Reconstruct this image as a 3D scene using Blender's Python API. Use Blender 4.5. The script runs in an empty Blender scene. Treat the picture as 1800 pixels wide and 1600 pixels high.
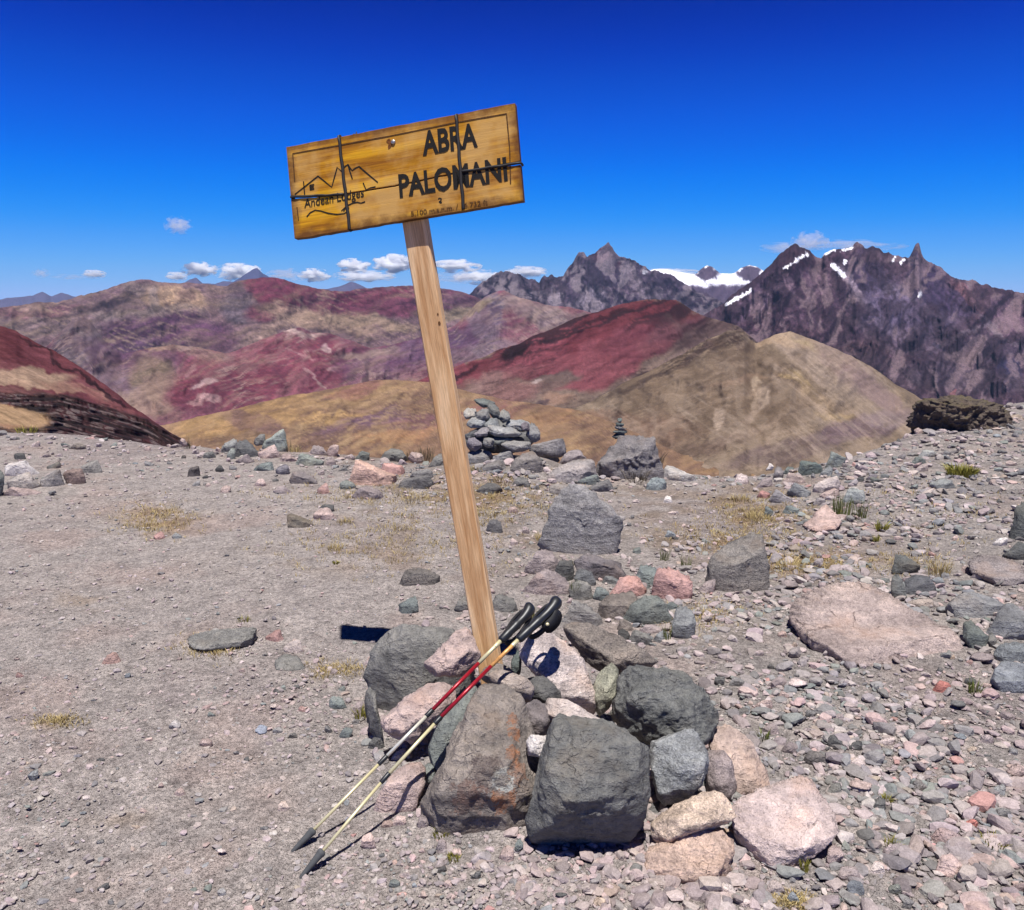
import bpy, bmesh, math, random
import numpy as np
from mathutils import Vector, Matrix

S = bpy.context.scene
COL = S.collection
R = math.radians

# ---------------------------------------------------------------- camera
EYE = np.array([0.0, 0.0, 1.6])
FPX = 1450.0                       # focal length in pixels of the 1800 px wide photograph
PITCH = math.atan(280.0 / FPX)
cam_data = bpy.data.cameras.new('camera')
cam = bpy.data.objects.new('camera', cam_data)
COL.objects.link(cam)
cam.location = EYE
cam.rotation_euler = (math.pi / 2 - PITCH, 0, 0)
cam_data.sensor_fit = 'HORIZONTAL'
cam_data.sensor_width = 36.0
cam_data.lens = 36.0 * FPX / 1800.0
cam_data.clip_start = 0.05
cam_data.clip_end = 90000.0
S.camera = cam

# ---------------------------------------------------------------- sky
SUN_TRAVEL = Vector((-0.005, 0.285, -1.0)).normalized()
sun_el = math.asin(-SUN_TRAVEL.z)
sun_az = math.atan2(-SUN_TRAVEL.x, -SUN_TRAVEL.y)      # clockwise from +Y
world = bpy.data.worlds.new('World')
S.world = world
world.use_nodes = True
nt = world.node_tree
nt.nodes.clear()
wo = nt.nodes.new('ShaderNodeOutputWorld')
bg = nt.nodes.new('ShaderNodeBackground')
sky = nt.nodes.new('ShaderNodeTexSky')
sky.sky_type = 'NISHITA'
sky.sun_disc = False
sky.sun_elevation = sun_el
sky.sun_rotation = sun_az
sky.altitude = 5100.0
sky.air_density = 1.0
sky.dust_density = 0.4
sky.ozone_density = 4.0
pre = nt.nodes.new('ShaderNodeVectorMath'); pre.operation = 'SCALE'; pre.inputs['Scale'].default_value = 0.05
post = nt.nodes.new('ShaderNodeVectorMath'); post.operation = 'SCALE'; post.inputs['Scale'].default_value = 7.4
crv = nt.nodes.new('ShaderNodeRGBCurve')                # the deep, saturated blue of the thin air at this height
def _curve(c, pts):
    for i, (x, y) in enumerate(pts):
        if i == 0 or i == len(pts) - 1:
            q = c.points[0 if i == 0 else len(c.points) - 1]; q.location = (x, y)
        else:
            c.points.new(x, y)
_curve(crv.mapping.curves[0], [(0, 0), (0.055, 0.0), (0.09, 0.002), (0.146, 0.075), (0.23, 0.20), (0.315, 0.32), (1, 1)])
_curve(crv.mapping.curves[1], [(0, 0), (0.04, 0.003), (0.06, 0.012), (0.074, 0.026), (0.096, 0.075), (0.12, 0.13), (0.16, 0.225), (0.24, 0.36), (0.33, 0.47), (0.39, 0.51), (1, 1)])
_curve(crv.mapping.curves[2], [(0, 0), (0.05, 0.010), (0.10, 0.035), (0.132, 0.15), (0.153, 0.36), (0.192, 0.62), (0.235, 0.81), (0.288, 0.92), (0.366, 0.94), (0.405, 0.90), (1, 1)])
crv.mapping.update()
nt.links.new(sky.outputs[0], pre.inputs[0])
nt.links.new(pre.outputs[0], crv.inputs['Color'])
nt.links.new(crv.outputs[0], post.inputs[0])
nt.links.new(post.outputs[0], bg.inputs['Color'])
nt.links.new(bg.outputs[0], wo.inputs['Surface'])
bg.inputs['Strength'].default_value = 0.10

# ---------------------------------------------------------------- sun
sl = bpy.data.lights.new('sun', 'SUN')
sl.energy = 5.0
sl.angle = R(0.53)
sl.color = (1.0, 0.97, 0.93)
sun = bpy.data.objects.new('sun', sl)
COL.objects.link(sun)
sun.rotation_euler = SUN_TRAVEL.to_track_quat('-Z', 'Y').to_euler()
sun.location = (0, 0, 30)

S.view_settings.view_transform = 'Standard'
S.view_settings.look = 'None'
S.view_settings.exposure = 0.45
S.view_settings.gamma = 1.0
S.view_settings.use_curve_mapping = False
S.render.engine = 'CYCLES'
S.cycles.max_bounces = 12
S.cycles.diffuse_bounces = 4
S.cycles.volume_bounces = 10
S.cycles.use_denoising = True

# ---------------------------------------------------------------- picture <-> place
CP, SP = math.cos(PITCH), math.sin(PITCH)

def rays(px, py):
    px = np.asarray(px, float); py = np.asarray(py, float)
    a = (px - 900.0) / FPX
    b = (800.0 - py) / FPX
    return np.stack([a, CP + SP * b, -SP + CP * b], -1)

def at(px, py, Y):
    """Point seen at (px,py) that lies Y metres ahead of the camera."""
    d = rays(px, py)
    return EYE + d * (np.asarray(Y, float) / d[..., 1])[..., None]

def proj(p):
    q = np.asarray(p, float) - EYE
    f = q[..., 1] * CP - q[..., 2] * SP
    u = q[..., 1] * SP + q[..., 2] * CP
    f = np.maximum(f, 1e-3)
    return 900 + FPX * q[..., 0] / f, 800 - FPX * u / f

# ---------------------------------------------------------------- noise
def _h(ix, iy, iz, seed):
    n = (ix.astype(np.int64) * 374761393 + iy.astype(np.int64) * 668265263 + iz.astype(np.int64) * 2147483647 + seed * 974634777) & 0xffffffff
    n = ((n ^ (n >> 13)) * 1274126177) & 0xffffffff
    n = ((n ^ (n >> 15)) * 2246822519) & 0xffffffff
    n = n ^ (n >> 14)
    return n

_G = np.array([[1,1,0],[-1,1,0],[1,-1,0],[-1,-1,0],[1,0,1],[-1,0,1],[1,0,-1],[-1,0,-1],[0,1,1],[0,-1,1],[0,1,-1],[0,-1,-1],[1,1,0],[-1,1,0],[0,-1,1],[0,-1,-1]], float)

def noise(p, seed=0):
    p = np.asarray(p, float)
    if p.shape[-1] == 2:
        p = np.concatenate([p, np.full(p.shape[:-1] + (1,), 0.37)], -1)
    i = np.floor(p).astype(np.int64)
    f = p - i
    w = f * f * f * (f * (f * 6 - 15) + 10)
    out = 0
    for dx in (0, 1):
        wx = w[..., 0] if dx else 1 - w[..., 0]
        for dy in (0, 1):
            wy = w[..., 1] if dy else 1 - w[..., 1]
            for dz in (0, 1):
                wz = w[..., 2] if dz else 1 - w[..., 2]
                g = _G[_h(i[..., 0] + dx, i[..., 1] + dy, i[..., 2] + dz, seed) & 15]
                d = g[..., 0] * (f[..., 0] - dx) + g[..., 1] * (f[..., 1] - dy) + g[..., 2] * (f[..., 2] - dz)
                out = out + d * wx * wy * wz
    return out

def fbm(p, octaves=4, gain=0.5, lac=2.03, seed=0):
    p = np.asarray(p, float); a = 1.0; o = 0
    for k in range(octaves):
        o = o + a * noise(p * lac ** k + 17.3 * k, seed + k * 7)
        a *= gain
    return o

def ridged(p, octaves=4, gain=0.5, lac=2.1, seed=0):
    p = np.asarray(p, float); a = 1.0; o = 0; wgt = 1.0
    for k in range(octaves):
        n = 1 - np.abs(noise(p * lac ** k + 11.1 * k, seed + k * 5)) * 1.6
        n = n * n * wgt
        wgt = np.clip(n * 1.6, 0, 1)
        o = o + a * n
        a *= gain
    return o

def sstep(a, b, x):
    t = np.clip((x - a) / (b - a), 0, 1)
    return t * t * (3 - 2 * t)

def lin(c):
    c = np.asarray(c, float) / 255.0
    return np.where(c <= 0.04045, c / 12.92, ((c + 0.055) / 1.055) ** 2.4)

# ---------------------------------------------------------------- objects
def tag(o, label=None, cat=None, group=None, kind=None):
    if label: o['label'] = label
    if cat: o['category'] = cat
    if group: o['group'] = group
    if kind: o['kind'] = kind
    return o

def empty(name, loc, label=None, cat=None, group=None):
    o = bpy.data.objects.new(name, None)
    o.empty_display_size = 0.1
    COL.objects.link(o)
    o.location = [float(v) for v in loc]
    return tag(o, label, cat, group)

def mesh_obj(name, verts, faces, mat=None, parent=None, origin=None, smooth=True, colors=None):
    """One mesh object; verts are world positions, the object's origin is put at `origin`."""
    verts = np.asarray(verts, float)
    if origin is None:
        origin = np.zeros(3)
    origin = np.asarray(origin, float)
    me = bpy.data.meshes.new(name)
    v = (verts - origin).astype(np.float32)
    me.vertices.add(len(v))
    me.vertices.foreach_set('co', v.ravel())
    if isinstance(faces, np.ndarray):
        n, k = faces.shape
        me.loops.add(n * k)
        me.loops.foreach_set('vertex_index', faces.astype(np.int32).ravel())
        me.polygons.add(n)
        me.polygons.foreach_set('loop_start', np.arange(0, n * k, k, dtype=np.int32))
        me.polygons.foreach_set('loop_total', np.full(n, k, np.int32))
    else:
        me.clear_geometry()
        me.from_pydata([tuple(x) for x in v.tolist()], [], faces)
    me.update(calc_edges=True)
    me.validate()
    me.polygons.foreach_set('use_smooth', np.full(len(me.polygons), bool(smooth)))
    if colors is not None:
        ca = me.color_attributes.new('tint', 'FLOAT_COLOR', 'POINT')
        c4 = np.ones((len(v), 4), np.float32)
        c4[:, :colors.shape[1]] = colors
        ca.data.foreach_set('color', c4.ravel())
    if mat: me.materials.append(mat)
    o = bpy.data.objects.new(name, me)
    COL.objects.link(o)
    o.location = [float(x) for x in origin]
    if parent is not None:
        o.parent = parent
        o.location = [float(x) for x in (origin - np.array(parent.location))]
    return o

def grid_faces(nu, nv):
    i = np.arange(nu * nv).reshape(nu, nv)
    return np.stack([i[:-1, :-1], i[1:, :-1], i[1:, 1:], i[:-1, 1:]], -1).reshape(-1, 4)

# ---------------------------------------------------------------- shader helper
class NT:
    def __init__(self, name):
        self.m = bpy.data.materials.new(name)
        self.m.use_nodes = True
        self.t = self.m.node_tree
        self.t.nodes.clear()
        self.out = self.n('ShaderNodeOutputMaterial')
        self.b = self.n('ShaderNodeBsdfPrincipled')
        self.b.inputs['Specular IOR Level'].default_value = 0.2
        self.b.inputs['Roughness'].default_value = 0.9
        self.l(self.b.outputs[0], self.out.inputs[0])
    def n(self, typ, **kw):
        x = self.t.nodes.new(typ)
        for k, v in kw.items():
            if hasattr(x, k): setattr(x, k, v)
            else: x.inputs[k].default_value = v
        return x
    def l(self, a, b): self.t.links.new(a, b)
    def noise(self, vec, scale, detail=4, rough=0.55, dist=0.0):
        x = self.n('ShaderNodeTexNoise')
        x.inputs['Scale'].default_value = scale
        x.inputs['Detail'].default_value = detail
        x.inputs['Roughness'].default_value = rough
        x.inputs['Distortion'].default_value = dist
        if vec is not None: self.l(vec, x.inputs['Vector'])
        return x.outputs['Fac']
    def ramp(self, fac, stops, interp='LINEAR'):
        x = self.n('ShaderNodeValToRGB')
        x.color_ramp.interpolation = interp
        el = x.color_ramp.elements
        while len(el) < len(stops): el.new(0.5)
        for e, (p, c) in zip(el, stops):
            e.position = p
            e.color = tuple(c) + (1,) if len(c) == 3 else c
        self.l(fac, x.inputs[0])
        return x.outputs[0]
    def rng(self, v, a, b, c, d, clamp=True):
        x = self.n('ShaderNodeMapRange'); x.clamp = clamp
        for i, q in enumerate((a, b, c, d)): x.inputs[i + 1].default_value = q
        self.l(v, x.inputs[0])
        return x.outputs[0]
    def math(self, op, a, b=None):
        x = self.n('ShaderNodeMath', operation=op)
        for i, q in enumerate((a, b)):
            if q is None: continue
            if isinstance(q, (int, float)): x.inputs[i].default_value = q
            else: self.l(q, x.inputs[i])
        return x.outputs[0]
    def mix(self, fac, a, b, blend='MIX'):
        x = self.n('ShaderNodeMix', data_type='RGBA', blend_type=blend)
        for s, q in ((x.inputs[0], fac), (x.inputs[6], a), (x.inputs[7], b)):
            if isinstance(q, (int, float)): s.default_value = q
            elif isinstance(q, tuple): s.default_value = q if len(q) == 4 else q + (1,)
            else: self.l(q, s)
        return x.outputs[2]
    def bump(self, h, strength, dist, prev=None):
        x = self.n('ShaderNodeBump')
        x.inputs['Strength'].default_value = strength
        x.inputs['Distance'].default_value = dist
        self.l(h, x.inputs['Height'])
        if prev is not None: self.l(prev, x.inputs['Normal'])
        return x.outputs[0]
    def mapping(self, vec, scale=(1, 1, 1), rot=(0, 0, 0)):
        x = self.n('ShaderNodeMapping')
        x.inputs['Scale'].default_value = scale
        x.inputs['Rotation'].default_value = rot
        self.l(vec, x.inputs[0])
        return x.outputs[0]
    def obj(self): return self.n('ShaderNodeTexCoord').outputs['Object']

def plain_mat(name, col, rough=0.7, spec=0.3, metal=0.0, var=0.12, scale=40, bump=0.0):
    m = NT(name)
    n = m.noise(m.obj(), scale, 4)
    c = m.mix(1.0, tuple(col), m.ramp(n, [(0.3, (1 - var,) * 3), (0.7, (1 + var,) * 3)]), 'MULTIPLY')
    m.l(c, m.b.inputs['Base Color'])
    m.b.inputs['Roughness'].default_value = rough
    m.b.inputs['Specular IOR Level'].default_value = spec
    m.b.inputs['Metallic'].default_value = metal
    if bump: m.l(m.bump(n, bump, 0.002), m.b.inputs['Normal'])
    return m.m
# ================================================================ ground of the pass
_rim = np.array([(-900, 752), (0, 752), (100, 752), (200, 764), (300, 773), (400, 783), (500, 787), (600, 793), (700, 796), (800, 802),
                 (900, 812), (1000, 822), (1100, 822), (1180, 826), (1250, 829), (1330, 829), (1420, 812), (1500, 792), (1580, 762), (1650, 735),
                 (1710, 712), (1800, 702), (2200, 692)], float)

def bank(x, y):
    return 0.08 * np.maximum(0, x - 1.5) * sstep(1.5, 4.0, y)

def _solve_rim():
    d = rays(_rim[:, 0], _rim[:, 1])
    Y = np.full(len(d), 8.0)
    for _ in range(40):
        x = d[:, 0] / d[:, 1] * Y
        Y = (EYE[2] - bank(x, Y)) / (-d[:, 2] / d[:, 1])
        Y = np.clip(Y, 3, 14)
    return d[:, 0] / d[:, 1], Y
RIM_T, RIM_Y = _solve_rim()

def ground(x, y, fine=True):
    x = np.asarray(x, float); y = np.asarray(y, float)
    p = np.stack([x, y], -1)
    z = 0.030 * noise(p * 0.7, 3) + 0.014 * noise(p * 1.9, 4)
    z = z + bank(x, y)
    z = z + 0.10 * np.exp(-(((x - 0.10) / 0.42) ** 2 + ((y - 2.72) / 0.42) ** 2))
    z = z + 0.17 * np.exp(-(((x - 0.02) / 0.60) ** 2 + ((y - 7.45) / 0.5) ** 2)) + 0.10 * np.exp(-(((x - 1.12) / 0.35) ** 2 + ((y - 7.5) / 0.4) ** 2))
    if fine:
        z = z + 0.006 * noise(p * 6.0, 5) + 0.0035 * fbm(p * 17.0, 3, seed=6)
    d = y - np.interp(x / np.maximum(y, 0.3), RIM_T, RIM_Y) - 0.22 * noise(p * 0.9, 8) - 0.16 * noise(p * 3.1, 12) - 0.42
    sp = np.where(d > 6, d, np.log1p(np.exp(np.clip(d * 3, -30, 18))) / 3)
    return z - 0.75 * sp

def gpt(px, py, lift=0.0):
    """Point of the ground seen at (px,py)."""
    d = rays(px, py)
    Y = 5.0 * np.ones(np.shape(px))
    lo = 0.8 * np.ones(np.shape(px))
    hi = np.interp(d[..., 0] / d[..., 1], RIM_T, RIM_Y) + 0.55
    for _ in range(19):
        Y = (lo + hi) / 2
        z = EYE[2] + d[..., 2] / d[..., 1] * Y
        above = z > ground(d[..., 0] / d[..., 1] * Y, Y, False) + lift
        lo = np.where(above, Y, lo); hi = np.where(above, hi, Y)
    return at(px, py, Y)

# where the worn dirt of the path lies (1) and where the broken scree lies (0)
def path_mask(px, py):
    edge = np.interp(py, [700, 800, 860, 900, 980, 1060, 1120, 1200, 1350, 1500, 1600, 1800], [380, 470, 640, 800, 820, 760, 640, 560, 600, 780, 900, 1000])
    a = 1 - sstep(-90, 110, px - edge)
    b = np.exp(-(((px - 1200) / 170) ** 2 + ((py - 880) / 55) ** 2))
    return np.clip(a + b, 0, 1)

def build_ground():
    az = np.concatenate([np.linspace(-3.2, -0.78, 60, endpoint=False), np.linspace(-0.78, 0.78, 400, endpoint=False), np.linspace(0.78, 3.2, 60)])          # tangent of the bearing
    rr = np.concatenate([np.geomspace(0.35, 1.6, 16, endpoint=False), np.geomspace(1.6, 12.5, 300), np.geomspace(12.9, 260, 36)])
    T, Yg = np.meshgrid(az, rr, indexing='ij')
    X = T * Yg
    Z = ground(X, Yg)
    Z = np.maximum(Z, -90 - 0.2 * Yg)
    P = np.stack([X, Yg, Z], -1).reshape(-1, 3)
    px, py = proj(P)
    pm = path_mask(px, py)
    w = fbm(P[:, :2] * 1.6, 4, seed=21)
    w2 = fbm(P[:, :2] * 5.0, 4, seed=22)
    w3 = fbm(P[:, :2] * 0.55, 3, seed=23)
    dust = np.array([0.385, 0.352, 0.335]); mauve = np.array([0.330, 0.290, 0.284]); rosy = np.array([0.405, 0.335, 0.310]); brown = np.array([0.25, 0.205, 0.165]); grey = np.array([0.25, 0.24, 0.236])
    c = dust[None] * np.ones((len(P), 1))
    c = c + (rosy - c) * (0.75 * sstep(0.0, 0.6, w))[:, None]
    c = c + (mauve - c) * (0.8 * sstep(0.05, 0.6, -w3 + 0.4 * w2))[:, None]
    c = c + (grey - c) * (0.55 * (1 - pm) * sstep(-0.5, 0.5, w2))[:, None]
    # dry soil with dead grass between the stones in the middle distance
    mid = np.exp(-((py - 905) / 75) ** 2) * sstep(520, 760, px) * (1 - sstep(1340, 1560, px)) * sstep(-0.25, 0.45, w + 0.5 * w2)
    c = c + (brown - c) * (0.75 * mid)[:, None]
    ochre = np.array([0.30, 0.20, 0.105])
    def blob(x0, y0, rx, ry, k):
        return k * np.exp(-(((px - x0) / rx) ** 2 + ((py - y0) / ry) ** 2)) * sstep(-0.35, 0.5, w2 + 0.6 * w)
    o = np.zeros(len(P))
    for b in ((275, 915, 70, 30, .8), (370, 1140, 45, 22, .8), (590, 1180, 50, 22, .5), (700, 985, 260, 30, .3), (850, 880, 180, 40, .55), (1330, 905, 90, 40, .6), (1290, 945, 120, 25, .7),
              (1230, 1080, 90, 40, .45), (1400, 990, 130, 25, .7), (100, 1270, 45, 14, .5), (150, 1055, 60, 20, .35), (1600, 990, 80, 30, .4), (1390, 1590, 40, 16, .8), (210, 1440, 80, 20, .3), (560, 800, 200, 16, .35)):
        o = np.maximum(o, blob(*b))
    c = c + (ochre - c) * np.clip(o, 0, 0.9)[:, None]
    far = sstep(12.5, 30, P[:, 1])
    c = c + (np.array([0.17, 0.14, 0.11]) - c) * far[:, None]
    c = c * 0.85 * np.array([1.0, 0.985, 0.98])
    m = NT('trodden_gravel')
    v = m.obj()
    a = m.n('ShaderNodeVertexColor', layer_name='tint').outputs[0]
    n1 = m.noise(v, 38, 6, 0.7)
    n2 = m.noise(v, 190, 3, 0.7)
    n3 = m.noise(v, 7, 5, 0.65)
    vo = m.n('ShaderNodeTexVoronoi', feature='F1'); vo.inputs['Scale'].default_value = 85; m.l(v, vo.inputs['Vector'])
    vo2 = m.n('ShaderNodeTexVoronoi', feature='F1'); vo2.inputs['Scale'].default_value = 210; m.l(v, vo2.inputs['Vector'])
    c1 = m.mix(1.0, a, m.ramp(n1, [(0.28, (0.50, 0.48, 0.48)), (0.5, (1, 1, 1)), (0.72, (1.36, 1.35, 1.34))]), 'MULTIPLY')
    c2 = m.mix(1.0, c1, m.ramp(n3, [(0.3, (0.74, 0.73, 0.73)), (0.7, (1.22, 1.20, 1.18))]), 'MULTIPLY')
    c3 = m.mix(0.55, c2, m.ramp(vo.outputs['Color'], [(0.0, (0.6, 0.6, 0.6)), (0.55, (1.0, 0.98, 0.97)), (1.0, (1.45, 1.4, 1.38))]), 'MULTIPLY')
    c4 = m.mix(1.0, c3, m.ramp(n2, [(0.3, (0.75,) * 3), (0.7, (1.22,) * 3)]), 'MULTIPLY')
    m.l(c4, m.b.inputs['Base Color'])
    b1 = m.bump(n3, 0.6, 0.04)
    b2 = m.bump(n1, 0.9, 0.014, b1)
    b3 = m.bump(m.math('MULTIPLY', vo.outputs['Distance'], -1.0), 0.8, 0.008, b2)
    b4 = m.bump(m.math('MULTIPLY', vo2.outputs['Distance'], -1.0), 0.8, 0.005, b3)
    m.l(b4, m.b.inputs['Normal'])
    m.b.inputs['Specular IOR Level'].default_value = 0.1
    o = mesh_obj('ground', P, grid_faces(len(az), len(rr)), m.m, colors=c)
    return tag(o, 'stony grey and mauve ground of the mountain pass', kind='structure')
build_ground()

# ================================================================ mountains
def mountain_mat(name, k, rock=0.5, bump_px=1.0):
    """k: metres that one photo pixel spans on this mountain."""
    m = NT(name)
    v = m.obj()
    a = m.n('ShaderNodeVertexColor', layer_name='tint').outputs[0]
    n1 = m.noise(v, 1 / (k * 22), 6, 0.65)
    n2 = m.noise(v, 1 / (k * 6), 4, 0.7)
    c = m.mix(rock, a, m.ramp(n1, [(0.3, (0.6, 0.6, 0.62)), (0.5, (1, 1, 1)), (0.7, (1.32, 1.3, 1.28))]), 'MULTIPLY')
    c = m.mix(rock, c, m.ramp(n2, [(0.3, (0.66, 0.66, 0.66)), (0.7, (1.3, 1.3, 1.3))]), 'MULTIPLY')
    n3 = m.noise(v, 1 / (k * 2.4), 3, 0.75)
    c = m.mix(min(1.0, rock * 1.5), c, m.ramp(n3, [(0.34, (0.62, 0.62, 0.63)), (0.5, (1, 1, 1)), (0.66, (1.36, 1.35, 1.33))]), 'MULTIPLY')
    m.l(c, m.b.inputs['Base Color'])
    b = m.bump(n1, 0.6 * rock, k * 8 * bump_px)
    b = m.bump(n2, 0.8 * rock, k * 2.8 * bump_px, b)
    b = m.bump(n3, 0.6 * rock, k * 1.2 * bump_px, b)
    m.l(b, m.b.inputs['Normal'])
    m.b.inputs['Specular IOR Level'].default_value = 0.05
    m.b.inputs['Roughness'].default_value = 1.0
    return m.m

def paint(px, py, strokes, c, seed, warp=14.0):
    """Lay the mountain's bands and patches of earth over its base colour."""
    q = np.stack([px, py], -1)
    wx = warp * fbm(q / 70.0, 5, 0.6, seed=seed + 50)
    wy = warp * 0.8 * fbm(q / 55.0, 5, 0.6, seed=seed + 60)
    for (x0, y0, rx, ry, ang, col, k, soft) in strokes:
        ca, sa = math.cos(R(ang)), math.sin(R(ang))
        dx, dy = px + wx - x0, py + wy - y0
        e = np.sqrt(((dx * ca + dy * sa) / rx) ** 2 + ((-dx * sa + dy * ca) / ry) ** 2)
        f = k * (1 - sstep(1 - 0.6 * soft, 1 + 0.6 * soft, e))
        c += (lin(col) * ALB - c) * f[:, None]
    return c

def streaks(px, py, ang, lx, ly, seed, octaves=4):
    ca, sa = math.cos(R(ang)), math.sin(R(ang))
    w = 14 * fbm(np.stack([px, py], -1) / 75.0, 3, seed=seed + 31)
    px, py = px + w, py + 0.9 * w
    q = np.stack([(px * ca + py * sa) / lx, (-px * sa + py * ca) / ly], -1)
    return fbm(q, octaves, 0.6, seed=seed)

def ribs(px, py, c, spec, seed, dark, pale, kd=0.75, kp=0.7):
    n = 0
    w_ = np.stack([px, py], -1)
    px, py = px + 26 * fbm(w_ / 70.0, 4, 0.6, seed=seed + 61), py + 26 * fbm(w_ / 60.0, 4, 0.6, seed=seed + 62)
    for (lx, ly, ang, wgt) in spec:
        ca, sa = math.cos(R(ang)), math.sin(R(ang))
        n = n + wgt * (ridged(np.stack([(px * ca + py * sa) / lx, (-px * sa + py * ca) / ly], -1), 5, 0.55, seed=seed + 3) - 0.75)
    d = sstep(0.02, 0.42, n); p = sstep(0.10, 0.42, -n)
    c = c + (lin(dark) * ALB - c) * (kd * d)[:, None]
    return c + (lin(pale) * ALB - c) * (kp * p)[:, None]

ALB = 0.53
SAT = 0.90
def mountain(name, label, crest, base, Rc, Rb, nx, ny, color, strokes, seed, gullies=(), crest_rough=1.5, rock=0.5, back=0.5,
             streak=(), x_range=(-700, 2500), relief=None, bump_px=1.0, shade_pow=1.0, after=None, steep=0.3, sat=None, veins=()):
    crest = np.array(crest, float); base = np.array(base, float)
    i0, i1 = max(x_range[0], -60), min(x_range[1], 1860)
    side = max(6, nx // 14)
    x = np.concatenate([np.linspace(x_range[0], i0, side, endpoint=False) if i0 > x_range[0] else np.zeros(0),
                        np.linspace(i0, i1, nx - 2 * side, endpoint=False), np.linspace(i1, x_range[1], side) if x_range[1] > i1 else np.array([float(i1)])])
    nx = len(x)
    yc = np.interp(x, crest[:, 0], crest[:, 1])
    yb = np.interp(x, base[:, 0], base[:, 1])
    q = x / 9.0
    yc = yc - crest_rough * fbm(np.stack([x / 26.0, 0 * x], -1), 5, 0.62, seed=seed)
    yb = np.maximum(yb, yc + 6)
    t = np.linspace(0, 1, ny)
    px = np.repeat(x[:, None], ny, 1)
    py = yc[:, None] + (yb - yc)[:, None] * t[None]
    RC = np.broadcast_to(np.interp(x, *np.array(Rc, float).T) if np.ndim(Rc) else np.full(nx, float(Rc)), (nx,))
    RB = np.broadcast_to(np.interp(x, *np.array(Rb, float).T) if np.ndim(Rb) else np.full(nx, float(Rb)), (nx,))
    Rm = RC[:, None] + (RB - RC)[:, None] * (t[None] ** shade_pow)
    per = (RC - RB)[:, None] / np.maximum(yb - yc, 20)[:, None]       # metres of range per pixel
    env = sstep(0.0, 0.06, t)[None]
    for (kind, lx, ly, ang, k, oc) in gullies:
        ca, sa = math.cos(R(ang)), math.sin(R(ang))
        u, v = (px * ca + py * sa) / lx, (-px * sa + py * ca) / ly
        qq = np.stack([u, v], -1)
        if kind == 'ridge':
            n = ridged(qq, oc, 0.55, seed=seed + 3) - 0.6
        else:
            n = fbm(qq, oc, 0.55, seed=seed + 9)
        Rm = Rm - per * min(lx, ly) / 3.0 * k * n * env
    if relief is not None:
        Rm = Rm - per * relief(px, py)
    # no overhangs: the slope may steepen to a cliff but never lean out over itself
    A = Rm + steep * per * py
    Rm = np.minimum.accumulate(A, axis=1) - steep * per * py
    P = at(px.ravel(), py.ravel(), Rm.ravel()).reshape(nx, ny, 3)
    # the far side, falling away behind the crest
    hd = rays(x, yc); hd = hd[:, :2] / np.linalg.norm(hd[:, :2], axis=1)[:, None]
    rows = []
    for s in (1.0, 0.55, 0.2, 0.06, 0.015):
        dd = back * (RC - RB) * s * 1.4
        rows.append(np.concatenate([P[:, 0, :2] + hd * dd[:, None], (P[:, 0, 2] - 0.55 * dd)[:, None]], 1)[:, None])
    V = np.concatenate(rows + [P], 1)
    px2 = np.concatenate([px[:, :1]] * 5 + [px], 1).ravel(); py2 = np.concatenate([py[:, :1]] * 5 + [py], 1).ravel()
    c = np.ones((px2.size, 1)) * (lin(color) * ALB)[None]
    c = paint(px2, py2, strokes, c, seed)
    for (ang, lx, ly, amp, tint) in streak:
        s = streaks(px2, py2, ang, lx, ly, seed + int(abs(ang)) + 70)
        f = np.clip(s * amp, -0.8, 0.8)
        if tint is None:
            c = c * (1 + f)[:, None]
        else:
            c = c + (lin(tint) * ALB - c) * np.clip(f, 0, 0.8)[:, None]
    for (ang, lx, ly, k, tint) in veins:
        ca, sa = math.cos(R(ang)), math.sin(R(ang))
        w_ = 10 * fbm(np.stack([px2, py2], -1) / 60.0, 3, seed=seed + 5)
        u_, v_ = ((px2 + w_) * ca + (py2 + 0.6 * w_) * sa) / lx, (-(px2 + w_) * sa + (py2 + 0.6 * w_) * ca) / ly
        rn = ridged(np.stack([u_, v_], -1), 3, 0.6, seed=seed + 15)
        f = k * sstep(0.95, 1.35, rn) * sstep(-0.3, 0.3, fbm(np.stack([px2, py2], -1) / 80.0, 2, seed=seed + 25))
        c = c + ((lin(tint) * ALB if tint is not None else c * 0.5) - c) * f[:, None]
    if after is not None:
        c = after(px2, py2, c)
    lum = (c @ np.array([0.3, 0.55, 0.15]))[:, None]
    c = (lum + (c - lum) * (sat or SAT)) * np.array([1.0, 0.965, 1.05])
    c = np.clip(c, 0.008, 0.85)
    V = V.reshape(-1, 3)
    k = float(np.mean(RC)) / FPX
    org = V.mean(0)
    o = mesh_obj(name, V, grid_faces(nx, ny + 5), mountain_mat(name + '_earth', k, rock, bump_px), origin=org, colors=c)
    return tag(o, label, kind='structure')

RED, DRED, PUR, TAN, KHA, GRY, DRK, PALE, PINK = (128, 58, 68), (92, 42, 54), (100, 68, 92), (176, 146, 112), (150, 124, 84), (132, 118, 124), (46, 38, 44), (205, 178, 164), (150, 78, 92)

# ---- far blue ranges on the horizon
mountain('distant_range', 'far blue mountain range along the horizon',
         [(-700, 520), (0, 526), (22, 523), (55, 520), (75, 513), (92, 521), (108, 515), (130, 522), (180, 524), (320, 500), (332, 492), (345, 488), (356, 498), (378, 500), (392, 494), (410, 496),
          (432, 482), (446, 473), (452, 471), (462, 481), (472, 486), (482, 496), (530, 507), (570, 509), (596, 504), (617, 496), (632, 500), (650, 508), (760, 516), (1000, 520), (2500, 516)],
         [(-700, 600), (2500, 600)], 12600, 10500, 700, 24, (108, 104, 132), [(452, 485, 40, 18, 0, (92, 96, 132), .8, .5)], 1, gullies=(('ridge', 24, 40, 0, 0.5, 3),), crest_rough=1.6, rock=0.3)

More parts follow.
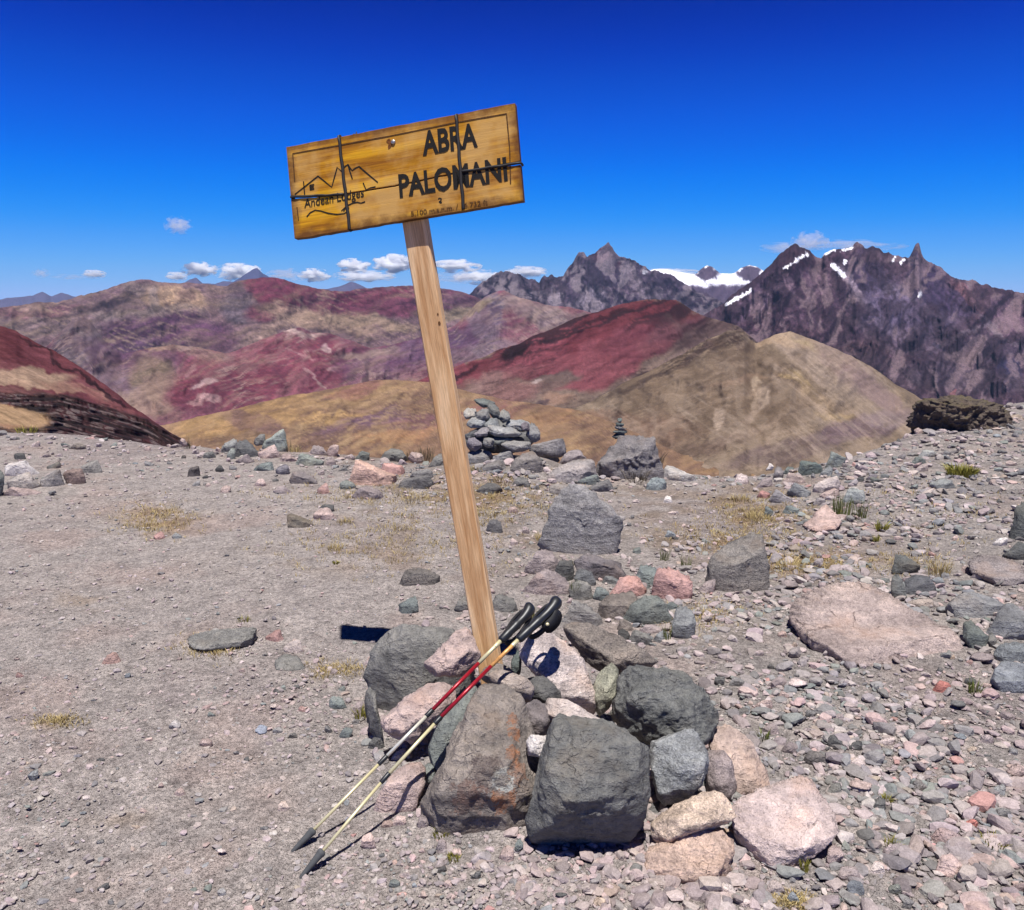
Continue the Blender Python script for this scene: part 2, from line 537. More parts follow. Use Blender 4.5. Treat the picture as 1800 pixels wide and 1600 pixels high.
# ---- snow mountain between the rock massifs
def snow_after(px, py, c):
    q = np.stack([px, py], -1)
    w = 7 * fbm(q / 13.0, 5, 0.65, seed=91)
    rockm = np.zeros(len(px))
    for (x0, y0, rx, ry) in ((1243, 480, 22, 13), (1318, 480, 24, 14), (1200, 512, 26, 8), (1250, 518, 60, 14), (1130, 520, 60, 40)):
        e = np.sqrt(((px + w - x0) / rx) ** 2 + ((py + w - y0) / ry) ** 2)
        rockm = np.maximum(rockm, 1 - sstep(0.85, 1.1, e))
    rockm = np.maximum(rockm, sstep(497, 503, py + w * 0.6 + 0.05 * (px - 1280)))
    rockm = np.maximum(rockm, 1 - sstep(1120, 1140, px))
    snow = np.array([0.82, 0.83, 0.86])
    return c + (snow - c) * (1 - rockm)[:, None]
mountain('snow_mountain', 'distant mountain with white snowfields between two dark rock massifs',
         [(-700, 560), (1000, 540), (1100, 490), (1150, 473), (1170, 473), (1190, 478), (1205, 480), (1222, 482), (1232, 473), (1243, 467), (1252, 470), (1266, 481), (1290, 481), (1302, 471), (1318, 466), (1332, 470), (1350, 480), (1420, 500), (1600, 560), (2500, 560)],
         [(-700, 600), (2500, 600)], 7800, 7150, 640, 60, (112, 96, 112), [(1250, 515, 60, 14, 0, (104, 88, 108), .8, .5)], 2, gullies=(('ridge', 22, 40, 10, 0.5, 4),), crest_rough=1.2, rock=0.45, x_range=(900, 1700), after=snow_after, steep=0.1)

# ---- brown and crimson massif on the far side of the valley
mountain('red_massif', 'broad brown and crimson massif across the valley with tan cliffs',
         [(-700, 560), (0, 541), (35, 537), (70, 531), (100, 532), (130, 523), (150, 518), (165, 515), (200, 504), (225, 494), (245, 492), (262, 493), (280, 496), (300, 498), (330, 496), (365, 499), (385, 502), (400, 502), (410, 496),
          (440, 490), (475, 487), (490, 489), (520, 499), (560, 507), (600, 513), (640, 507), (680, 504), (720, 502), (745, 503), (780, 507), (820, 516), (840, 522), (870, 545), (920, 570), (1100, 600), (2500, 620)],
         [(-700, 760), (2500, 760)], [(-700, 4200), (0, 4500), (450, 4900), (840, 5200), (2500, 5200)], [(-700, 3000), (400, 3300), (2500, 3600)], 760, 105, (124, 98, 100), [
             (60, 548, 120, 9, -4, (128, 88, 92), .8, .4), (70, 534, 60, 5, -6, (170, 138, 122), .8, .4), (60, 575, 110, 14, 0, (122, 104, 98), .7, .5), (130, 600, 90, 14, -30, (118, 100, 98), .6, .5),
             (190, 540, 90, 13, -12, (112, 92, 88), .8, .4), (215, 524, 36, 10, -20, (66, 52, 58), .9, .4), (190, 540, 26, 7, -20, (72, 58, 62), .8, .4), (252, 508, 34, 12, 20, (128, 112, 104), .7, .4),
             (312, 526, 58, 24, 4, (172, 142, 112), .95, .3), (330, 520, 14, 12, 0, (120, 92, 84), .7, .4), (305, 533, 7, 22, 3, (206, 170, 128), .9, .4), (272, 528, 8, 24, 6, (150, 132, 124), .8, .5),
             (385, 512, 26, 10, 0, (138, 112, 104), .7, .4), (420, 512, 18, 18, 30, (96, 78, 84), .7, .4), (262, 552, 100, 9, -4, (146, 128, 116), .7, .5), (240, 566, 60, 5, 0, (170, 150, 140), .5, .5),
             (270, 592, 100, 34, 0, (98, 66, 86), .95, .35), (330, 580, 70, 26, 0, (104, 68, 92), .9, .4), (240, 640, 90, 40, 0, (108, 80, 100), .8, .4), (365, 596, 60, 18, 10, (112, 74, 92), .7, .4),
             (420, 545, 26, 26, 50, (110, 98, 104), .8, .4), (480, 506, 62, 24, 14, (122, 56, 72), .95, .25), (560, 528, 100, 20, 12, (118, 56, 72), .95, .3), (480, 545, 50, 22, -10, (116, 54, 70), .8, .4),
             (660, 530, 130, 28, -2, (112, 58, 74), .95, .3), (600, 520, 60, 10, 8, (124, 62, 76), .8, .4), (770, 525, 70, 18, 4, (108, 60, 78), .95, .3), (700, 515, 60, 9, 0, (128, 66, 78), .7, .4),
             (820, 540, 60, 18, 14, (112, 78, 92), .8, .4), (800, 552, 70, 11, 6, (156, 138, 110), .8, .5), (560, 562, 110, 14, 14, (168, 140, 116), .8, .5), (500, 572, 60, 10, -22, (176, 148, 122), .7, .5), (640, 566, 90, 12, 6, (160, 136, 108), .8, .5),
             (460, 585, 50, 9, -28, (150, 124, 112), .7, .5)], 11,
         gullies=(('ridge', 60, 90, 0, 0.55, 5), ('fbm', 130, 60, -10, 0.5, 5)), veins=((80, 16, 60, 0.45, None), (20, 60, 9, 0.5, (186, 160, 132)), (-25, 70, 8, 0.45, (70, 50, 60))), crest_rough=2.2, rock=0.5,
         streak=((-12, 70, 7, 0.55, None), (20, 60, 6, 0.35, None), (62, 40, 4, 0.22, None), (-30, 60, 3.2, 0.30, None), (-14, 90, 11, 0.55, (168, 142, 114))))

# ---- folded pink ridge in the middle of the valley
mountain('pink_ridge', 'folded rose and mauve ridge in the middle of the valley',
         [(-700, 640), (0, 640), (40, 636), (70, 622), (100, 590), (132, 557), (146, 556), (160, 566), (184, 600), (215, 622), (262, 612), (305, 606), (350, 611), (400, 622), (450, 601), (490, 585), (512, 577), (530, 576), (548, 585),
          (580, 586), (620, 600), (650, 612), (690, 606), (740, 592), (800, 572), (820, 552), (838, 532), (855, 520), (872, 513), (886, 511), (905, 520), (930, 527), (960, 536), (1000, 540), (1050, 552), (1100, 560), (1200, 600), (1400, 660), (2500, 700)],
         [(-700, 830), (300, 800), (900, 800), (2500, 860)], [(-700, 2600), (400, 2700), (870, 3600), (2500, 3600)], [(-700, 1700), (400, 1750), (870, 2300), (2500, 2400)], 800, 130, (138, 84, 96), [
             (60, 650, 130, 30, 10, (122, 106, 106), .9, .4), (130, 600, 60, 40, -40, (120, 108, 108), .9, .4), (118, 590, 50, 4, -42, (84, 72, 80), .8, .5), (165, 600, 18, 46, 30, (150, 138, 136), .6, .5), (200, 640, 70, 40, 30, (118, 92, 112), .85, .4),
             (250, 640, 70, 30, 0, (112, 78, 100), .8, .4), (200, 690, 60, 40, 30, (140, 120, 126), .7, .5), (270, 665, 46, 34, 30, (140, 122, 96), .85, .4), (300, 612, 60, 8, 4, (172, 142, 116), .85, .5), (250, 710, 60, 20, 10, (168, 146, 116), .7, .5),
             (360, 625, 60, 12, 10, (146, 118, 104), .7, .5), (350, 648, 50, 12, -30, (160, 128, 112), .7, .5), (440, 625, 70, 9, -30, (158, 130, 116), .9, .5), (470, 610, 70, 4.5, -27, (206, 178, 160), .9, .5), (525, 582, 40, 4.5, 10, (212, 186, 170), .9, .5),
             (520, 640, 110, 52, 0, (146, 76, 90), .95, .3), (470, 660, 60, 40, -20, (152, 80, 92), .8, .4), (410, 675, 110, 44, 0, (136, 68, 82), .9, .35), (350, 690, 60, 26, -10, (124, 62, 74), .85, .4), (440, 640, 36, 7, -14, (120, 76, 78), .6, .5),
             (356, 676, 22, 6, -20, (222, 186, 178), .85, .4), (335, 655, 16, 5, -35, (190, 140, 136), .8, .4), (365, 705, 20, 8, 10, (206, 168, 160), .75, .4), (340, 708, 12, 6, 10, (206, 160, 154), .7, .4), (576, 613, 10, 5, 40, (224, 190, 182), .8, .4), (540, 650, 8, 4, 30, (206, 160, 156), .7, .4),
             (590, 650, 12, 5, 20, (206, 164, 160), .7, .4), (530, 622, 26, 3, 10, (196, 140, 140), .7, .5), (560, 668, 20, 2.5, 50, (206, 170, 160), .7, .5), (650, 640, 60, 30, -10, (132, 80, 100), .9, .4), (700, 630, 90, 26, -16, (118, 82, 108), .9, .4),
             (660, 622, 70, 7, -12, (168, 146, 126), .7, .5), (640, 652, 50, 4, -24, (90, 58, 76), .8, .5), (760, 610, 70, 24, -10, (124, 92, 116), .85, .4), (720, 655, 70, 12, -16, (136, 100, 110), .7, .5),
             (830, 590, 60, 18, -4, (110, 84, 110), .85, .4), (850, 560, 40, 30, 40, (140, 122, 128), .8, .4), (880, 530, 36, 16, 0, (142, 122, 124), .9, .4), (870, 545, 12, 34, -20, (124, 112, 132), .7, .5), (830, 545, 40, 8, -30, (160, 142, 104), .8, .5),
             (960, 560, 60, 26, 26, (160, 140, 132), .9, .4), (920, 530, 20, 8, 20, (190, 160, 146), .7, .5), (990, 575, 60, 20, 20, (150, 130, 128), .8, .4), (1040, 560, 60, 14, 10, (148, 126, 118), .8, .4), (880, 610, 60, 16, 0, (138, 118, 126), .8, .4), (830, 625, 60, 16, -8, (134, 116, 120), .7, .4)], 23,
         gullies=(('ridge', 55, 80, 25, 0.5, 5), ('fbm', 120, 50, -16, 0.5, 5)), veins=((70, 14, 60, 0.45, None), (-24, 70, 8, 0.55, (190, 164, 146)), (30, 50, 9, 0.4, (84, 56, 72))), after=lambda x, y, c: ribs(x, y, c, ((60, 130, 28, 0.6), (130, 60, -22, 0.7)), 23, (98, 58, 74), (176, 138, 132), 0.28, 0.22), crest_rough=1.4, rock=0.34,
         streak=((-22, 80, 8, 0.36, None), (35, 50, 3.4, 0.26, None), (-24, 60, 3.2, 0.30, None), (-20, 90, 8, 0.5, (176, 150, 124))))

# ---- dark rocky peak, middle
ROCK = (88, 74, 88)
mountain('rocky_peak', 'jagged dark grey rock peak rising behind the red ridge',
         [(-700, 640), (700, 560), (800, 540), (830, 514), (842, 500), (852, 490), (866, 481), (880, 478), (892, 480), (905, 479), (918, 484), (930, 490), (940, 490), (948, 497), (956, 487), (962, 486), (970, 482), (978, 488), (990, 487), (998, 474), (1005, 465),
          (1012, 452), (1018, 446), (1026, 443), (1032, 452), (1040, 446), (1048, 444), (1054, 440), (1062, 436), (1069, 430), (1076, 436), (1084, 446), (1090, 450), (1098, 450), (1106, 456), (1120, 462), (1134, 468), (1140, 473), (1152, 472), (1170, 480), (1186, 488), (1205, 500), (1225, 512), (1260, 528), (1320, 560), (1500, 640), (2500, 700)],
         [(-700, 660), (800, 560), (900, 560), (1100, 590), (1300, 640), (2500, 760)], 6200, 5700, 580, 120, ROCK, [
             (880, 495, 50, 14, 0, (92, 84, 92), .8, .4), (960, 505, 40, 14, 0, (98, 82, 92), .7, .4), (1020, 470, 24, 30, 60, (92, 78, 92), .8, .4), (1075, 455, 30, 26, 40, (112, 78, 88), .85, .4), (1062, 470, 40, 6, -20, (72, 60, 76), .8, .5), (1060, 490, 46, 24, 0, (76, 64, 82), .8, .4),
             (950, 520, 30, 12, -20, (150, 136, 142), .85, .4), (985, 520, 10, 12, 30, (154, 142, 148), .8, .4), (1040, 530, 30, 22, -50, (148, 136, 144), .9, .35), (1010, 540, 50, 10, 0, (140, 126, 134), .8, .4), (1110, 480, 10, 26, -30, (154, 136, 142), .85, .4), (1125, 500, 12, 30, -36, (148, 132, 140), .85, .4), (1150, 520, 12, 30, -42, (140, 126, 136), .8, .4),
             (1080, 505, 50, 4, 8, (132, 112, 124), .6, .5), (1170, 495, 30, 14, 30, (84, 70, 88), .7, .4), (1137, 473, 4, 3, 0, (230, 230, 235), .9, .3)], 31,
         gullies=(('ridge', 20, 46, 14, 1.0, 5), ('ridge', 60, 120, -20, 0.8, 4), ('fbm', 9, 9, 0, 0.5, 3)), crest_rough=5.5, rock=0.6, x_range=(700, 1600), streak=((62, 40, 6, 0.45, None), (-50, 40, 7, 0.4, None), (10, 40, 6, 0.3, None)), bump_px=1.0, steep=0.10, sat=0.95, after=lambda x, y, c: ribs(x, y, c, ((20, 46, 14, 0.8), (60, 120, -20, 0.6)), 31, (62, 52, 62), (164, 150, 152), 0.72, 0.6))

# ---- big rock massif with a stone needle on the right
def massif_after(px, py, c):
    q = np.stack([px, py], -1)
    w = 3.6 * fbm(q / 6.0, 4, 0.6, seed=92)
    s = np.zeros(len(px))
    for (x0, y0, x1, y1, wd) in ((1378, 472, 1419, 447, 2.6), (1277, 535, 1320, 512, 3.0), (1465, 466, 1482, 484, 4.2), (1482, 466, 1486, 460, 3.0), (1446, 448, 1466, 438, 3.2), (1480, 439, 1500, 436, 2.0), (1567, 462, 1572, 452, 1.8), (1584, 462, 1590, 456, 1.8), (1614, 522, 1620, 514, 2.0)):
        dx, dy = x1 - x0, y1 - y0
        t = np.clip(((px - x0) * dx + (py - y0) * dy) / (dx * dx + dy * dy), 0, 1)
        d = np.hypot(px - x0 - t * dx, py - y0 - t * dy) + w
        s = np.maximum(s, 1 - sstep(wd * 0.7, wd * 1.15, d))
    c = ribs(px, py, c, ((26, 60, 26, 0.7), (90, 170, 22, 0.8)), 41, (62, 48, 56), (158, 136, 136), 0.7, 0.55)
    return c + (np.array([0.82, 0.83, 0.87]) - c) * s[:, None]
mountain('rock_massif', 'large purple grey rock massif with snow streaks and a stone needle',
         [(-700, 760), (1080, 640), (1180, 590), (1240, 553), (1262, 542), (1285, 520), (1310, 500), (1330, 488), (1345, 474), (1356, 464), (1364, 455), (1372, 446), (1380, 440), (1388, 434), (1396, 429), (1401, 428), (1408, 434), (1416, 440), (1424, 444), (1434, 452), (1443, 456), (1450, 446), (1458, 441), (1468, 436),
          (1478, 438), (1486, 437), (1498, 436), (1504, 430), (1507, 428), (1513, 431), (1520, 436), (1532, 434), (1545, 437), (1552, 444), (1562, 444), (1570, 449), (1580, 449), (1588, 453), (1598, 456), (1602, 446), (1606, 436), (1610, 430), (1615, 429), (1617, 436), (1620, 448), (1624, 457), (1634, 462), (1646, 466), (1660, 474), (1672, 484), (1684, 490), (1700, 489), (1710, 490),
          (1722, 500), (1734, 501), (1746, 508), (1758, 507), (1768, 513), (1782, 512), (1800, 515), (1860, 520), (2000, 500), (2200, 530), (2500, 560)],
         [(-700, 800), (1100, 740), (1500, 740), (2500, 760)], [(-700, 3600), (1500, 4300), (2500, 4000)], [(-700, 3000), (1500, 3150), (2500, 2900)], 660, 170, (94, 74, 84), [
             (1400, 470, 46, 30, 0, (88, 66, 78), .8, .4), (1390, 460, 20, 20, 40, (104, 74, 84), .7, .4), (1400, 520, 90, 40, 20, (96, 74, 90), .7, .5), (1330, 530, 60, 20, -35, (120, 98, 116), .8, .4), (1350, 560, 60, 16, -20, (104, 78, 90), .7, .4),
             (1440, 500, 30, 18, 20, (130, 106, 116), .7, .4), (1500, 455, 40, 16, 0, (90, 66, 80), .7, .4), (1520, 480, 34, 44, 20, (72, 60, 82), .9, .35), (1545, 455, 34, 12, 10, (118, 96, 104), .8, .4), (1495, 500, 10, 44, -38, (162, 146, 156), .9, .4), (1540, 548, 11, 66, -44, (158, 140, 148), .9, .4), (1575, 590, 8, 50, -50, (150, 132, 140), .8, .4), (1500, 545, 18, 50, -30, (66, 52, 66), .8, .4), (1430, 540, 34, 16, 30, (70, 52, 64), .8, .4), (1365, 500, 20, 34, 20, (70, 54, 68), .8, .4), (1385, 505, 7, 34, -24, (140, 116, 126), .8, .4), (1345, 520, 30, 6, -35, (142, 118, 132), .8, .4), (1640, 560, 40, 10, 40, (140, 122, 132), .8, .4), (1655, 530, 26, 14, 50, (64, 54, 76), .85, .4), (1560, 530, 40, 46, -20, (112, 100, 122), .75, .4),
             (1590, 515, 30, 10, 20, (130, 116, 130), .7, .5), (1612, 450, 9, 26, 0, (92, 84, 108), .8, .4), (1630, 500, 30, 40, 20, (72, 60, 84), .85, .4), (1680, 530, 40, 26, 30, (78, 64, 86), .8, .4), (1700, 520, 40, 12, 45, (136, 98, 100), .8, .4), (1735, 545, 50, 12, 48, (132, 104, 112), .8, .4), (1760, 520, 40, 12, 10, (88, 68, 78), .8, .4), (1770, 560, 40, 30, 40, (126, 100, 114), .7, .4),
             (1450, 570, 80, 30, 20, (84, 64, 76), .75, .5), (1420, 600, 60, 20, 20, (94, 70, 76), .7, .5), (1470, 610, 50, 20, 0, (78, 62, 72), .6, .5), (1530, 590, 50, 8, 36, (136, 116, 122), .75, .5), (1500, 620, 60, 26, -20, (108, 84, 84), .7, .5), (1600, 570, 90, 34, 0, (104, 92, 112), .7, .5), (1640, 610, 90, 24, 10, (98, 84, 96), .7, .5), (1560, 650, 90, 20, 20, (104, 88, 92), .7, .5),
             (1690, 595, 60, 5, -22, (134, 118, 126), .7, .5), (1760, 590, 50, 5, 38, (150, 134, 140), .8, .5), (1760, 620, 60, 30, 10, (92, 78, 92), .7, .5), (1690, 625, 30, 12, 0, (124, 106, 106), .7, .5), (1775, 648, 26, 14, 30, (62, 58, 84), .85, .4), (1700, 665, 120, 24, 8, (96, 84, 94), .7, .5), (1655, 610, 10, 4, 0, (70, 64, 80), .8, .4)], 41,
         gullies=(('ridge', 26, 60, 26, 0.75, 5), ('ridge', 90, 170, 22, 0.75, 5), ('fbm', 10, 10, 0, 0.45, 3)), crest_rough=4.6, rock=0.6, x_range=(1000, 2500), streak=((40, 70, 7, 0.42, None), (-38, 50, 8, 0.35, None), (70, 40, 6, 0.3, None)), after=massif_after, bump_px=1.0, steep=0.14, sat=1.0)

# ---- crimson ridge with dark strata
def strata_after(px, py, c):
    q = np.stack([px, py], -1)
    s = streaks(px, py, -22, 130, 9, 77, 4)
    crest_y = np.interp(px, [700, 810, 935, 1060, 1185, 1240, 1330], [690, 640, 590, 545, 527, 555, 600])
    d = py - crest_y
    f = sstep(0.0, 0.2, s) * (1 - sstep(18, 58, d)) * sstep(820, 900, px) * 0.85
    f = np.maximum(f, sstep(-0.02, 0.2, s) * sstep(-30, 20, py - 612 + 0.4 * (px - 1200)) * (1 - sstep(40, 70, py - 612 + 0.4 * (px - 1200))) * sstep(1040, 1140, px) * 0.8)
    return c + (lin((58, 40, 46)) * ALB - c) * f[:, None]
mountain('red_ridge', 'crimson ridge with dark strata along its crest',
         [(-700, 860), (500, 760), (640, 712), (690, 692), (730, 672), (770, 656), (810, 641), (850, 628), (880, 614), (910, 606), (935, 592), (970, 578), (1000, 564), (1030, 553), (1060, 545), (1085, 536), (1110, 530), (1140, 526), (1165, 526), (1188, 527), (1205, 536), (1222, 548), (1240, 556), (1262, 562), (1300, 574), (1330, 600), (1420, 640), (1600, 700), (2500, 800)],
         [(-700, 900), (2500, 900)], [(-700, 1500), (800, 1500), (1200, 1900), (2500, 1900)], [(-700, 900), (800, 900), (1200, 1000), (2500, 1000)], 640, 130, (140, 116, 96), [
             (760, 668, 110, 16, -18, (146, 62, 72), .95, .3), (700, 680, 50, 14, -20, (158, 72, 82), .9, .35), (900, 630, 110, 24, -20, (140, 62, 70), .95, .3), (1000, 610, 120, 50, -16, (144, 66, 76), .95, .25), (1080, 575, 100, 40, -16, (126, 52, 60), .95, .25), (1060, 640, 70, 40, -20, (148, 70, 78), .95, .25), (1000, 660, 60, 20, -20, (150, 76, 82), .85, .35),
             (1160, 545, 60, 16, -4, (116, 46, 54), .95, .3), (1130, 600, 70, 30, -10, (132, 62, 72), .9, .3), (1200, 555, 40, 14, 20, (112, 48, 54), .9, .3), (1190, 580, 60, 16, -14, (110, 64, 70), .8, .4), (905, 617, 26, 10, -28, (44, 28, 36), .95, .4), (955, 598, 24, 6, -24, (56, 34, 40), .9, .5), (1080, 555, 60, 4, -14, (58, 34, 40), .8, .5), (810, 655, 30, 4, -24, (66, 40, 46), .85, .5), (775, 645, 40, 3, -18, (90, 46, 54), .7, .5), (740, 690, 20, 4, -24, (70, 50, 52), .7, .5),
             (980, 662, 46, 9, -12, (116, 98, 86), .9, .4), (960, 680, 50, 14, -20, (132, 106, 92), .9, .4), (880, 700, 70, 20, -14, (150, 100, 92), .8, .4), (900, 660, 60, 14, -18, (150, 84, 86), .7, .4), (850, 680, 40, 20, -20, (150, 112, 100), .7, .4), (985, 700, 30, 10, 0, (172, 130, 98), .7, .5), (948, 671, 12, 4, -24, (190, 168, 154), .8, .5), (950, 706, 16, 3, -20, (80, 60, 70), .7, .5),
             (1120, 668, 90, 5, -22, (70, 58, 56), .85, .5), (1190, 632, 60, 6, -26, (64, 50, 50), .85, .5), (1240, 590, 60, 14, -24, (96, 70, 70), .8, .5), (1150, 650, 90, 12, -24, (152, 124, 104), .7, .5), (1230, 612, 60, 9, -26, (150, 122, 106), .7, .5)], 53,
         gullies=(('fbm', 150, 34, -20, 0.55, 5), ('ridge', 70, 40, -22, 0.35, 4)), veins=((78, 13, 60, 0.35, None), (-22, 80, 6, 0.5, (64, 40, 46))), sat=0.74, crest_rough=1.8, rock=0.32, x_range=(300, 1700), streak=((-20, 90, 6, 0.3, None), (-24, 120, 12, 0.25, None), (70, 40, 8, 0.15, None)), after=strata_after)

# ---- tan grass hill on the right
def hill_relief(px, py):
    # a shoulder that drops from the little crag, lit on its right flank
    r = 7 * np.exp(-(((px - 1330 - 0.35 * (py - 600)) / 60.0) ** 2))
    r += 5 * np.exp(-(((px - 1400 - 0.9 * (py - 600)) / 30.0) ** 2))
    return r
def hill_after(px, py, c):
    right = sstep(-25, 40, px - (1335 + 0.35 * (py - 600)))
    a = streaks(px, py, 38, 95, 3.4, 171, 5); b = streaks(px, py, -17, 110, 4.2, 172, 5)
    a2 = streaks(px, py, 40, 120, 9, 173, 4); b2 = streaks(px, py, -20, 130, 10, 174, 4)
    s = right * (0.55 * a + 0.6 * a2) + (1 - right) * (0.5 * b + 0.7 * b2)
    c = c * (1 + np.clip(0.28 * s, -0.35, 0.35))[:, None]
    pale = np.clip(right * sstep(0.2, 0.5, a2 + 0.5 * a) + (1 - right) * 0.6 * sstep(0.25, 0.55, b2 + 0.4 * b), 0, 1)
    c = c + (lin((196, 172, 142)) * ALB - c) * (0.26 * pale)[:, None]
    c = ribs(px, py, c, ((46, 150, -52, 0.7), (110, 60, -18, 0.6)), 61, (104, 86, 66), (186, 164, 134), 0.30, 0.24)
    crest = np.interp(px, [1040, 1150, 1230, 1268, 1310], [706, 648, 603, 588, 584])
    st = sstep(0.02, 0.22, streaks(px, py, -24, 90, 5, 175, 4)) * sstep(1100, 1180, px) * (1 - sstep(1300, 1330, px)) * (1 - sstep(14, 44, py - crest))
    return c + (lin((74, 60, 54)) * ALB - c) * (0.7 * st)[:, None]
mountain('grassy_hill', 'tan grassy hill with a small crag and pale erosion scars',
         [(-700, 960), (700, 840), (900, 760), (1040, 706), (1100, 672), (1150, 648), (1200, 622), (1230, 603), (1252, 592), (1268, 588), (1280, 582), (1296, 581), (1308, 584), (1318, 596), (1330, 604), (1342, 598), (1362, 588), (1388, 583), (1400, 586), (1430, 598), (1470, 614), (1500, 628), (1540, 650), (1575, 676), (1605, 692), (1640, 716), (1700, 740), (2500, 900)],
         [(-700, 1000), (2500, 1000)], [(-700, 900), (1300, 1150), (2500, 1100)], [(-700, 420), (1300, 470), (2500, 480)], 720, 190, (162, 140, 110), [
             (1250, 690, 180, 80, 10, (134, 112, 86), .85, .4), (1320, 660, 70, 60, 20, (140, 118, 92), .7, .4), (1290, 640, 40, 26, 40, (122, 102, 80), .8, .4), (1440, 640, 90, 26, 36, (172, 150, 124), .9, .4), (1400, 600, 50, 9, 14, (200, 170, 130), .85, .4), (1360, 592, 40, 5, -14, (208, 176, 132), .7, .5), (1440, 620, 60, 6, 32, (196, 172, 120), .7, .5),
             (1500, 660, 90, 22, 38, (168, 142, 126), .85, .4), (1540, 690, 80, 16, 34, (160, 130, 124), .8, .4), (1420, 690, 60, 12, 40, (182, 156, 104), .8, .4), (1390, 668, 30, 6, 20, (196, 166, 104), .8, .4), (1300, 672, 60, 6, -10, (170, 140, 108), .7, .5), (1460, 720, 70, 20, 30, (176, 150, 116), .7, .4), (1470, 735, 40, 8, 10, (186, 158, 104), .7, .4),
             (1292, 594, 26, 11, 10, (66, 54, 50), .9, .4), (1270, 602, 46, 10, -26, (92, 72, 62), .8, .4), (1312, 606, 14, 10, 20, (110, 90, 74), .8, .4), (1225, 625, 40, 8, -30, (110, 88, 80), .7, .5), (1120, 672, 60, 5, -24, (84, 68, 62), .7, .5),
             (1343, 706, 14, 24, 30, (196, 172, 140), .9, .35), (1330, 728, 8, 26, 34, (176, 152, 124), .8, .5), (1262, 738, 12, 17, 36, (188, 164, 134), .9, .35), (1334, 678, 10, 9, 20, (204, 180, 144), .8, .4), (1360, 764, 6, 20, 28, (176, 152, 122), .7, .5), (1295, 770, 6, 16, 26, (170, 144, 114), .7, .5),
             (1100, 760, 120, 40, 0, (142, 112, 88), .8, .5), (1000, 745, 100, 20, -10, (156, 120, 90), .7, .5), (1040, 755, 40, 10, 0, (196, 146, 92), .8, .5), (1200, 800, 120, 16, -14, (124, 100, 84), .7, .5), (1400, 790, 120, 20, -14, (124, 104, 98), .85, .4), (1520, 750, 90, 20, -14, (136, 112, 112), .85, .4), (1560, 735, 50, 14, 0, (150, 128, 128), .7, .4)], 61,
         gullies=(('fbm', 150, 60, 24, 0.45, 5), ('ridge', 70, 120, 30, 0.28, 4), ('fbm', 110, 30, -20, 0.3, 4)), veins=((60, 16, 80, 0.40, None), (-20, 90, 9, 0.45, (96, 80, 64)), (34, 120, 16, 0.28, (196, 174, 146))), sat=0.82, crest_rough=1.6, rock=0.34, x_range=(500, 2300), relief=hill_relief,
         after=hill_after)

# ---- ochre slope falling into the valley below the pass
mountain('ochre_slope', 'ochre and mauve streaked slope below the pass',
         [(-700, 800), (200, 760), (300, 745), (350, 732), (400, 722), (450, 709), (500, 697), (560, 688), (620, 676), (660, 668), (700, 668), (760, 672), (830, 690), (900, 705), (960, 712), (1020, 722), (1100, 752), (1200, 800), (2500, 900)],
         [(-700, 1000), (2500, 1000)], [(-700, 620), (1000, 800), (2500, 900)], [(-700, 260), (2500, 330)], 580, 120, (158, 126, 96), [
             (420, 740, 120, 22, -12, (190, 152, 96), .9, .4), (520, 710, 120, 14, -12, (186, 150, 98), .9, .4), (620, 700, 120, 10, -10, (184, 150, 106), .8, .4), (560, 735, 80, 10, -8, (204, 166, 104), .8, .4), (470, 765, 90, 16, -10, (150, 124, 96), .8, .4), (440, 742, 60, 14, 14, (136, 106, 98), .8, .4), (630, 745, 90, 18, -12, (128, 100, 112), .9, .4), (650, 730, 50, 8, -14, (120, 92, 116), .8, .4),
             (730, 740, 60, 16, -10, (134, 92, 104), .8, .4), (600, 770, 140, 14, -10, (140, 112, 96), .8, .4), (700, 765, 80, 12, -8, (190, 142, 96), .7, .4), (700, 700, 90, 12, -8, (158, 128, 104), .7, .4), (620, 688, 60, 10, -14, (152, 96, 100), .6, .4), (850, 730, 90, 16, -12, (150, 108, 96), .8, .4), (930, 745, 90, 14, -14, (168, 130, 92), .8, .4), (870, 705, 60, 12, -10, (138, 86, 92), .7, .4), (590, 722, 20, 3, -20, (86, 66, 72), .7, .5)], 73,
         gullies=(('fbm', 120, 26, -14, 0.5, 5), ('ridge', 60, 60, -24, 0.35, 4)), veins=((70, 16, 50, 0.35, None), (-16, 80, 7, 0.55, (104, 82, 76)), (-20, 70, 8, 0.45, (200, 170, 120))), after=lambda x, y, c: ribs(x, y, c, ((140, 50, -16, 0.8), (60, 40, -24, 0.5)), 73, (116, 92, 78), (192, 160, 112), 0.28, 0.25), crest_rough=1.2, rock=0.32, x_range=(-500, 1700), streak=((-14, 90, 5, 0.30, None), (-22, 60, 3.0, 0.30, None), (-16, 80, 4, 0.45, (120, 92, 92)), (-12, 120, 8, 0.4, (196, 160, 104))))

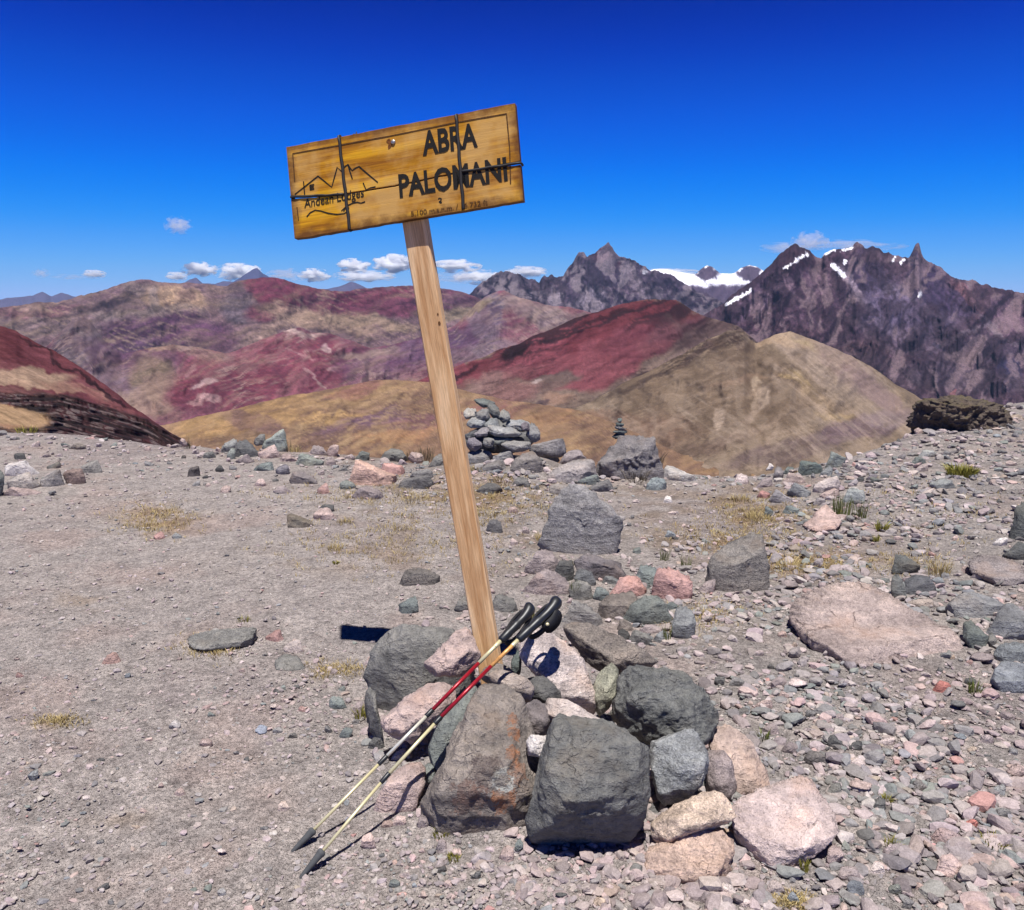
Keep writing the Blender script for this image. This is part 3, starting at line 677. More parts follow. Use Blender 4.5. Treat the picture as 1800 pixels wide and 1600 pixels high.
# ---- red hill with dark ledges on the left
def _ledge(px, py):
    ub = np.interp(px, [-200, 0, 100, 180, 260, 330, 420], [688, 690, 693, 713, 736, 774, 840])
    w = 5 * fbm(np.stack([px, py], -1) / 40.0, 4, seed=84)
    ochre = np.sqrt(((px + w - 4) / 84) ** 2 + ((py + w - 731 - 0.10 * px) / 21) ** 2)
    return sstep(-4, 4, py + w - ub) * sstep(0.86, 1.08, ochre), ub
def ledge_after(px, py, c):
    reg, ub = _ledge(px, py)
    q = np.stack([px / 60.0, (py - ub) / 4.5], -1)
    s = fbm(q, 4, 0.6, seed=83)
    blk = np.abs(noise(np.stack([px / 22.0, (py - ub) / 9.0], -1), 85))
    f = reg * np.clip(0.80 + 0.6 * s, 0.35, 1)
    c = c + (lin((52, 45, 46)) * ALB - c) * f[:, None]
    g = reg * sstep(0.10, 0.34, -s) * sstep(0.05, 0.2, blk)
    return c + (lin((138, 122, 114)) * ALB - c) * (0.75 * g)[:, None]
def ledge_relief(px, py):
    reg, ub = _ledge(px, py)
    s = fbm(np.stack([px / 70.0, (py - ub) / 7.0], -1), 3, 0.6, seed=83)
    return 13 * s * reg
mountain('red_hillside', 'red hillside with dark rock ledges at its foot',
         [(-700, 300), (-200, 500), (-60, 548), (0, 572), (30, 583), (60, 601), (90, 615), (120, 632), (150, 650), (180, 672), (210, 695), (235, 717), (262, 735), (290, 753), (318, 770), (345, 790), (420, 840), (2500, 1200)],
         [(-700, 780), (0, 770), (200, 800), (330, 850), (2500, 1260)], [(-700, 110), (0, 84), (320, 62), (2500, 60)], [(-700, 30), (0, 27), (320, 40), (2500, 40)], 300, 170, (122, 58, 64), [
             (60, 625, 90, 20, 30, (106, 48, 56), .9, .4), (110, 655, 100, 18, 34, (128, 62, 70), .9, .4), (90, 665, 120, 12, 14, (142, 78, 80), .8, .4), (50, 660, 80, 12, 4, (184, 150, 112), .9, .4), (30, 672, 70, 8, 6, (196, 160, 118), .8, .4), (130, 682, 60, 9, 12, (176, 130, 100), .8, .4), (40, 690, 90, 7, 6, (140, 90, 80), .7, .4), (190, 705, 60, 8, 28, (158, 88, 84), .7, .4),
             (10, 731, 84, 20, 6, (196, 156, 96), .95, .35), (0, 750, 60, 12, 6, (190, 140, 92), .9, .4), (120, 645, 80, 2.5, 32, (56, 36, 40), .8, .5), (190, 690, 50, 3, 38, (50, 34, 40), .8, .5), (60, 607, 50, 2.5, 28, (60, 36, 40), .7, .5)], 83,
         gullies=(('fbm', 90, 26, 12, 0.45, 5),), sat=0.72, crest_rough=2.0, rock=0.45, x_range=(-700, 560), relief=ledge_relief, back=1.0, streak=((14, 90, 6, 0.28, None), (30, 80, 5, 0.25, None)), after=ledge_after, steep=0.1)

# ---- valley floor under everything, out to the horizon
def valley_floor():
    a = np.linspace(0, 2 * math.pi, 97)[:-1]
    rr = np.geomspace(300, 14000, 24)
    A, Q = np.meshgrid(a, rr, indexing='ij')
    P = np.stack([Q * np.sin(A), Q * np.cos(A), -780 + 0 * Q + 30 * noise(np.stack([Q * np.sin(A), Q * np.cos(A)], -1) / 1500.0, 5)], -1).reshape(-1, 3)
    i = np.arange(96 * 24).reshape(96, 24)
    j = np.roll(i, -1, 0)
    F = np.stack([i[:, :-1], i[:, 1:], j[:, 1:], j[:, :-1]], -1).reshape(-1, 4)
    c = np.ones((len(P), 1)) * np.array([[0.2, 0.15, 0.11]])
    tag(mesh_obj('valley_floor', P, F, mountain_mat('valley_earth', 8.0, 0.5), colors=c), 'brown valley floor below the mountains', kind='structure')
valley_floor()
# ================================================================ rock
_ICO = {}
def ico(level):
    if level not in _ICO:
        bm = bmesh.new()
        bmesh.ops.create_icosphere(bm, subdivisions=level, radius=1.0)
        _ICO[level] = (np.array([v.co[:] for v in bm.verts]), np.array([[v.index for v in f.verts] for f in bm.faces], np.int32))
        bm.free()
    return _ICO[level]

def rock_mat(name, speck=0.5, band=0.0, spots=(), coarse=1.0, vein=0.0, spec=0.25, moss=None):
    """Stone whose own colour comes from the object; spots are lichens and stains (centre, radius, colour, ring) in object space."""
    m = NT(name)
    v = m.obj()
    oi = m.n('ShaderNodeObjectInfo')
    off = m.n('ShaderNodeVectorMath', operation='MULTIPLY_ADD')
    m.l(oi.outputs['Random'], off.inputs[0]); off.inputs[1].default_value = (37.0, 91.0, 53.0); m.l(v, off.inputs[2])
    w = off.outputs[0]
    n1 = m.noise(w, 7 * coarse, 6, 0.68, 0.4)
    n2 = m.noise(w, 34 * coarse, 5, 0.7)
    n3 = m.noise(w, 150, 3, 0.75)
    base = oi.outputs['Color']
    c = m.mix(1.0, base, m.ramp(n1, [(0.26, (0.56, 0.55, 0.56)), (0.5, (1, 1, 1)), (0.76, (1.42, 1.37, 1.32))]), 'MULTIPLY')
    c = m.mix(1.0, c, m.ramp(n2, [(0.28, (0.62, 0.62, 0.63)), (0.55, (1.03, 1.03, 1.03)), (0.8, (1.32, 1.3, 1.28))]), 'MULTIPLY')
    c = m.mix(speck, c, m.ramp(n3, [(0.28, (0.5, 0.5, 0.5)), (0.5, (1, 1, 1)), (0.72, (1.55, 1.52, 1.5))]), 'MULTIPLY')
    bd = m.noise(m.mapping(w, (2.2, 3.0, 17.0), (0.35, 0.25, 0.0)), 1.0, 5, 0.65)      # bedding
    c = m.mix(0.8, c, m.ramp(bd, [(0.34, (0.68, 0.67, 0.67)), (0.48, (1, 1, 1)), (0.66, (1.2, 1.19, 1.17))]), 'MULTIPLY')
    # weather stains, thin brown and pale crusts
    n4 = m.noise(w, 4.5, 5, 0.6)
    c = m.mix(m.rng(n4, 0.55, 0.74, 0.0, 0.55), c, m.mix(1.0, base, (1.15, 0.92, 0.72), 'MULTIPLY'))
    vo = m.n('ShaderNodeTexVoronoi', feature='F1'); vo.inputs['Scale'].default_value = 26; m.l(w, vo.inputs['Vector'])
    li = m.math('MULTIPLY', m.rng(m.math('ADD', vo.outputs['Distance'], m.rng(n3, 0, 1, -0.12, 0.12)), 0.16, 0.24, 1.0, 0.0), m.rng(n2, 0.56, 0.62, 0.0, 0.75))
    li = m.math('MULTIPLY', li, m.math('SUBTRACT', 1.0, oi.outputs['Alpha']))
    c = m.mix(li, c, (0.40, 0.40, 0.36))
    ck = m.n('ShaderNodeTexVoronoi', feature='DISTANCE_TO_EDGE'); ck.inputs['Scale'].default_value = (9 if not vein else 3.2) * coarse
    wv = m.n('ShaderNodeVectorMath', operation='ADD'); m.l(w, wv.inputs[0])
    nz = m.n('ShaderNodeTexNoise'); nz.inputs['Scale'].default_value = 12; nz.inputs['Detail'].default_value = 4; m.l(w, nz.inputs['Vector'])
    sc_ = m.n('ShaderNodeVectorMath', operation='SCALE'); m.l(nz.outputs['Color'], sc_.inputs[0]); sc_.inputs['Scale'].default_value = 0.12
    m.l(sc_.outputs[0], wv.inputs[1]); m.l(wv.outputs[0], ck.inputs['Vector'])
    crack = m.math('MULTIPLY', m.rng(ck.outputs['Distance'], 0.0, 0.035 if not vein else 0.022, 1.0, 0.0), m.rng(n1, 0.46 if vein else 0.52, 0.56 if vein else 0.62, 0.0, 1.0))
    c = m.mix(m.math('MULTIPLY', crack, max(vein, 0.35)), c, m.mix(1.0, base, (0.30, 0.27, 0.27), 'MULTIPLY'))
    for (ctr, rad, col, ring) in spots:
        vm = m.n('ShaderNodeVectorMath', operation='DISTANCE'); m.l(v, vm.inputs[0]); vm.inputs[1].default_value = ctr
        d = m.math('ADD', vm.outputs['Value'], m.rng(m.noise(v, (2.6 if ring else 1.6) / rad, 4, 0.7), 0.25, 0.75, -(0.3 if ring else 0.8) * rad, (0.3 if ring else 0.8) * rad))
        f = m.rng(d, rad * 0.9, rad * 1.08, 0.9, 0.0)
        if ring: f = m.math('MULTIPLY', f, m.rng(d, rad * 0.45, rad * 0.8, 0.12, 1.0))
        f = m.math('MULTIPLY', f, m.rng(n2, 0.35, 0.6, 0.6 if ring else 0.15, 1.0))
        c = m.mix(f, c, col)
    if moss:
        ge = m.n('ShaderNodeNewGeometry'); sz = m.n('ShaderNodeSeparateXYZ'); m.l(ge.outputs['Normal'], sz.inputs[0])
        f = m.math('MULTIPLY', m.rng(sz.outputs['Z'], 0.45, 0.85, 0.0, 1.0), m.rng(n1, 0.40, 0.60, 0.0, 0.9))
        c = m.mix(f, c, moss)
    m.l(c, m.b.inputs['Base Color'])
    b = m.bump(n1, 0.7, 0.055 / coarse)
    b = m.bump(bd, 0.7, 0.030, b)
    b = m.bump(n2, 0.9, 0.020 / coarse, b)
    b = m.bump(n3, 0.75, 0.005, b)
    b = m.bump(m.math('MULTIPLY', crack, -1.0), 0.6, 0.012, b)
    m.l(b, m.b.inputs['Normal'])
    m.b.inputs['Specular IOR Level'].default_value = spec
    m.b.inputs['Roughness'].default_value = 0.82
    return m.m

M_SMOOTH = rock_mat('smooth_stone', 0.25)
M_ROUGH = rock_mat('rough_stone', 0.7, coarse=1.5)
M_MOSSY = rock_mat('mossy_outcrop_stone', 0.7, coarse=0.8, moss=(0.095, 0.078, 0.042))
M_BED = rock_mat('cracked_bedrock', 0.8, coarse=1.0, vein=0.85)
M_GRAIN = rock_mat('speckled_stone', 1.0, coarse=1.2)

# own colours of the stones
GREY = (0.152, 0.147, 0.138); DGREY = (0.086, 0.084, 0.082); BROWN = (0.165, 0.142, 0.126); GREEN = (0.142, 0.152, 0.142); TEAL = (0.142, 0.158, 0.154); BLUE = (0.185, 0.190, 0.194)
PINKS = (0.370, 0.285, 0.262); PALES = (0.44, 0.375, 0.350); ROSE = (0.40, 0.245, 0.222); TANS = (0.385, 0.285, 0.215); MAUVE = (0.235, 0.195, 0.192); OLIVE = (0.215, 0.212, 0.168); REDS = (0.34, 0.14, 0.12); BEIGE = (0.30, 0.25, 0.22); WHITE = (0.50, 0.46, 0.44)

def shape_rock(pts, N, H, ext, rng_seed, rough, level, soft=26.0):
    """Convex block bounded by planes N.x<=H, softened at the edges and broken up by noise. ext scales the sampling."""
    d = pts * ext
    q = (d @ N.T) / H
    q = np.maximum(q, 1e-4)
    k = soft
    mx = q.max(1, keepdims=True)
    s = (mx[:, 0]) * ((q / mx) ** k).sum(1) ** (1.0 / k)
    p = d / s[:, None]
    size = float(np.mean(np.sort(ext)[1:]))
    f = 1.6 / size
    off = rng_seed * 3.17
    r = p / np.linalg.norm(p, axis=1)[:, None]
    n = fbm(p * f + off, 3, 0.55, seed=5) * 1.0 + 0.5 * (ridged(p * f * 2.2 + off, 3, 0.5, seed=9) - 0.7)
    p = p + r * (rough * size * n)[:, None]
    if level >= 4:
        n2 = fbm(p * f * 7 + off, 3, 0.6, seed=13)
        p = p + r * (rough * size * 0.16 * n2)[:, None]
    return p

def hull(o):
    o = sorted({(float(a), float(b)) for a, b in o})
    def half(pts):
        h = []
        for p in pts:
            while len(h) >= 2 and (h[-1][0] - h[-2][0]) * (p[1] - h[-2][1]) - (h[-1][1] - h[-2][1]) * (p[0] - h[-2][0]) <= 0: h.pop()
            h.append(p)
        return h
    a, b = half(o), half(o[::-1])
    return np.array(a[:-1] + b[:-1])

ROCKS = []
def rock(label, outline, color, Y=None, thick=None, facets=None, mat=None, level=4, rough=0.055, soft=80.0, group=None, seed=None, name='rock', cat='rock', bury=None, alpha=1.0, lift=0.0, ground_set=None, chips=8, flat=None, contact=True):
    """A stone with the outline it shows in the photograph, given its own place, thickness and broken faces."""
    o = hull(outline)
    ctr = (o.min(0) + o.max(0)) / 2
    sd = seed if seed is not None else int(abs(ctr[0] * 7 + ctr[1] * 13)) % 9973
    rg = np.random.RandomState(sd)
    if ground_set is None: ground_set = Y is None
    if flat is not None:                       # a slab sunk in the soil: its outline is the edge of its upper face
        ground_set = False
        g0 = gpt(np.float64(ctr[0]), np.float64(ctr[1]))
        Y = g0[1] * (1 - flat / EYE[2])
        ya = gpt(np.float64(ctr[0]), o[:, 1].min())[1]; yb_ = gpt(np.float64(ctr[0]), o[:, 1].max())[1]
        thick = thick or max(0.7 * (ya - yb_), 0.05)
        if facets is None:
            r0 = np.random.RandomState(int(ctr[0] + ctr[1]))
            e_ = 0.12; gx, gy = g0[0], g0[1]
            sx_ = float(ground(gx + e_, gy, False) - ground(gx - e_, gy, False)) / (2 * e_); sy_ = float(ground(gx, gy + e_, False) - ground(gx, gy - e_, False)) / (2 * e_)
            facets = [((-sx_ + r0.uniform(-.03, .03), -sy_ - 0.03, 1), ctr, 0.0)]
    wpx, hpx = o[:, 0].max() - o[:, 0].min(), o[:, 1].max() - o[:, 1].min()
    if Y is None:
        i = o[:, 1].argmax()
        g = gpt(o[i, 0], o[i, 1], lift)
        edge = np.interp((o[i, 0] - 900) / FPX, RIM_T, RIM_Y) - 0.12
        if g[1] > edge: g = at(o[i, 0], o[i, 1], edge)
        m = g[1] / FPX
        T = thick if thick else 0.42 * math.sqrt(wpx * hpx) * m
        Y = g[1] + 0.42 * T
    C = at(ctr[0], ctr[1], Y)
    m = np.linalg.norm(C - EYE) / FPX * (1 / math.sqrt(1 + ((ctr[0] - 900) / FPX) ** 2 + ((ctr[1] - 800) / FPX) ** 2))
    T = thick if thick else 0.42 * math.sqrt(wpx * hpx) * m
    w = (C - EYE) / np.linalg.norm(C - EYE)
    u = np.array([1.0, 0, 0]); u = u - w * (u @ w); u /= np.linalg.norm(u)
    v = np.cross(u, w)
    # outline in the plane through the stone's middle
    d = rays(o[:, 0], o[:, 1])
    Pp = EYE + d * (((C - EYE) @ w) / (d @ w))[:, None] - C
    a2 = np.stack([Pp @ u, Pp @ v], 1)
    a2c = a2.mean(0)
    N, H = [], []
    k = len(a2)
    area = 0.5 * sum(a2[i, 0] * a2[(i + 1) % k, 1] - a2[(i + 1) % k, 0] * a2[i, 1] for i in range(k))
    sg = 1 if area > 0 else -1
    for i in range(k):
        p0, p1 = a2[i], a2[(i + 1) % k]
        e = p1 - p0
        L = np.linalg.norm(e)
        if L < 1e-6: continue
        n2 = sg * np.array([e[1], -e[0]]) / L
        h = float(n2 @ p0)
        if h < 0.02 * (abs(a2).max()): continue
        if ground_set and n2[1] < -0.3:
            # this edge is where the stone meets the ground: the body goes on below the soil, its front stands on the line
            mid = (o[i] + o[(i + 1) % k]) / 2
            g = gpt(mid[0], mid[1], lift)
            if g[1] > Y: g = at(mid[0], mid[1], Y - 0.42 * T)
            if contact and (facets is None or not any(f[2] is None for f in facets)):
                nh = np.array([n2[0] * 0.8, n2[1], rg.uniform(-0.05, 0.35)]); nh /= np.linalg.norm(nh)
                N.append(nh); H.append(max(float(nh @ (g - C)), 0.12 * T))
            N.append(n2[0] * u + n2[1] * v); H.append(h + 0.45 * (a2[:, 1].max() - a2[:, 1].min()) + 0.01)
            continue
        for bb, s in (((R(0.5), -1), (R(25), 1)) if flat is not None else ((R(rg.uniform(4, 16)), -1), (R(rg.uniform(14, 38)), 1))):
            n = (n2[0] * u + n2[1] * v) * math.cos(bb) + s * w * math.sin(bb)
            N.append(n); H.append(h * math.cos(bb))
    # back and front
    N.append(w); H.append(0.9 * T)
    if facets is None:
        brow = -0.15 * (a2[:, 1].max() - a2[:, 1].min()) * rg.uniform(0.2, 1.6)
        E = -w * T * 0.55 + v * brow
        nt_ = np.array([rg.uniform(-.35, .35), rg.uniform(-.35, .15), 1.0]); nt_ /= np.linalg.norm(nt_)
        nf_ = np.array([rg.uniform(-.5, .5), -1.0, rg.uniform(-.35, .35)]); nf_ /= np.linalg.norm(nf_)
        fl = [(nt_, E), (nf_, E + w * 0.02 * T)]
        ns_ = np.array([rg.choice([-1, 1]) * rg.uniform(.6, 1), -rg.uniform(.4, .9), rg.uniform(-.1, .6)]); ns_ /= np.linalg.norm(ns_)
        fl.append((ns_, E * 0.5 + u * np.sign(ns_[0]) * 0.28 * (a2[:, 0].max() - a2[:, 0].min())))
        for n, e in fl:
            N.append(n); H.append(max(float(n @ e), 0.10 * T))
    else:
        for (n, q, dep) in facets:
            n = np.array(n, float); n /= np.linalg.norm(n)
            if dep is None:
                E = gpt(np.float64(q[0]), np.float64(q[1])) - C
                N.append(n); H.append(max(float(n @ E), 0.06 * T)); continue
            dd = rays(q[0], q[1])
            E = EYE + dd * (((C - EYE) @ w) / (dd @ w)) - C - w * T * dep
            N.append(n); H.append(max(float(n @ E), 0.06 * T if flat is None else 0.004))
    N.append(-w); H.append((3.0 if flat is not None else 1.0) * T)
    N = np.array(N); H = np.array(H)
    ex0 = np.array([abs(a2[:, 0]).max(), abs(a2[:, 1]).max(), T * 0.8])
    for _ in range(chips):
        t_ = rg.randn(3); t_[2] = -(0.45 + abs(t_[2])); t_ /= np.linalg.norm(t_)
        n = t_[0] * u + t_[1] * v + t_[2] * w
        dirs = ico(2)[0] * ex0
        dw = dirs[:, :1] * u + dirs[:, 1:2] * v + dirs[:, 2:] * w
        pp = dw / np.maximum(((dw @ N.T) / H).max(1), 1e-4)[:, None]
        far = (pp @ n).max()
        N = np.concatenate([N, n[None]]); H = np.append(H, far * rg.uniform(0.84, 0.97))
    pts, F = ico(level)
    ex = np.array([max(abs(a2[:, 0]).max(), 1e-3), max(abs(a2[:, 1]).max(), 1e-3), T * 0.8])
    fr = np.stack([u, v, w], 1)
    dl = (pts * ex) @ fr.T
    # sample along the stone's own axes
    q = np.maximum((dl @ N.T) / H, 1e-4)
    mx = q.max(1, keepdims=True)
    s = mx[:, 0] * ((q / mx) ** soft).sum(1) ** (1.0 / soft)
    p = dl / s[:, None]
    size = math.sqrt(ex[0] * ex[1])
    f = 1.5 / size
    r = p / np.maximum(np.linalg.norm(p, axis=1), 1e-6)[:, None]
    off = sd * 0.731
    n = 0.5 * fbm(p * f + off, 3, 0.55, seed=5) + 0.7 * (ridged(p * f * 1.7 + off, 4, 0.55, seed=9) - 0.75)
    disp = rough * size * n
    if level >= 4:
        disp = disp + rough * size * 0.36 * fbm(p * f * 6 + off, 3, 0.6, seed=13)
        # small broken steps along the bedding
        bd = np.array([rg.uniform(-.3, .3), rg.uniform(-.3, .3), 1.0]); bd /= np.linalg.norm(bd)
        lay = (p @ bd) / size * rg.uniform(4, 8) + 1.2 * noise(p * f * 1.3 + off, 3)
        disp = disp + rough * size * 0.30 * (np.abs((lay % 1.0) - 0.5) - 0.25) * sstep(-0.3, 0.5, noise(p * f * 0.9 + off, 8))
    p = p + r * disp[:, None]
    # keep to the outline seen in the photograph
    for _ in range(2):
        wv = p + C
        qx, qy = proj(wv)
        seen = wv[:, 2] > ground(wv[:, 0], wv[:, 1], False) - 0.004
        if ground_set and seen.sum() > 30: qx, qy = qx[seen], qy[seen]
        x0, x1, y0 = qx.min(), qx.max(), qy.min()
        mpp = ((C - EYE) @ np.array([0, CP, -SP])) / FPX
        su = np.clip(wpx / max(x1 - x0, 1), 0.8, 1.5)
        pu, pv, pw = p @ u, p @ v, p @ w
        pu = (pu - ((x0 + x1) / 2 - ctr[0]) * mpp) * su
        top = (ctr[1] - o[:, 1].min()) * mpp
        cur = pv.max()
        pv = np.where(pv > 0, pv * np.clip(top / max(cur, 1e-3), 0.8, 1.5), pv)
        if not ground_set and flat is None:
            bot = (ctr[1] - o[:, 1].max()) * mpp
            pv = np.where(pv < 0, pv * np.clip(bot / min(pv.min(), -1e-3), 0.8, 1.5), pv)
        p = pu[:, None] * u + pv[:, None] * v + pw[:, None] * w
    ob = mesh_obj(name, p + C, F, mat or M_SMOOTH, origin=C)
    jit = rg.uniform(0.9, 1.1) * 1.36
    ob.color = (color[0] * jit, color[1] * jit, color[2] * jit, alpha)
    tag(ob, label, cat, group)
    ROCKS.append((ob, C, size))
    return ob

G_PILE = 'rocks piled round the foot of the signpost'
UP = (0, -0.12, 1); FR = (0, -1, 0.12)

# ---- the pile round the post
rock('large smooth grey boulder on the path side of the signpost foot', [(638, 1195), (650, 1150), (668, 1120), (695, 1098), (740, 1100), (790, 1110), (832, 1112), (836, 1140), (790, 1180), (752, 1222), (690, 1258), (660, 1252), (645, 1230)], GREY, Y=3.02, thick=0.20,
     facets=[((0.12, -0.62, 1), (740, 1160), 0.5), ((-1, -0.5, 0.35), (668, 1180), 0.2), ((0.4, -1, 0.0), (740, 1230), 0.55)], level=5, rough=0.035, ground_set=True, group=G_PILE, mat=M_SMOOTH)
rock('pink topped block wedged against the signpost above the lower pink slab', [(745, 1165), (770, 1143), (800, 1116), (816, 1102), (829, 1110), (846, 1145), (842, 1165), (815, 1190), (780, 1190), (748, 1187)], PINKS, Y=2.86, thick=0.13,
     facets=[((-0.15, -0.45, 1), (790, 1160), 0.55), ((0.05, -1, -0.22), (790, 1168), 0.62)], level=5, rough=0.05, group=G_PILE)
rock('thin grey slab on edge beside the large smooth grey boulder', [(640, 1212), (650, 1208), (664, 1240), (676, 1266), (668, 1276), (652, 1250)], GREY, Y=2.72, thick=0.07, ground_set=True, group=G_PILE)
rock('long pink slab lying below the large smooth grey boulder', [(668, 1266), (690, 1246), (718, 1222), (745, 1206), (775, 1201), (800, 1206), (804, 1226), (776, 1248), (742, 1282), (722, 1306), (694, 1296), (672, 1282)], PINKS, Y=2.64, thick=0.14,
     facets=[((-0.25, -0.38, 1), (730, 1235), 0.5), ((0.45, -1, -0.1), (742, 1260), 0.6)], level=5, rough=0.06, group=G_PILE)
rock('grey slab set on edge behind the big lichen spotted rock', [(752, 1305), (764, 1280), (790, 1248), (818, 1216), (838, 1206), (842, 1226), (812, 1275), (790, 1330), (772, 1372), (760, 1352)], GREEN, Y=2.52, thick=0.10,
     facets=[((-0.5, -0.5, 0.8), (790, 1280), 0.6), ((0.3, -1, 0), (790, 1330), 0.6)], level=4, group=G_PILE)
LICHEN = 'big brown grey rock with a white lichen ring and rust streaks, under the signpost'
_lo = [(738, 1402), (746, 1384), (766, 1352), (790, 1306), (818, 1252), (843, 1218), (868, 1205), (892, 1208), (912, 1222), (930, 1262), (948, 1305), (964, 1356), (958, 1395), (944, 1436), (918, 1462), (876, 1472), (836, 1462), (780, 1458), (748, 1438)]
_lY = 2.36
rk_lichen = rock(LICHEN , _lo, BROWN, Y=_lY, thick=0.20,
     facets=[((-0.16, -0.55, 0.9), (850, 1320), 0.62), ((0.75, -0.5, 0.6), (925, 1330), 0.55), ((0.05, -1, -0.10), (850, 1462), None), ((-0.8, -0.7, -0.1), (762, 1400), 0.5)], level=6, rough=0.045, soft=80, ground_set=True, group=G_PILE)
rock('small pink block in front of the lichen spotted rock, crossed by the pole shadows', [(657, 1418), (672, 1392), (697, 1352), (735, 1342), (749, 1356), (742, 1378), (722, 1396), (698, 1418), (690, 1430), (664, 1432)], PINKS, Y=2.36, thick=0.10,
     facets=[((-0.1, -0.3, 1), (700, 1380), 0.45), ((0.1, -1, 0.05), (690, 1408), 0.6)], level=4, rough=0.05, ground_set=True, group=G_PILE)
rock('biggest dark grey boulder at the front of the pile with a shaded face', [(922, 1440), (934, 1420), (956, 1412), (962, 1370), (963, 1325), (960, 1292), (976, 1267), (1010, 1258), (1052, 1269), (1106, 1304), (1136, 1320), (1144, 1350), (1143, 1428), (1138, 1478), (1114, 1516), (1048, 1511), (970, 1506), (924, 1484)], (0.128, 0.126, 0.119), Y=2.17, thick=0.23,
     facets=[((0.16, -0.74, 1), (1050, 1396), 0.62), ((0.06, -1, -0.50), (1040, 1404), 0.68), ((-0.8, -0.75, 0.1), (972, 1390), 0.5), ((0.9, -0.5, 0.2), (1130, 1380), 0.2)], level=6, rough=0.042, soft=90, ground_set=True, contact=False, group=G_PILE)
rock('pale whitish pink slab standing against the signpost under the pole grips', [(912, 1130), (940, 1112), (976, 1104), (994, 1120), (1012, 1145), (1030, 1166), (1052, 1214), (1050, 1250), (1040, 1258), (1010, 1248), (984, 1228), (958, 1198), (930, 1165)], PALES, Y=2.78, thick=0.13,
     facets=[((0.22, -0.55, 0.95), (990, 1180), 0.5), ((-0.55, -1, -0.2), (975, 1208), 0.62), ((0.6, -0.8, 0.3), (1030, 1200), 0.5)], level=5, rough=0.05, group=G_PILE, mat=M_GRAIN)
rock('flat grey brown rock with yellow lichen behind the pale standing slab', [(990, 1104), (1008, 1094), (1035, 1096), (1080, 1116), (1130, 1142), (1158, 1160), (1150, 1178), (1110, 1186), (1060, 1182), (1026, 1160), (1002, 1128)], BROWN, Y=3.02, thick=0.16,
     facets=[((0.2, -0.5, 1), (1060, 1140), 0.4), ((0, -1, 0.3), (1060, 1165), 0.6)], level=5, rough=0.05, group=G_PILE, mat=M_GRAIN)
rock('olive grey block between the pale standing slab and the dark boulder', [(1040, 1212), (1052, 1186), (1074, 1166), (1088, 1180), (1086, 1216), (1070, 1242), (1048, 1258)], OLIVE, Y=2.74, thick=0.10,
     facets=[((-0.1, -0.6, 0.85), (1065, 1205), 0.5), ((0.7, -0.8, 0.3), (1080, 1210), 0.4)], level=4, group=G_PILE, mat=M_GRAIN)
rock('dark rough boulder with pale specks on top of the uphill side of the pile', [(1072, 1258), (1080, 1215), (1092, 1178), (1110, 1170), (1165, 1171), (1204, 1184), (1238, 1214), (1262, 1250), (1264, 1278), (1244, 1310), (1200, 1314), (1150, 1312), (1108, 1298), (1084, 1284)], (0.112, 0.113, 0.108), Y=2.62, thick=0.20,
     facets=[((0.2, -0.7, 1), (1180, 1225), 0.5), ((-0.15, -1, 0.0), (1150, 1250), 0.75), ((-0.8, -0.7, 0.0), (1090, 1250), 0.4)], level=6, rough=0.06, group=G_PILE, mat=M_ROUGH)
rock('blue grey block with a pale upper band next to the biggest dark boulder', [(1140, 1310), (1172, 1304), (1204, 1300), (1222, 1284), (1240, 1318), (1247, 1342), (1236, 1376), (1204, 1404), (1172, 1413), (1158, 1396), (1147, 1352)], BLUE, Y=2.36, thick=0.13,
     facets=[((0.0, -0.28, 1), (1190, 1330), 0.55), ((-0.05, -1, 0.14), (1190, 1342), 0.62)], level=5, rough=0.05, group=G_PILE, mat=M_GRAIN)
rock('rounded mauve grey stone between the blue grey block and the long pink slab', [(1238, 1334), (1252, 1320), (1268, 1322), (1288, 1342), (1296, 1380), (1288, 1404), (1262, 1402), (1240, 1394), (1248, 1356)], MAUVE, Y=2.44, thick=0.11,
     facets=[((0, -0.6, 0.8), (1266, 1350), 0.5), ((0.1, -1, 0.0), (1266, 1385), 0.6)], level=4, group=G_PILE, mat=M_GRAIN)
rock('long pinkish tan slab on the scree side of the pile', [(1244, 1318), (1256, 1288), (1268, 1274), (1292, 1290), (1330, 1322), (1354, 1354), (1352, 1384), (1326, 1402), (1302, 1418), (1292, 1392), (1278, 1346), (1258, 1330)], (0.40, 0.305, 0.262), Y=2.50, thick=0.10,
     facets=[((0.12, -0.38, 1), (1300, 1345), 0.5), ((0.2, -1, 0.1), (1310, 1400), 0.7)], level=5, rough=0.05, group=G_PILE)
rock('pale orange stained slab, upper one of the two leaning on the biggest dark boulder', [(1143, 1440), (1160, 1430), (1200, 1410), (1238, 1395), (1266, 1393), (1288, 1404), (1295, 1436), (1272, 1452), (1228, 1462), (1182, 1482), (1150, 1476)], (0.42, 0.33, 0.265), Y=2.17, thick=0.10,
     facets=[((-0.1, -0.34, 1), (1220, 1430), 0.5), ((0.1, -1, -0.1), (1220, 1455), 0.66)], level=5, rough=0.06, group=G_PILE, mat=M_GRAIN)
rock('broken orange pink slab, lowest stone at the front of the pile', [(1127, 1550), (1138, 1516), (1152, 1494), (1200, 1480), (1262, 1462), (1292, 1472), (1288, 1508), (1274, 1532), (1238, 1552), (1192, 1570), (1160, 1562), (1136, 1560)], (0.39, 0.285, 0.232), Y=2.09, thick=0.11,
     facets=[((-0.06, -0.34, 1), (1210, 1515), 0.5), ((0.15, -1, -0.15), (1215, 1556), None), ((0.8, -0.7, 0.1), (1275, 1520), 0.4)], level=5, rough=0.075, ground_set=True, group=G_PILE, mat=M_ROUGH)
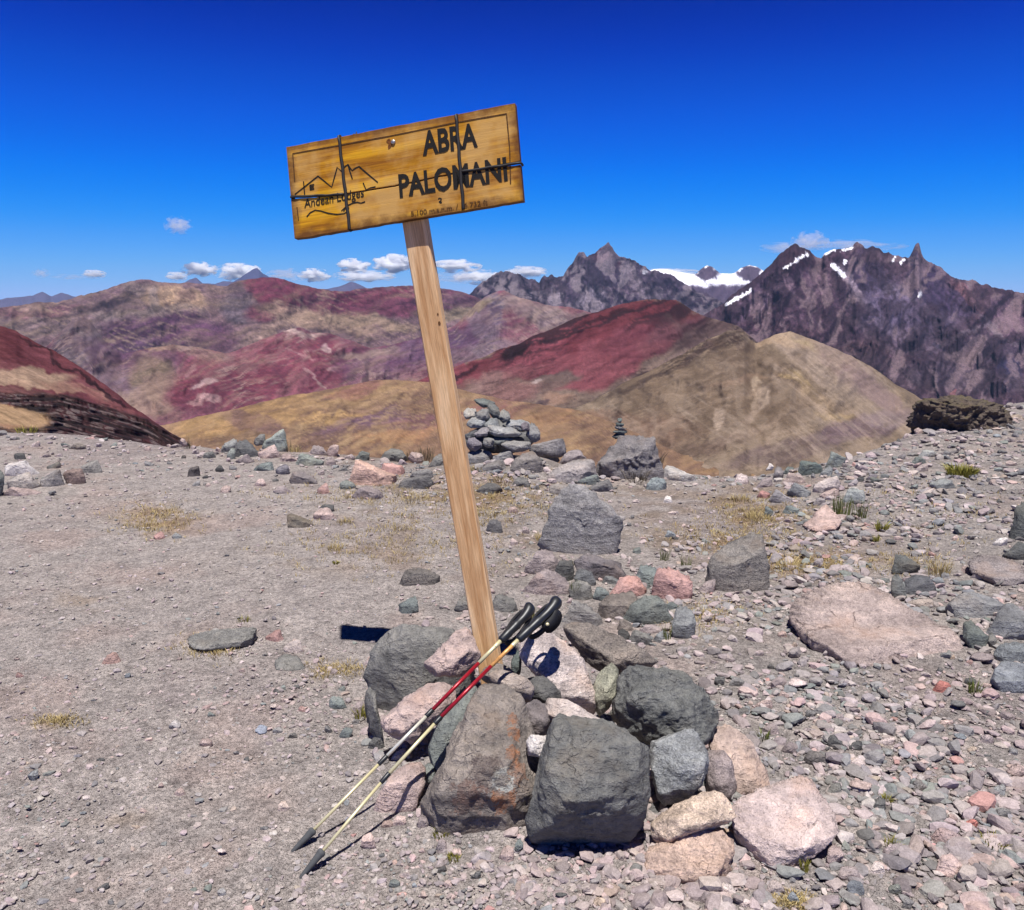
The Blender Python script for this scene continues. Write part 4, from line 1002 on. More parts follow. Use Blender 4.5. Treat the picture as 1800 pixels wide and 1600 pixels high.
rock('broad pink slab lying flat on the scree beside the orange pink slab', [(1288, 1432), (1330, 1414), (1362, 1392), (1384, 1370), (1412, 1366), (1446, 1386), (1462, 1412), (1476, 1440), (1462, 1470), (1422, 1478), (1414, 1510), (1388, 1526), (1350, 1541), (1318, 1536), (1292, 1514), (1286, 1476)], (0.40, 0.32, 0.302), Y=2.24, thick=0.15,
     facets=[((0.02, -0.20, 1), (1384, 1454), 0.0), ((-0.05, -0.8, 0.62), (1350, 1490), 0.45), ((0.35, -1, -0.25), (1350, 1530), None)], flat=0.07, level=6, rough=0.04, soft=60, ground_set=True, group=G_PILE)
rock('beige block under the pole shafts behind the lichen spotted rock', [(858, 1194), (872, 1178), (900, 1182), (930, 1196), (940, 1210), (932, 1234), (908, 1224), (880, 1206)], BEIGE, Y=2.60, thick=0.10, facets=[((0, -0.4, 1), (900, 1196), 0.4), ((0.1, -1, 0.1), (905, 1212), 0.6)], level=4, group=G_PILE)
rock('little white pink stone lodged between the lichen spotted rock and the biggest dark boulder', [(924, 1304), (932, 1292), (960, 1294), (964, 1316), (955, 1332), (928, 1328)], WHITE, Y=2.30, thick=0.06, facets=[((-0.4, -0.7, 0.7), (940, 1310), 0.5), ((0.7, -0.8, 0.2), (955, 1312), 0.5)], level=4, group=G_PILE)
rock('pale pink flake behind the top of the biggest dark boulder', [(958, 1228), (976, 1230), (1010, 1246), (1050, 1264), (1080, 1286), (1074, 1300), (1030, 1280), (985, 1268), (964, 1260)], PALES, Y=2.50, thick=0.08, facets=[((0, -0.3, 1), (1010, 1258), 0.4)], level=4, group=G_PILE)
rock('dark mauve block behind the lichen spotted rock and the pale flake', [(922, 1246), (948, 1230), (962, 1240), (968, 1268), (956, 1294), (936, 1284)], (0.15, 0.13, 0.132), Y=2.52, thick=0.09, level=4, group=G_PILE)
rock('narrow dark green stone upright beside the signpost foot', [(898, 1150), (908, 1140), (917, 1150), (914, 1182), (903, 1188)], (0.09, 0.105, 0.10), Y=2.86, thick=0.05, level=3, group=G_PILE)
rock('grey stone in the shade under the pole shafts', [(742, 1350), (752, 1342), (766, 1356), (764, 1380), (752, 1376)], GREEN, Y=2.42, thick=0.05, level=3, group=G_PILE)
rock('low brown stone filling the gap behind the lichen spotted rock', [(846, 1176), (880, 1166), (905, 1180), (900, 1204), (866, 1206), (844, 1194)], BROWN, Y=2.74, thick=0.10, level=4, group=G_PILE)
rock('low dark stone filling the gap under the pale standing slab', [(924, 1190), (955, 1188), (985, 1215), (990, 1240), (950, 1240), (928, 1226)], DGREY, Y=2.66, thick=0.10, level=4, group=G_PILE)
rock('dark stone sunk between the biggest dark boulder and the blue grey block', [(1120, 1400), (1150, 1390), (1180, 1404), (1176, 1436), (1140, 1440)], DGREY, Y=2.36, thick=0.10, level=4, group=G_PILE)

# lichen marks on the brown grey rock: put where they sit on its own surface
def surf(ob, px, py):
    me = ob.data
    co = np.empty(len(me.vertices) * 3, np.float32); me.vertices.foreach_get('co', co); co = co.reshape(-1, 3)
    wv = co + np.array(ob.location)
    qx, qy = proj(wv)
    d2 = (qx - px) ** 2 + (qy - py) ** 2
    cand = np.argsort(d2)[:12]
    i = cand[np.argmin(np.linalg.norm(wv[cand] - EYE, axis=1))]
    return tuple(float(x) for x in co[i])
_orange = (0.29, 0.125, 0.062)
rk_lichen.data.materials[0] = rock_mat('lichen_stone', 0.4, spots=[(surf(rk_lichen, 890, 1375), 0.036, (0.46, 0.46, 0.42), True)] + [(surf(rk_lichen, x, y), r, _orange, False) for x, y, r in
    ((906, 1262, .020), (908, 1290, .024), (908, 1325, .026), (914, 1358, .030), (900, 1404, .028), (872, 1404, .022), (880, 1424, .02))] +
    [(surf(rk_lichen, 845, 1355), 0.045, (0.10, 0.075, 0.07), False), (surf(rk_lichen, 820, 1410), 0.05, (0.17, 0.105, 0.085), False)])
# ---- stones behind the pile
G_HEAP = 'stones of the loose heap behind the signpost'
M_HEAVY = M_GRAIN
rock('large speckled grey boulder standing alone behind the heap of stones', [(944, 932), (956, 905), (966, 880), (986, 856), (1015, 850), (1044, 868), (1072, 888), (1096, 916), (1092, 944), (1078, 972), (1044, 980), (1008, 968), (974, 956), (950, 946)], (0.20, 0.19, 0.188), thick=0.32,
     facets=[((0.05, -0.75, 0.75), (1015, 915), 0.6), ((0.8, -0.7, 0.2), (1075, 930), 0.4), ((-0.6, -0.7, 0.4), (965, 915), 0.4), ((0.1, -1, -0.05), (1030, 962), 0.65)], level=5, rough=0.05, mat=M_GRAIN)
HEAP = [
    ('dark grey wedge at the foot of the large speckled boulder', [(972, 1012), (984, 985), (1002, 968), (1010, 986), (1008, 1008), (990, 1020)], DGREY),
    ('mauve grey block at the top of the heap below the speckled boulder', [(1008, 988), (1040, 974), (1074, 978), (1102, 978), (1100, 998), (1076, 1012), (1040, 1016), (1014, 1008)], (0.15, 0.132, 0.135)),
    ('dark slaty wedge in the middle of the heap', [(1008, 1004), (1026, 998), (1046, 1014), (1048, 1030), (1030, 1028), (1012, 1018)], (0.11, 0.112, 0.115)),
    ('green grey block next to the round rose boulder', [(1106, 1006), (1124, 992), (1146, 990), (1160, 1000), (1156, 1022), (1136, 1032), (1114, 1026)], TEAL),
    ('long rose coloured bar of stone lying across the heap', [(1070, 1042), (1084, 1023), (1132, 1009), (1137, 1022), (1112, 1036), (1076, 1050)], ROSE),
    ('round rose boulder, largest pink stone of the heap', [(1145, 1036), (1150, 1014), (1168, 998), (1186, 989), (1206, 992), (1218, 1010), (1216, 1034), (1202, 1052), (1172, 1056), (1152, 1048)], ROSE),
    ('small teal stone at the end of the long rose bar', [(1042, 1042), (1054, 1024), (1070, 1026), (1072, 1046), (1050, 1056)], TEAL),
    ('flat brown stone below the long rose bar', [(1048, 1072), (1064, 1052), (1100, 1038), (1132, 1046), (1110, 1064), (1088, 1090), (1060, 1088)], BROWN),
    ('lumpy green grey stone below the round rose boulder', [(1096, 1072), (1108, 1058), (1132, 1046), (1164, 1056), (1186, 1080), (1170, 1094), (1124, 1100), (1104, 1090)], GREEN),
    ('grey block at the scree end of the heap under the rose boulder', [(1180, 1072), (1200, 1064), (1224, 1088), (1222, 1112), (1200, 1122), (1180, 1110)], (0.165, 0.168, 0.17)),
    ('pale grey triangular stone in front of the heap', [(986, 1082), (1004, 1064), (1036, 1049), (1052, 1074), (1060, 1094), (1050, 1102), (1012, 1094)], (0.26, 0.245, 0.23)),
    ('flat mauve stone beside the signpost behind the pole grips', [(916, 1032), (936, 1014), (958, 1000), (984, 1006), (1012, 1030), (1008, 1044), (966, 1046), (930, 1044)], MAUVE),
    ('grey stone beside the tuft in the heap', [(998, 1030), (1012, 1020), (1036, 1028), (1042, 1044), (1020, 1054), (1002, 1046)], GREY),
    ('small brown block in front of the lumpy green grey stone', [(1084, 1096), (1096, 1088), (1112, 1094), (1112, 1108), (1092, 1110)], BROWN),
    ('flat grey stone in front of the lumpy green grey stone', [(1120, 1108), (1142, 1098), (1166, 1094), (1160, 1106), (1140, 1114), (1124, 1116)], MAUVE),
    ('dark grey stone at the front edge of the heap', [(1100, 1120), (1112, 1108), (1138, 1112), (1148, 1124), (1136, 1136), (1112, 1134)], GREY),
    ('blue grey chip between the front stones of the heap', [(1148, 1116), (1160, 1108), (1176, 1114), (1174, 1130), (1154, 1130)], BLUE),
    ('small dark round stone at the front edge of the heap', [(1086, 1112), (1098, 1104), (1108, 1112), (1104, 1126), (1090, 1124)], DGREY),
    ('grey wedge behind the round rose boulder', [(1058, 1018), (1078, 1012), (1096, 1018), (1090, 1028), (1066, 1026)], (0.14, 0.142, 0.142)),
    ('blunt grey stone touching the back of the signpost', [(862, 1056), (880, 1040), (902, 1044), (910, 1062), (896, 1076), (868, 1074)], GREY),
    ('long mauve stone at the top edge of the heap', [(920, 1002), (946, 976), (976, 962), (988, 974), (970, 990), (944, 1004)], MAUVE),
    ('teal grey chip by the round rose boulder', [(1164, 1066), (1178, 1058), (1192, 1064), (1186, 1074), (1170, 1074)], TEAL),
]
for lab, o, c in HEAP:
    rock(lab, o, c, group=G_HEAP, level=4, rough=0.06, lift=0.02 if 'top' in lab else 0.0)

# ---- stones that lie on their own, each with its outline
SINGLE = [
    ('broad brown grey boulder half sunk behind the pink bedrock', [(1238, 988), (1250, 962), (1268, 944), (1300, 934), (1338, 942), (1350, 968), (1354, 1000), (1344, 1032), (1320, 1042), (1290, 1026), (1256, 1018)], (0.165, 0.150, 0.138), M_GRAIN, 5),
    ('great flat sheet of pink bedrock in the scree', [(1386, 1086), (1398, 1054), (1440, 1034), (1500, 1018), (1545, 1021), (1576, 1050), (1640, 1074), (1674, 1092), (1692, 1122), (1699, 1152), (1690, 1174), (1640, 1178), (1560, 1172), (1490, 1162), (1436, 1140), (1402, 1114)], (0.335, 0.268, 0.248), M_BED, 6),
    ('grey stone half buried in the path with ochre soil round it', [(328, 1122), (338, 1108), (364, 1102), (410, 1102), (448, 1106), (452, 1122), (438, 1136), (400, 1136), (372, 1144), (346, 1136)], GREY, M_GRAIN, 5),
    ('flat blue grey stone sunk in the dirt in front of the half buried path stone', [(482, 1164), (500, 1150), (530, 1156), (540, 1172), (526, 1182), (494, 1180)], GREY, None, 4),
    ('dark wedge shaped stone with a white lichen end on the path behind the signpost', [(702, 1026), (720, 1004), (744, 993), (766, 1000), (774, 1024), (752, 1030), (724, 1030)], (0.12, 0.108, 0.10), M_ROUGH, 4),
    ('teal grey cube of rock on the path near the sign shadow', [(700, 1056), (716, 1050), (734, 1048), (736, 1066), (724, 1078), (706, 1074)], TEAL, None, 4),
    ('dark slab on the path touching the post from behind', [(798, 1064), (814, 1046), (836, 1044), (848, 1062), (836, 1076), (804, 1076)], GREY, None, 4),
    ('rectangular brown block lying across the path', [(504, 904), (524, 902), (548, 906), (552, 918), (548, 928), (508, 924)], (0.135, 0.12, 0.10), M_ROUGH, 4),
    ('pink flat stone behind the rectangular brown block', [(550, 904), (564, 892), (584, 896), (592, 908), (570, 914)], PINKS, None, 3),
    ('small dark stone on top of the pink flat stone', [(562, 890), (572, 882), (588, 890), (586, 900), (568, 898)], DGREY, None, 3),
    ('large flat pink slab at the far edge of the pass', [(609, 838), (622, 812), (668, 807), (690, 822), (698, 838), (692, 854), (664, 848), (636, 846)], (0.43, 0.29, 0.235), None, 5),
    ('second pink slab leaning behind the large flat pink slab', [(668, 812), (690, 808), (712, 816), (704, 832), (690, 836)], ROSE, None, 4),
    ('dark jagged stone between the pink slabs and the post', [(700, 846), (708, 830), (740, 834), (762, 846), (764, 858), (730, 860), (706, 856)], (0.125, 0.118, 0.115), M_ROUGH, 4),
    ('mauve stone with a black shadow in front of the large flat pink slab', [(618, 862), (640, 852), (664, 862), (674, 870), (656, 878), (630, 872)], MAUVE, None, 4),
    ('dark green stone beside the large flat pink slab', [(596, 850), (610, 844), (626, 846), (622, 858), (604, 860)], GREEN, None, 3),
    ('blocky mauve grey stone standing on the path side of the pink slabs', [(508, 842), (520, 830), (540, 828), (556, 842), (558, 852), (524, 850)], (0.16, 0.14, 0.138), None, 4),
    ('low mauve stone in front of the blocky mauve grey stone', [(480, 862), (494, 854), (510, 860), (506, 868), (488, 868)], MAUVE, None, 3),
    ('dark upright block alone on the path', [(329, 834), (334, 814), (348, 812), (352, 834), (340, 838)], (0.085, 0.074, 0.072), M_ROUGH, 4),
    ('little dark block on the path beside the rim stones', [(378, 824), (388, 814), (394, 822), (390, 830)], DGREY, None, 3),
    ('black edged stone beyond the post near the cairn', [(838, 862), (852, 848), (872, 848), (884, 860), (870, 868), (846, 868)], (0.10, 0.095, 0.092), None, 4),
    ('dark angular stone beyond the post on the dirt', [(854, 930), (866, 912), (882, 908), (884, 924), (872, 936), (858, 936)], (0.11, 0.105, 0.108), None, 4),
    ('pink stone sitting on the ochre patch of the path', [(270, 940), (284, 934), (290, 944), (276, 948)], ROSE, None, 3),
    ('blue grey stone beside the ochre patch of the path', [(302, 944), (310, 936), (320, 940), (318, 948), (306, 948)], BLUE, None, 3),
    ('long pale slab tilted in the stones at the edge of the path', [(8, 808), (20, 800), (44, 810), (70, 830), (64, 836), (40, 826), (18, 820)], WHITE, None, 4),
    ('sloping grey slab beneath the long pale slab', [(10, 846), (20, 830), (40, 828), (72, 852), (70, 860), (40, 858)], (0.25, 0.225, 0.21), None, 4),
    ('flat pink slab lowest of the stones at the edge of the path', [(4, 862), (20, 856), (60, 856), (74, 862), (66, 872), (30, 870)], PINKS, None, 4),
    ('rough grey block beside the sloping grey slab', [(70, 840), (82, 826), (106, 824), (114, 840), (106, 856), (80, 856)], (0.2, 0.185, 0.18), M_GRAIN, 4),
    ('rust topped dark block, tallest stone at the edge of the path', [(110, 838), (116, 818), (134, 814), (148, 824), (151, 848), (136, 852), (114, 850)], (0.17, 0.125, 0.112), M_ROUGH, 4),
    ('grey slab behind the rust topped dark block', [(140, 820), (156, 808), (176, 812), (180, 826), (166, 832), (148, 830)], (0.235, 0.22, 0.205), None, 4),
    ('dark stone behind the rough grey block at the edge of the path', [(82, 818), (94, 812), (108, 816), (106, 824), (90, 824)], GREY, None, 3),
    ('half seen dark rock in front of the long pale slab', [(-24, 862), (-14, 824), (4, 816), (8, 840), (4, 868), (-10, 874)], (0.12, 0.125, 0.12), None, 4),
    ('black stone behind the long pale slab', [(24, 800), (30, 790), (42, 794), (46, 804), (36, 808)], DGREY, None, 3),
    ('pair of brown rim stones, nearer one with a dark underside', [(124, 786), (140, 776), (152, 780), (150, 788), (134, 790)], BROWN, None, 3),
    ('flat pink stone below the shrubs at the scree edge', [(1410, 924), (1426, 914), (1444, 906), (1440, 890), (1458, 884), (1470, 900), (1480, 918), (1470, 932), (1436, 936), (1418, 930)], (0.44, 0.325, 0.29), None, 5),
    ('grey wedge stone at the end of the pink bedrock', [(1228, 1028), (1240, 1012), (1256, 1018), (1258, 1034), (1240, 1042)], MAUVE, None, 3),
    ('rosy grey flat stone in the scree behind the pink bedrock', [(1370, 1026), (1384, 1018), (1402, 1022), (1404, 1032), (1384, 1034)], MAUVE, None, 3),
    ('wide low mauve rock at the uphill edge of the scree', [(1700, 990), (1720, 976), (1760, 974), (1810, 984), (1814, 1020), (1780, 1032), (1740, 1024), (1716, 1012)], (0.22, 0.19, 0.185), M_GRAIN, 5),
    ('black overhanging boulder balanced at the uphill edge of the scree', [(1774, 926), (1780, 900), (1794, 884), (1830, 878), (1850, 910), (1846, 946), (1806, 950), (1784, 946)], (0.095, 0.098, 0.094), M_ROUGH, 5),
    ('black slab under the balanced boulder', [(1762, 966), (1776, 956), (1810, 952), (1840, 962), (1836, 982), (1796, 982), (1772, 976)], (0.09, 0.092, 0.09), M_ROUGH, 4),
    ('white chip beside the balanced black boulder', [(1746, 952), (1752, 942), (1772, 944), (1772, 956), (1758, 960)], WHITE, None, 3),
    ('dark crumbly stone on top of the little stack beside the pink bedrock', [(1568, 1000), (1570, 982), (1586, 974), (1606, 980), (1618, 996), (1610, 1010), (1586, 1010)], (0.105, 0.108, 0.104), M_ROUGH, 4),
    ('pointed slate in the middle of the little stack beside the pink bedrock', [(1582, 1018), (1600, 1010), (1626, 1016), (1646, 1034), (1622, 1044), (1594, 1042)], (0.12, 0.12, 0.128), None, 4),
    ('upright dark slab at the side of the little stack', [(1566, 1040), (1568, 1012), (1580, 1006), (1588, 1026), (1594, 1052), (1576, 1054)], (0.115, 0.118, 0.115), None, 4),
    ('thin pale flake at the bottom of the little stack', [(1594, 1056), (1620, 1052), (1642, 1060), (1636, 1066), (1606, 1064)], BEIGE, None, 3),
    ('big smooth grey stone bridging two dark blocks in the scree', [(1660, 1062), (1678, 1048), (1716, 1040), (1752, 1042), (1770, 1052), (1764, 1068), (1744, 1086), (1706, 1080), (1674, 1072)], (0.18, 0.178, 0.18), None, 5),
    ('dark green block in the gap under the bridging grey stone', [(1692, 1112), (1700, 1090), (1720, 1096), (1738, 1116), (1732, 1140), (1704, 1140)], (0.115, 0.125, 0.115), None, 4),
    ('narrow grey block beside the dark green block', [(1736, 1120), (1744, 1112), (1752, 1124), (1750, 1140), (1738, 1138)], GREY, None, 3),
    ('grey split boulder against the bridging grey stone', [(1730, 1110), (1744, 1086), (1766, 1060), (1790, 1070), (1820, 1090), (1826, 1120), (1786, 1128), (1760, 1122)], (0.19, 0.19, 0.192), None, 5),
    ('low blue grey stone with lichen below the split boulder', [(1746, 1146), (1762, 1130), (1800, 1128), (1830, 1140), (1826, 1166), (1780, 1164), (1752, 1160)], (0.16, 0.17, 0.178), M_GRAIN, 4),
    ('blue grey rounded boulder, lowest at the uphill edge of the scree', [(1740, 1178), (1750, 1162), (1800, 1166), (1840, 1180), (1840, 1216), (1800, 1216), (1764, 1200)], (0.20, 0.21, 0.225), None, 5),
    ('mauve flat stone at the corner of the pink bedrock', [(1704, 1156), (1716, 1146), (1744, 1146), (1748, 1158), (1724, 1164)], MAUVE, None, 3),
    ('dark lumpy stone alone in the near scree', [(1412, 1338), (1424, 1320), (1446, 1322), (1458, 1334), (1444, 1346), (1422, 1346)], (0.125, 0.113, 0.108), M_ROUGH, 4),
    ('grey stone behind the dark lumpy stone in the near scree', [(1372, 1318), (1384, 1304), (1404, 1308), (1408, 1322), (1390, 1326)], MAUVE, None, 4),
    ('red flake in the scree below the pink bedrock', [(1640, 1210), (1650, 1196), (1664, 1202), (1674, 1212), (1660, 1218)], REDS, None, 3),
    ('red flake in the near scree', [(1684, 1448), (1700, 1440), (1720, 1442), (1716, 1452), (1694, 1454)], REDS, None, 3),
    ('pale pink slab in the lower scree', [(1642, 1532), (1652, 1508), (1674, 1502), (1696, 1518), (1694, 1532), (1664, 1542)], (0.40, 0.30, 0.275), None, 4),
    ('long mauve stone in the lower scree', [(1630, 1474), (1650, 1456), (1684, 1460), (1696, 1474), (1670, 1484)], (0.26, 0.20, 0.198), None, 4),
    ('small pink upright stone beside the broad pink slab', [(1452, 1510), (1460, 1486), (1474, 1482), (1484, 1500), (1478, 1524), (1462, 1524)], (0.34, 0.265, 0.25), None, 4),
    ('grey stone beside the small pink upright stone', [(1478, 1524), (1500, 1526), (1514, 1540), (1506, 1552), (1486, 1550), (1472, 1540)], MAUVE, None, 4),
    ('rounded pale stone in front of the broad pink slab', [(1344, 1558), (1354, 1546), (1370, 1548), (1380, 1560), (1370, 1574), (1352, 1572)], (0.33, 0.275, 0.26), None, 4),
    ('blue grey rounded stone in the near scree', [(1488, 1560), (1498, 1548), (1514, 1550), (1520, 1564), (1508, 1576), (1492, 1572)], (0.17, 0.18, 0.195), None, 4),
    ('whitish hexagonal stone in the near scree', [(1526, 1532), (1534, 1516), (1550, 1516), (1556, 1528), (1546, 1540), (1530, 1540)], PALES, None, 4),
    ('pink pebble between the pole tips and the lichen spotted rock', [(634, 1488), (642, 1470), (656, 1464), (662, 1476), (654, 1492), (640, 1494)], PINKS, None, 4),
    ('tan pebble touching the pole shadow', [(668, 1450), (676, 1442), (690, 1444), (690, 1456), (674, 1458)], (0.30, 0.22, 0.19), None, 3),
    ('dark pebble in front of the lichen spotted rock', [(766, 1486), (776, 1474), (786, 1480), (784, 1494), (772, 1498)], MAUVE, None, 3),
    ('pink grey pebble in front of the biggest dark boulder', [(876, 1500), (884, 1486), (900, 1486), (904, 1502), (892, 1514)], PINKS, None, 3),
    ('teal chip standing beside the biggest dark boulder', [(904, 1488), (912, 1474), (920, 1480), (918, 1500), (908, 1502)], TEAL, None, 3),
    ('grey pebble below the orange pink slab', [(1230, 1580), (1240, 1568), (1262, 1572), (1268, 1584), (1246, 1590)], MAUVE, None, 3),
    ('white pebble below the broad pink slab', [(1264, 1572), (1274, 1552), (1290, 1556), (1296, 1570), (1280, 1578)], PALES, None, 3),
    ('small mauve stone under the corner of the orange pink slab', [(1160, 1566), (1172, 1558), (1188, 1562), (1190, 1574), (1170, 1576)], MAUVE, None, 3),
    ('blue grey cube alone on the path', [(48, 1360), (54, 1350), (68, 1352), (68, 1368), (54, 1372)], BLUE, None, 3),
    ('white chip alone on the path', [(296, 1276), (304, 1264), (318, 1264), (318, 1274), (304, 1282)], WHITE, None, 3),
    ('flat pale stone in the path with a black under edge', [(350, 1306), (358, 1298), (374, 1304), (374, 1314), (358, 1312)], PINKS, None, 3),
    ('pale blue flake pressed into the path', [(448, 1284), (456, 1274), (470, 1280), (470, 1290), (456, 1292)], (0.26, 0.28, 0.33), None, 3),
    ('reddish wedge on the path', [(178, 1164), (192, 1154), (206, 1146), (212, 1152), (200, 1166), (184, 1168)], (0.30, 0.20, 0.175), None, 3),
    ('white stone in the gravel near the half buried path stone', [(498, 1136), (510, 1124), (528, 1126), (536, 1138), (520, 1148), (502, 1146)], PALES, None, 4),
    ('pink stone behind the white stone near the half buried path stone', [(466, 1120), (474, 1108), (492, 1106), (498, 1118), (484, 1126)], ROSE, None, 3),
    ('twin dark stones near the bottom of the path, upper one', [(170, 1560), (180, 1552), (192, 1552), (192, 1562), (178, 1566)], DGREY, None, 3),
    ('teal grey stone in the loose gravel by the pile', [(578, 1236), (588, 1224), (606, 1226), (610, 1238), (596, 1246)], TEAL, None, 3),
    ('blue green stone on the gravel beside the pole locks', [(596, 1288), (606, 1278), (620, 1282), (618, 1296), (602, 1298)], TEAL, None, 3),
    ('pale block in the gravel beside the pole locks', [(488, 1418), (496, 1408), (508, 1412), (510, 1422), (494, 1426)], PALES, None, 3),
]
SUNK = {'great flat sheet of pink bedrock': 0.050, 'grey stone half buried in the path': 0.03, 'flat blue grey stone sunk': 0.012, 'pale blue flake pressed': 0.008, 'wide low mauve rock': 0.035, 'rosy grey flat stone': 0.02, 'mauve flat stone at the corner': 0.02, 'flat pink stone below the shrubs': 0.05}
for lab, o, c, mt, lv in SINGLE:
    fl = next((h for k, h in SUNK.items() if lab.startswith(k)), None)
    rock(lab, o, c, mat=mt, level=lv, rough=0.05 if lv > 3 else 0.07, flat=fl)

# ---- edge of the pass: loose blocks, cairns and the mossy outcrop
G_RIM = 'loose stones along the edge of the pass'
RIM = [
    ('round grey rim stone nearest the path', [(356, 800), (364, 790), (376, 788), (380, 800), (370, 806)], GREY),
    ('leaning green slab among the dark rim stones', [(398, 802), (404, 786), (414, 782), (412, 798), (404, 808)], GREEN),
    ('largest dark block of the rim stones', [(410, 796), (420, 774), (442, 772), (458, 788), (452, 798), (430, 804)], (0.10, 0.10, 0.102)),
    ('grey block behind the leaning green slab', [(388, 796), (394, 776), (414, 770), (420, 782), (404, 796)], (0.19, 0.19, 0.185)),
    ('pale green boulder on the skyline of the rim', [(460, 766), (476, 758), (490, 754), (504, 766), (506, 780), (486, 786), (470, 778)], (0.215, 0.235, 0.215)),
    ('small grey boulder beside the pale green boulder', [(446, 770), (456, 762), (466, 764), (468, 774), (452, 776)], GREY),
    ('pink rim stone with a striped dark end', [(452, 786), (466, 778), (484, 786), (494, 798), (478, 806), (456, 796)], PINKS),
    ('flat grey rim stone in front of the largest dark block', [(414, 808), (430, 798), (448, 806), (440, 814), (420, 814)], MAUVE),
    ('teal flat rim stone in front of the pink one', [(446, 820), (458, 812), (478, 814), (482, 824), (456, 828)], TEAL),
    ('dark ball shaped rim stone', [(484, 826), (492, 816), (506, 816), (510, 828), (498, 834)], (0.13, 0.12, 0.135)),
    ('pale mossy rim stone with a black hollow', [(520, 806), (532, 796), (552, 796), (570, 804), (566, 814), (536, 818)], (0.225, 0.24, 0.215)),
    ('small flat rim stone behind the pale mossy one', [(492, 804), (506, 796), (524, 802), (518, 810), (500, 812)], PINKS),
    ('grey rim stone with pink veins', [(544, 794), (552, 782), (572, 784), (576, 796), (560, 800)], MAUVE),
    ('pink rim stone at the skyline', [(574, 788), (584, 776), (596, 778), (594, 790), (582, 796)], PINKS),
    ('low green rim stone behind the large flat pink slab', [(624, 802), (634, 792), (650, 796), (650, 804), (634, 806)], GREEN),
    ('grey rim boulder behind the second pink slab', [(668, 800), (682, 788), (708, 792), (716, 800), (694, 808)], GREY),
    ('pale pink rim stone beside the grass sticks', [(716, 804), (726, 794), (742, 794), (746, 804), (730, 808)], PINKS),
    ('grey rim stone beside the post', [(752, 812), (766, 796), (782, 800), (786, 814), (768, 820)], GREY),
    ('small grey rim stone under the second pink slab', [(720, 834), (734, 822), (756, 826), (762, 838), (742, 842)], (0.2, 0.19, 0.185)),
    ('pinkish rim stone far out on the path', [(316, 778), (322, 770), (330, 774), (328, 780)], PINKS),
    ('low grey rim stone right of the cairn foot', [(930, 780), (946, 768), (980, 768), (996, 778), (980, 792), (950, 792)], (0.2, 0.185, 0.185)),
    ('broad brown rim slab in front of the big cairn', [(896, 812), (912, 796), (944, 792), (956, 808), (940, 830), (914, 832)], (0.185, 0.165, 0.155)),
    ('domed grey rim rock below the big cairn', [(866, 800), (880, 788), (900, 794), (904, 804), (884, 812), (868, 808)], (0.21, 0.2, 0.195)),
    ('pale low rock between the two cairns', [(960, 834), (976, 814), (1010, 806), (1040, 816), (1050, 840), (1020, 850), (980, 848)], (0.235, 0.21, 0.205)),
    ('teal rim slab between the two cairns', [(1004, 846), (1016, 834), (1044, 834), (1056, 846), (1030, 852)], TEAL),
    ('pale slab sloping down at the end of the rim', [(1160, 834), (1176, 818), (1200, 826), (1226, 838), (1200, 846), (1170, 846)], (0.3, 0.28, 0.265)),
    ('flat teal slab below the small cairn boulder', [(1134, 848), (1144, 832), (1166, 830), (1172, 848), (1156, 862), (1138, 860)], (0.20, 0.225, 0.225)),
    ('white pebble on the pale dirt patch', [(1166, 882), (1170, 870), (1182, 872), (1182, 884)], WHITE),
]
RIM += [
    ('broad grey block under the post side of the big cairn', [(812, 808), (824, 792), (850, 786), (868, 796), (862, 812), (830, 816)], (0.2, 0.19, 0.185)),
    ('dark flat block in front of the big cairn', [(836, 822), (850, 808), (878, 808), (890, 820), (864, 828)], (0.15, 0.14, 0.138)),
    ('grey wedge at the valley foot of the big cairn', [(936, 800), (950, 784), (974, 786), (984, 800), (960, 808)], (0.2, 0.192, 0.188)),
    ('mauve block between the big cairn and the hump', [(984, 806), (998, 790), (1020, 790), (1032, 804), (1010, 812)], (0.21, 0.18, 0.182)),
    ('dark split block at the foot of the hump', [(1030, 858), (1044, 842), (1070, 842), (1080, 856), (1056, 864)], (0.13, 0.125, 0.125)),
    ('rough brown block in front of the pale low rock', [(960, 866), (974, 850), (1000, 850), (1010, 862), (984, 870)], (0.18, 0.16, 0.148)),
    ('small dark block beyond the black edged stone', [(900, 850), (910, 838), (928, 840), (932, 852), (914, 856)], (0.12, 0.115, 0.112)),
]
for lab, o, c in RIM:
    rock(lab, o, c, group=G_RIM, level=4, rough=0.06)
rock('hump of broken grey rock that carries the small cairn', [(1046, 800), (1056, 778), (1070, 765), (1092, 760), (1112, 764), (1128, 776), (1146, 790), (1162, 806), (1168, 826), (1150, 842), (1110, 846), (1076, 838), (1056, 824)], (0.155, 0.142, 0.142), level=5, rough=0.10, mat=M_ROUGH, thick=0.28)
G_CAIRN = 'stones of the big cairn at the edge of the pass'
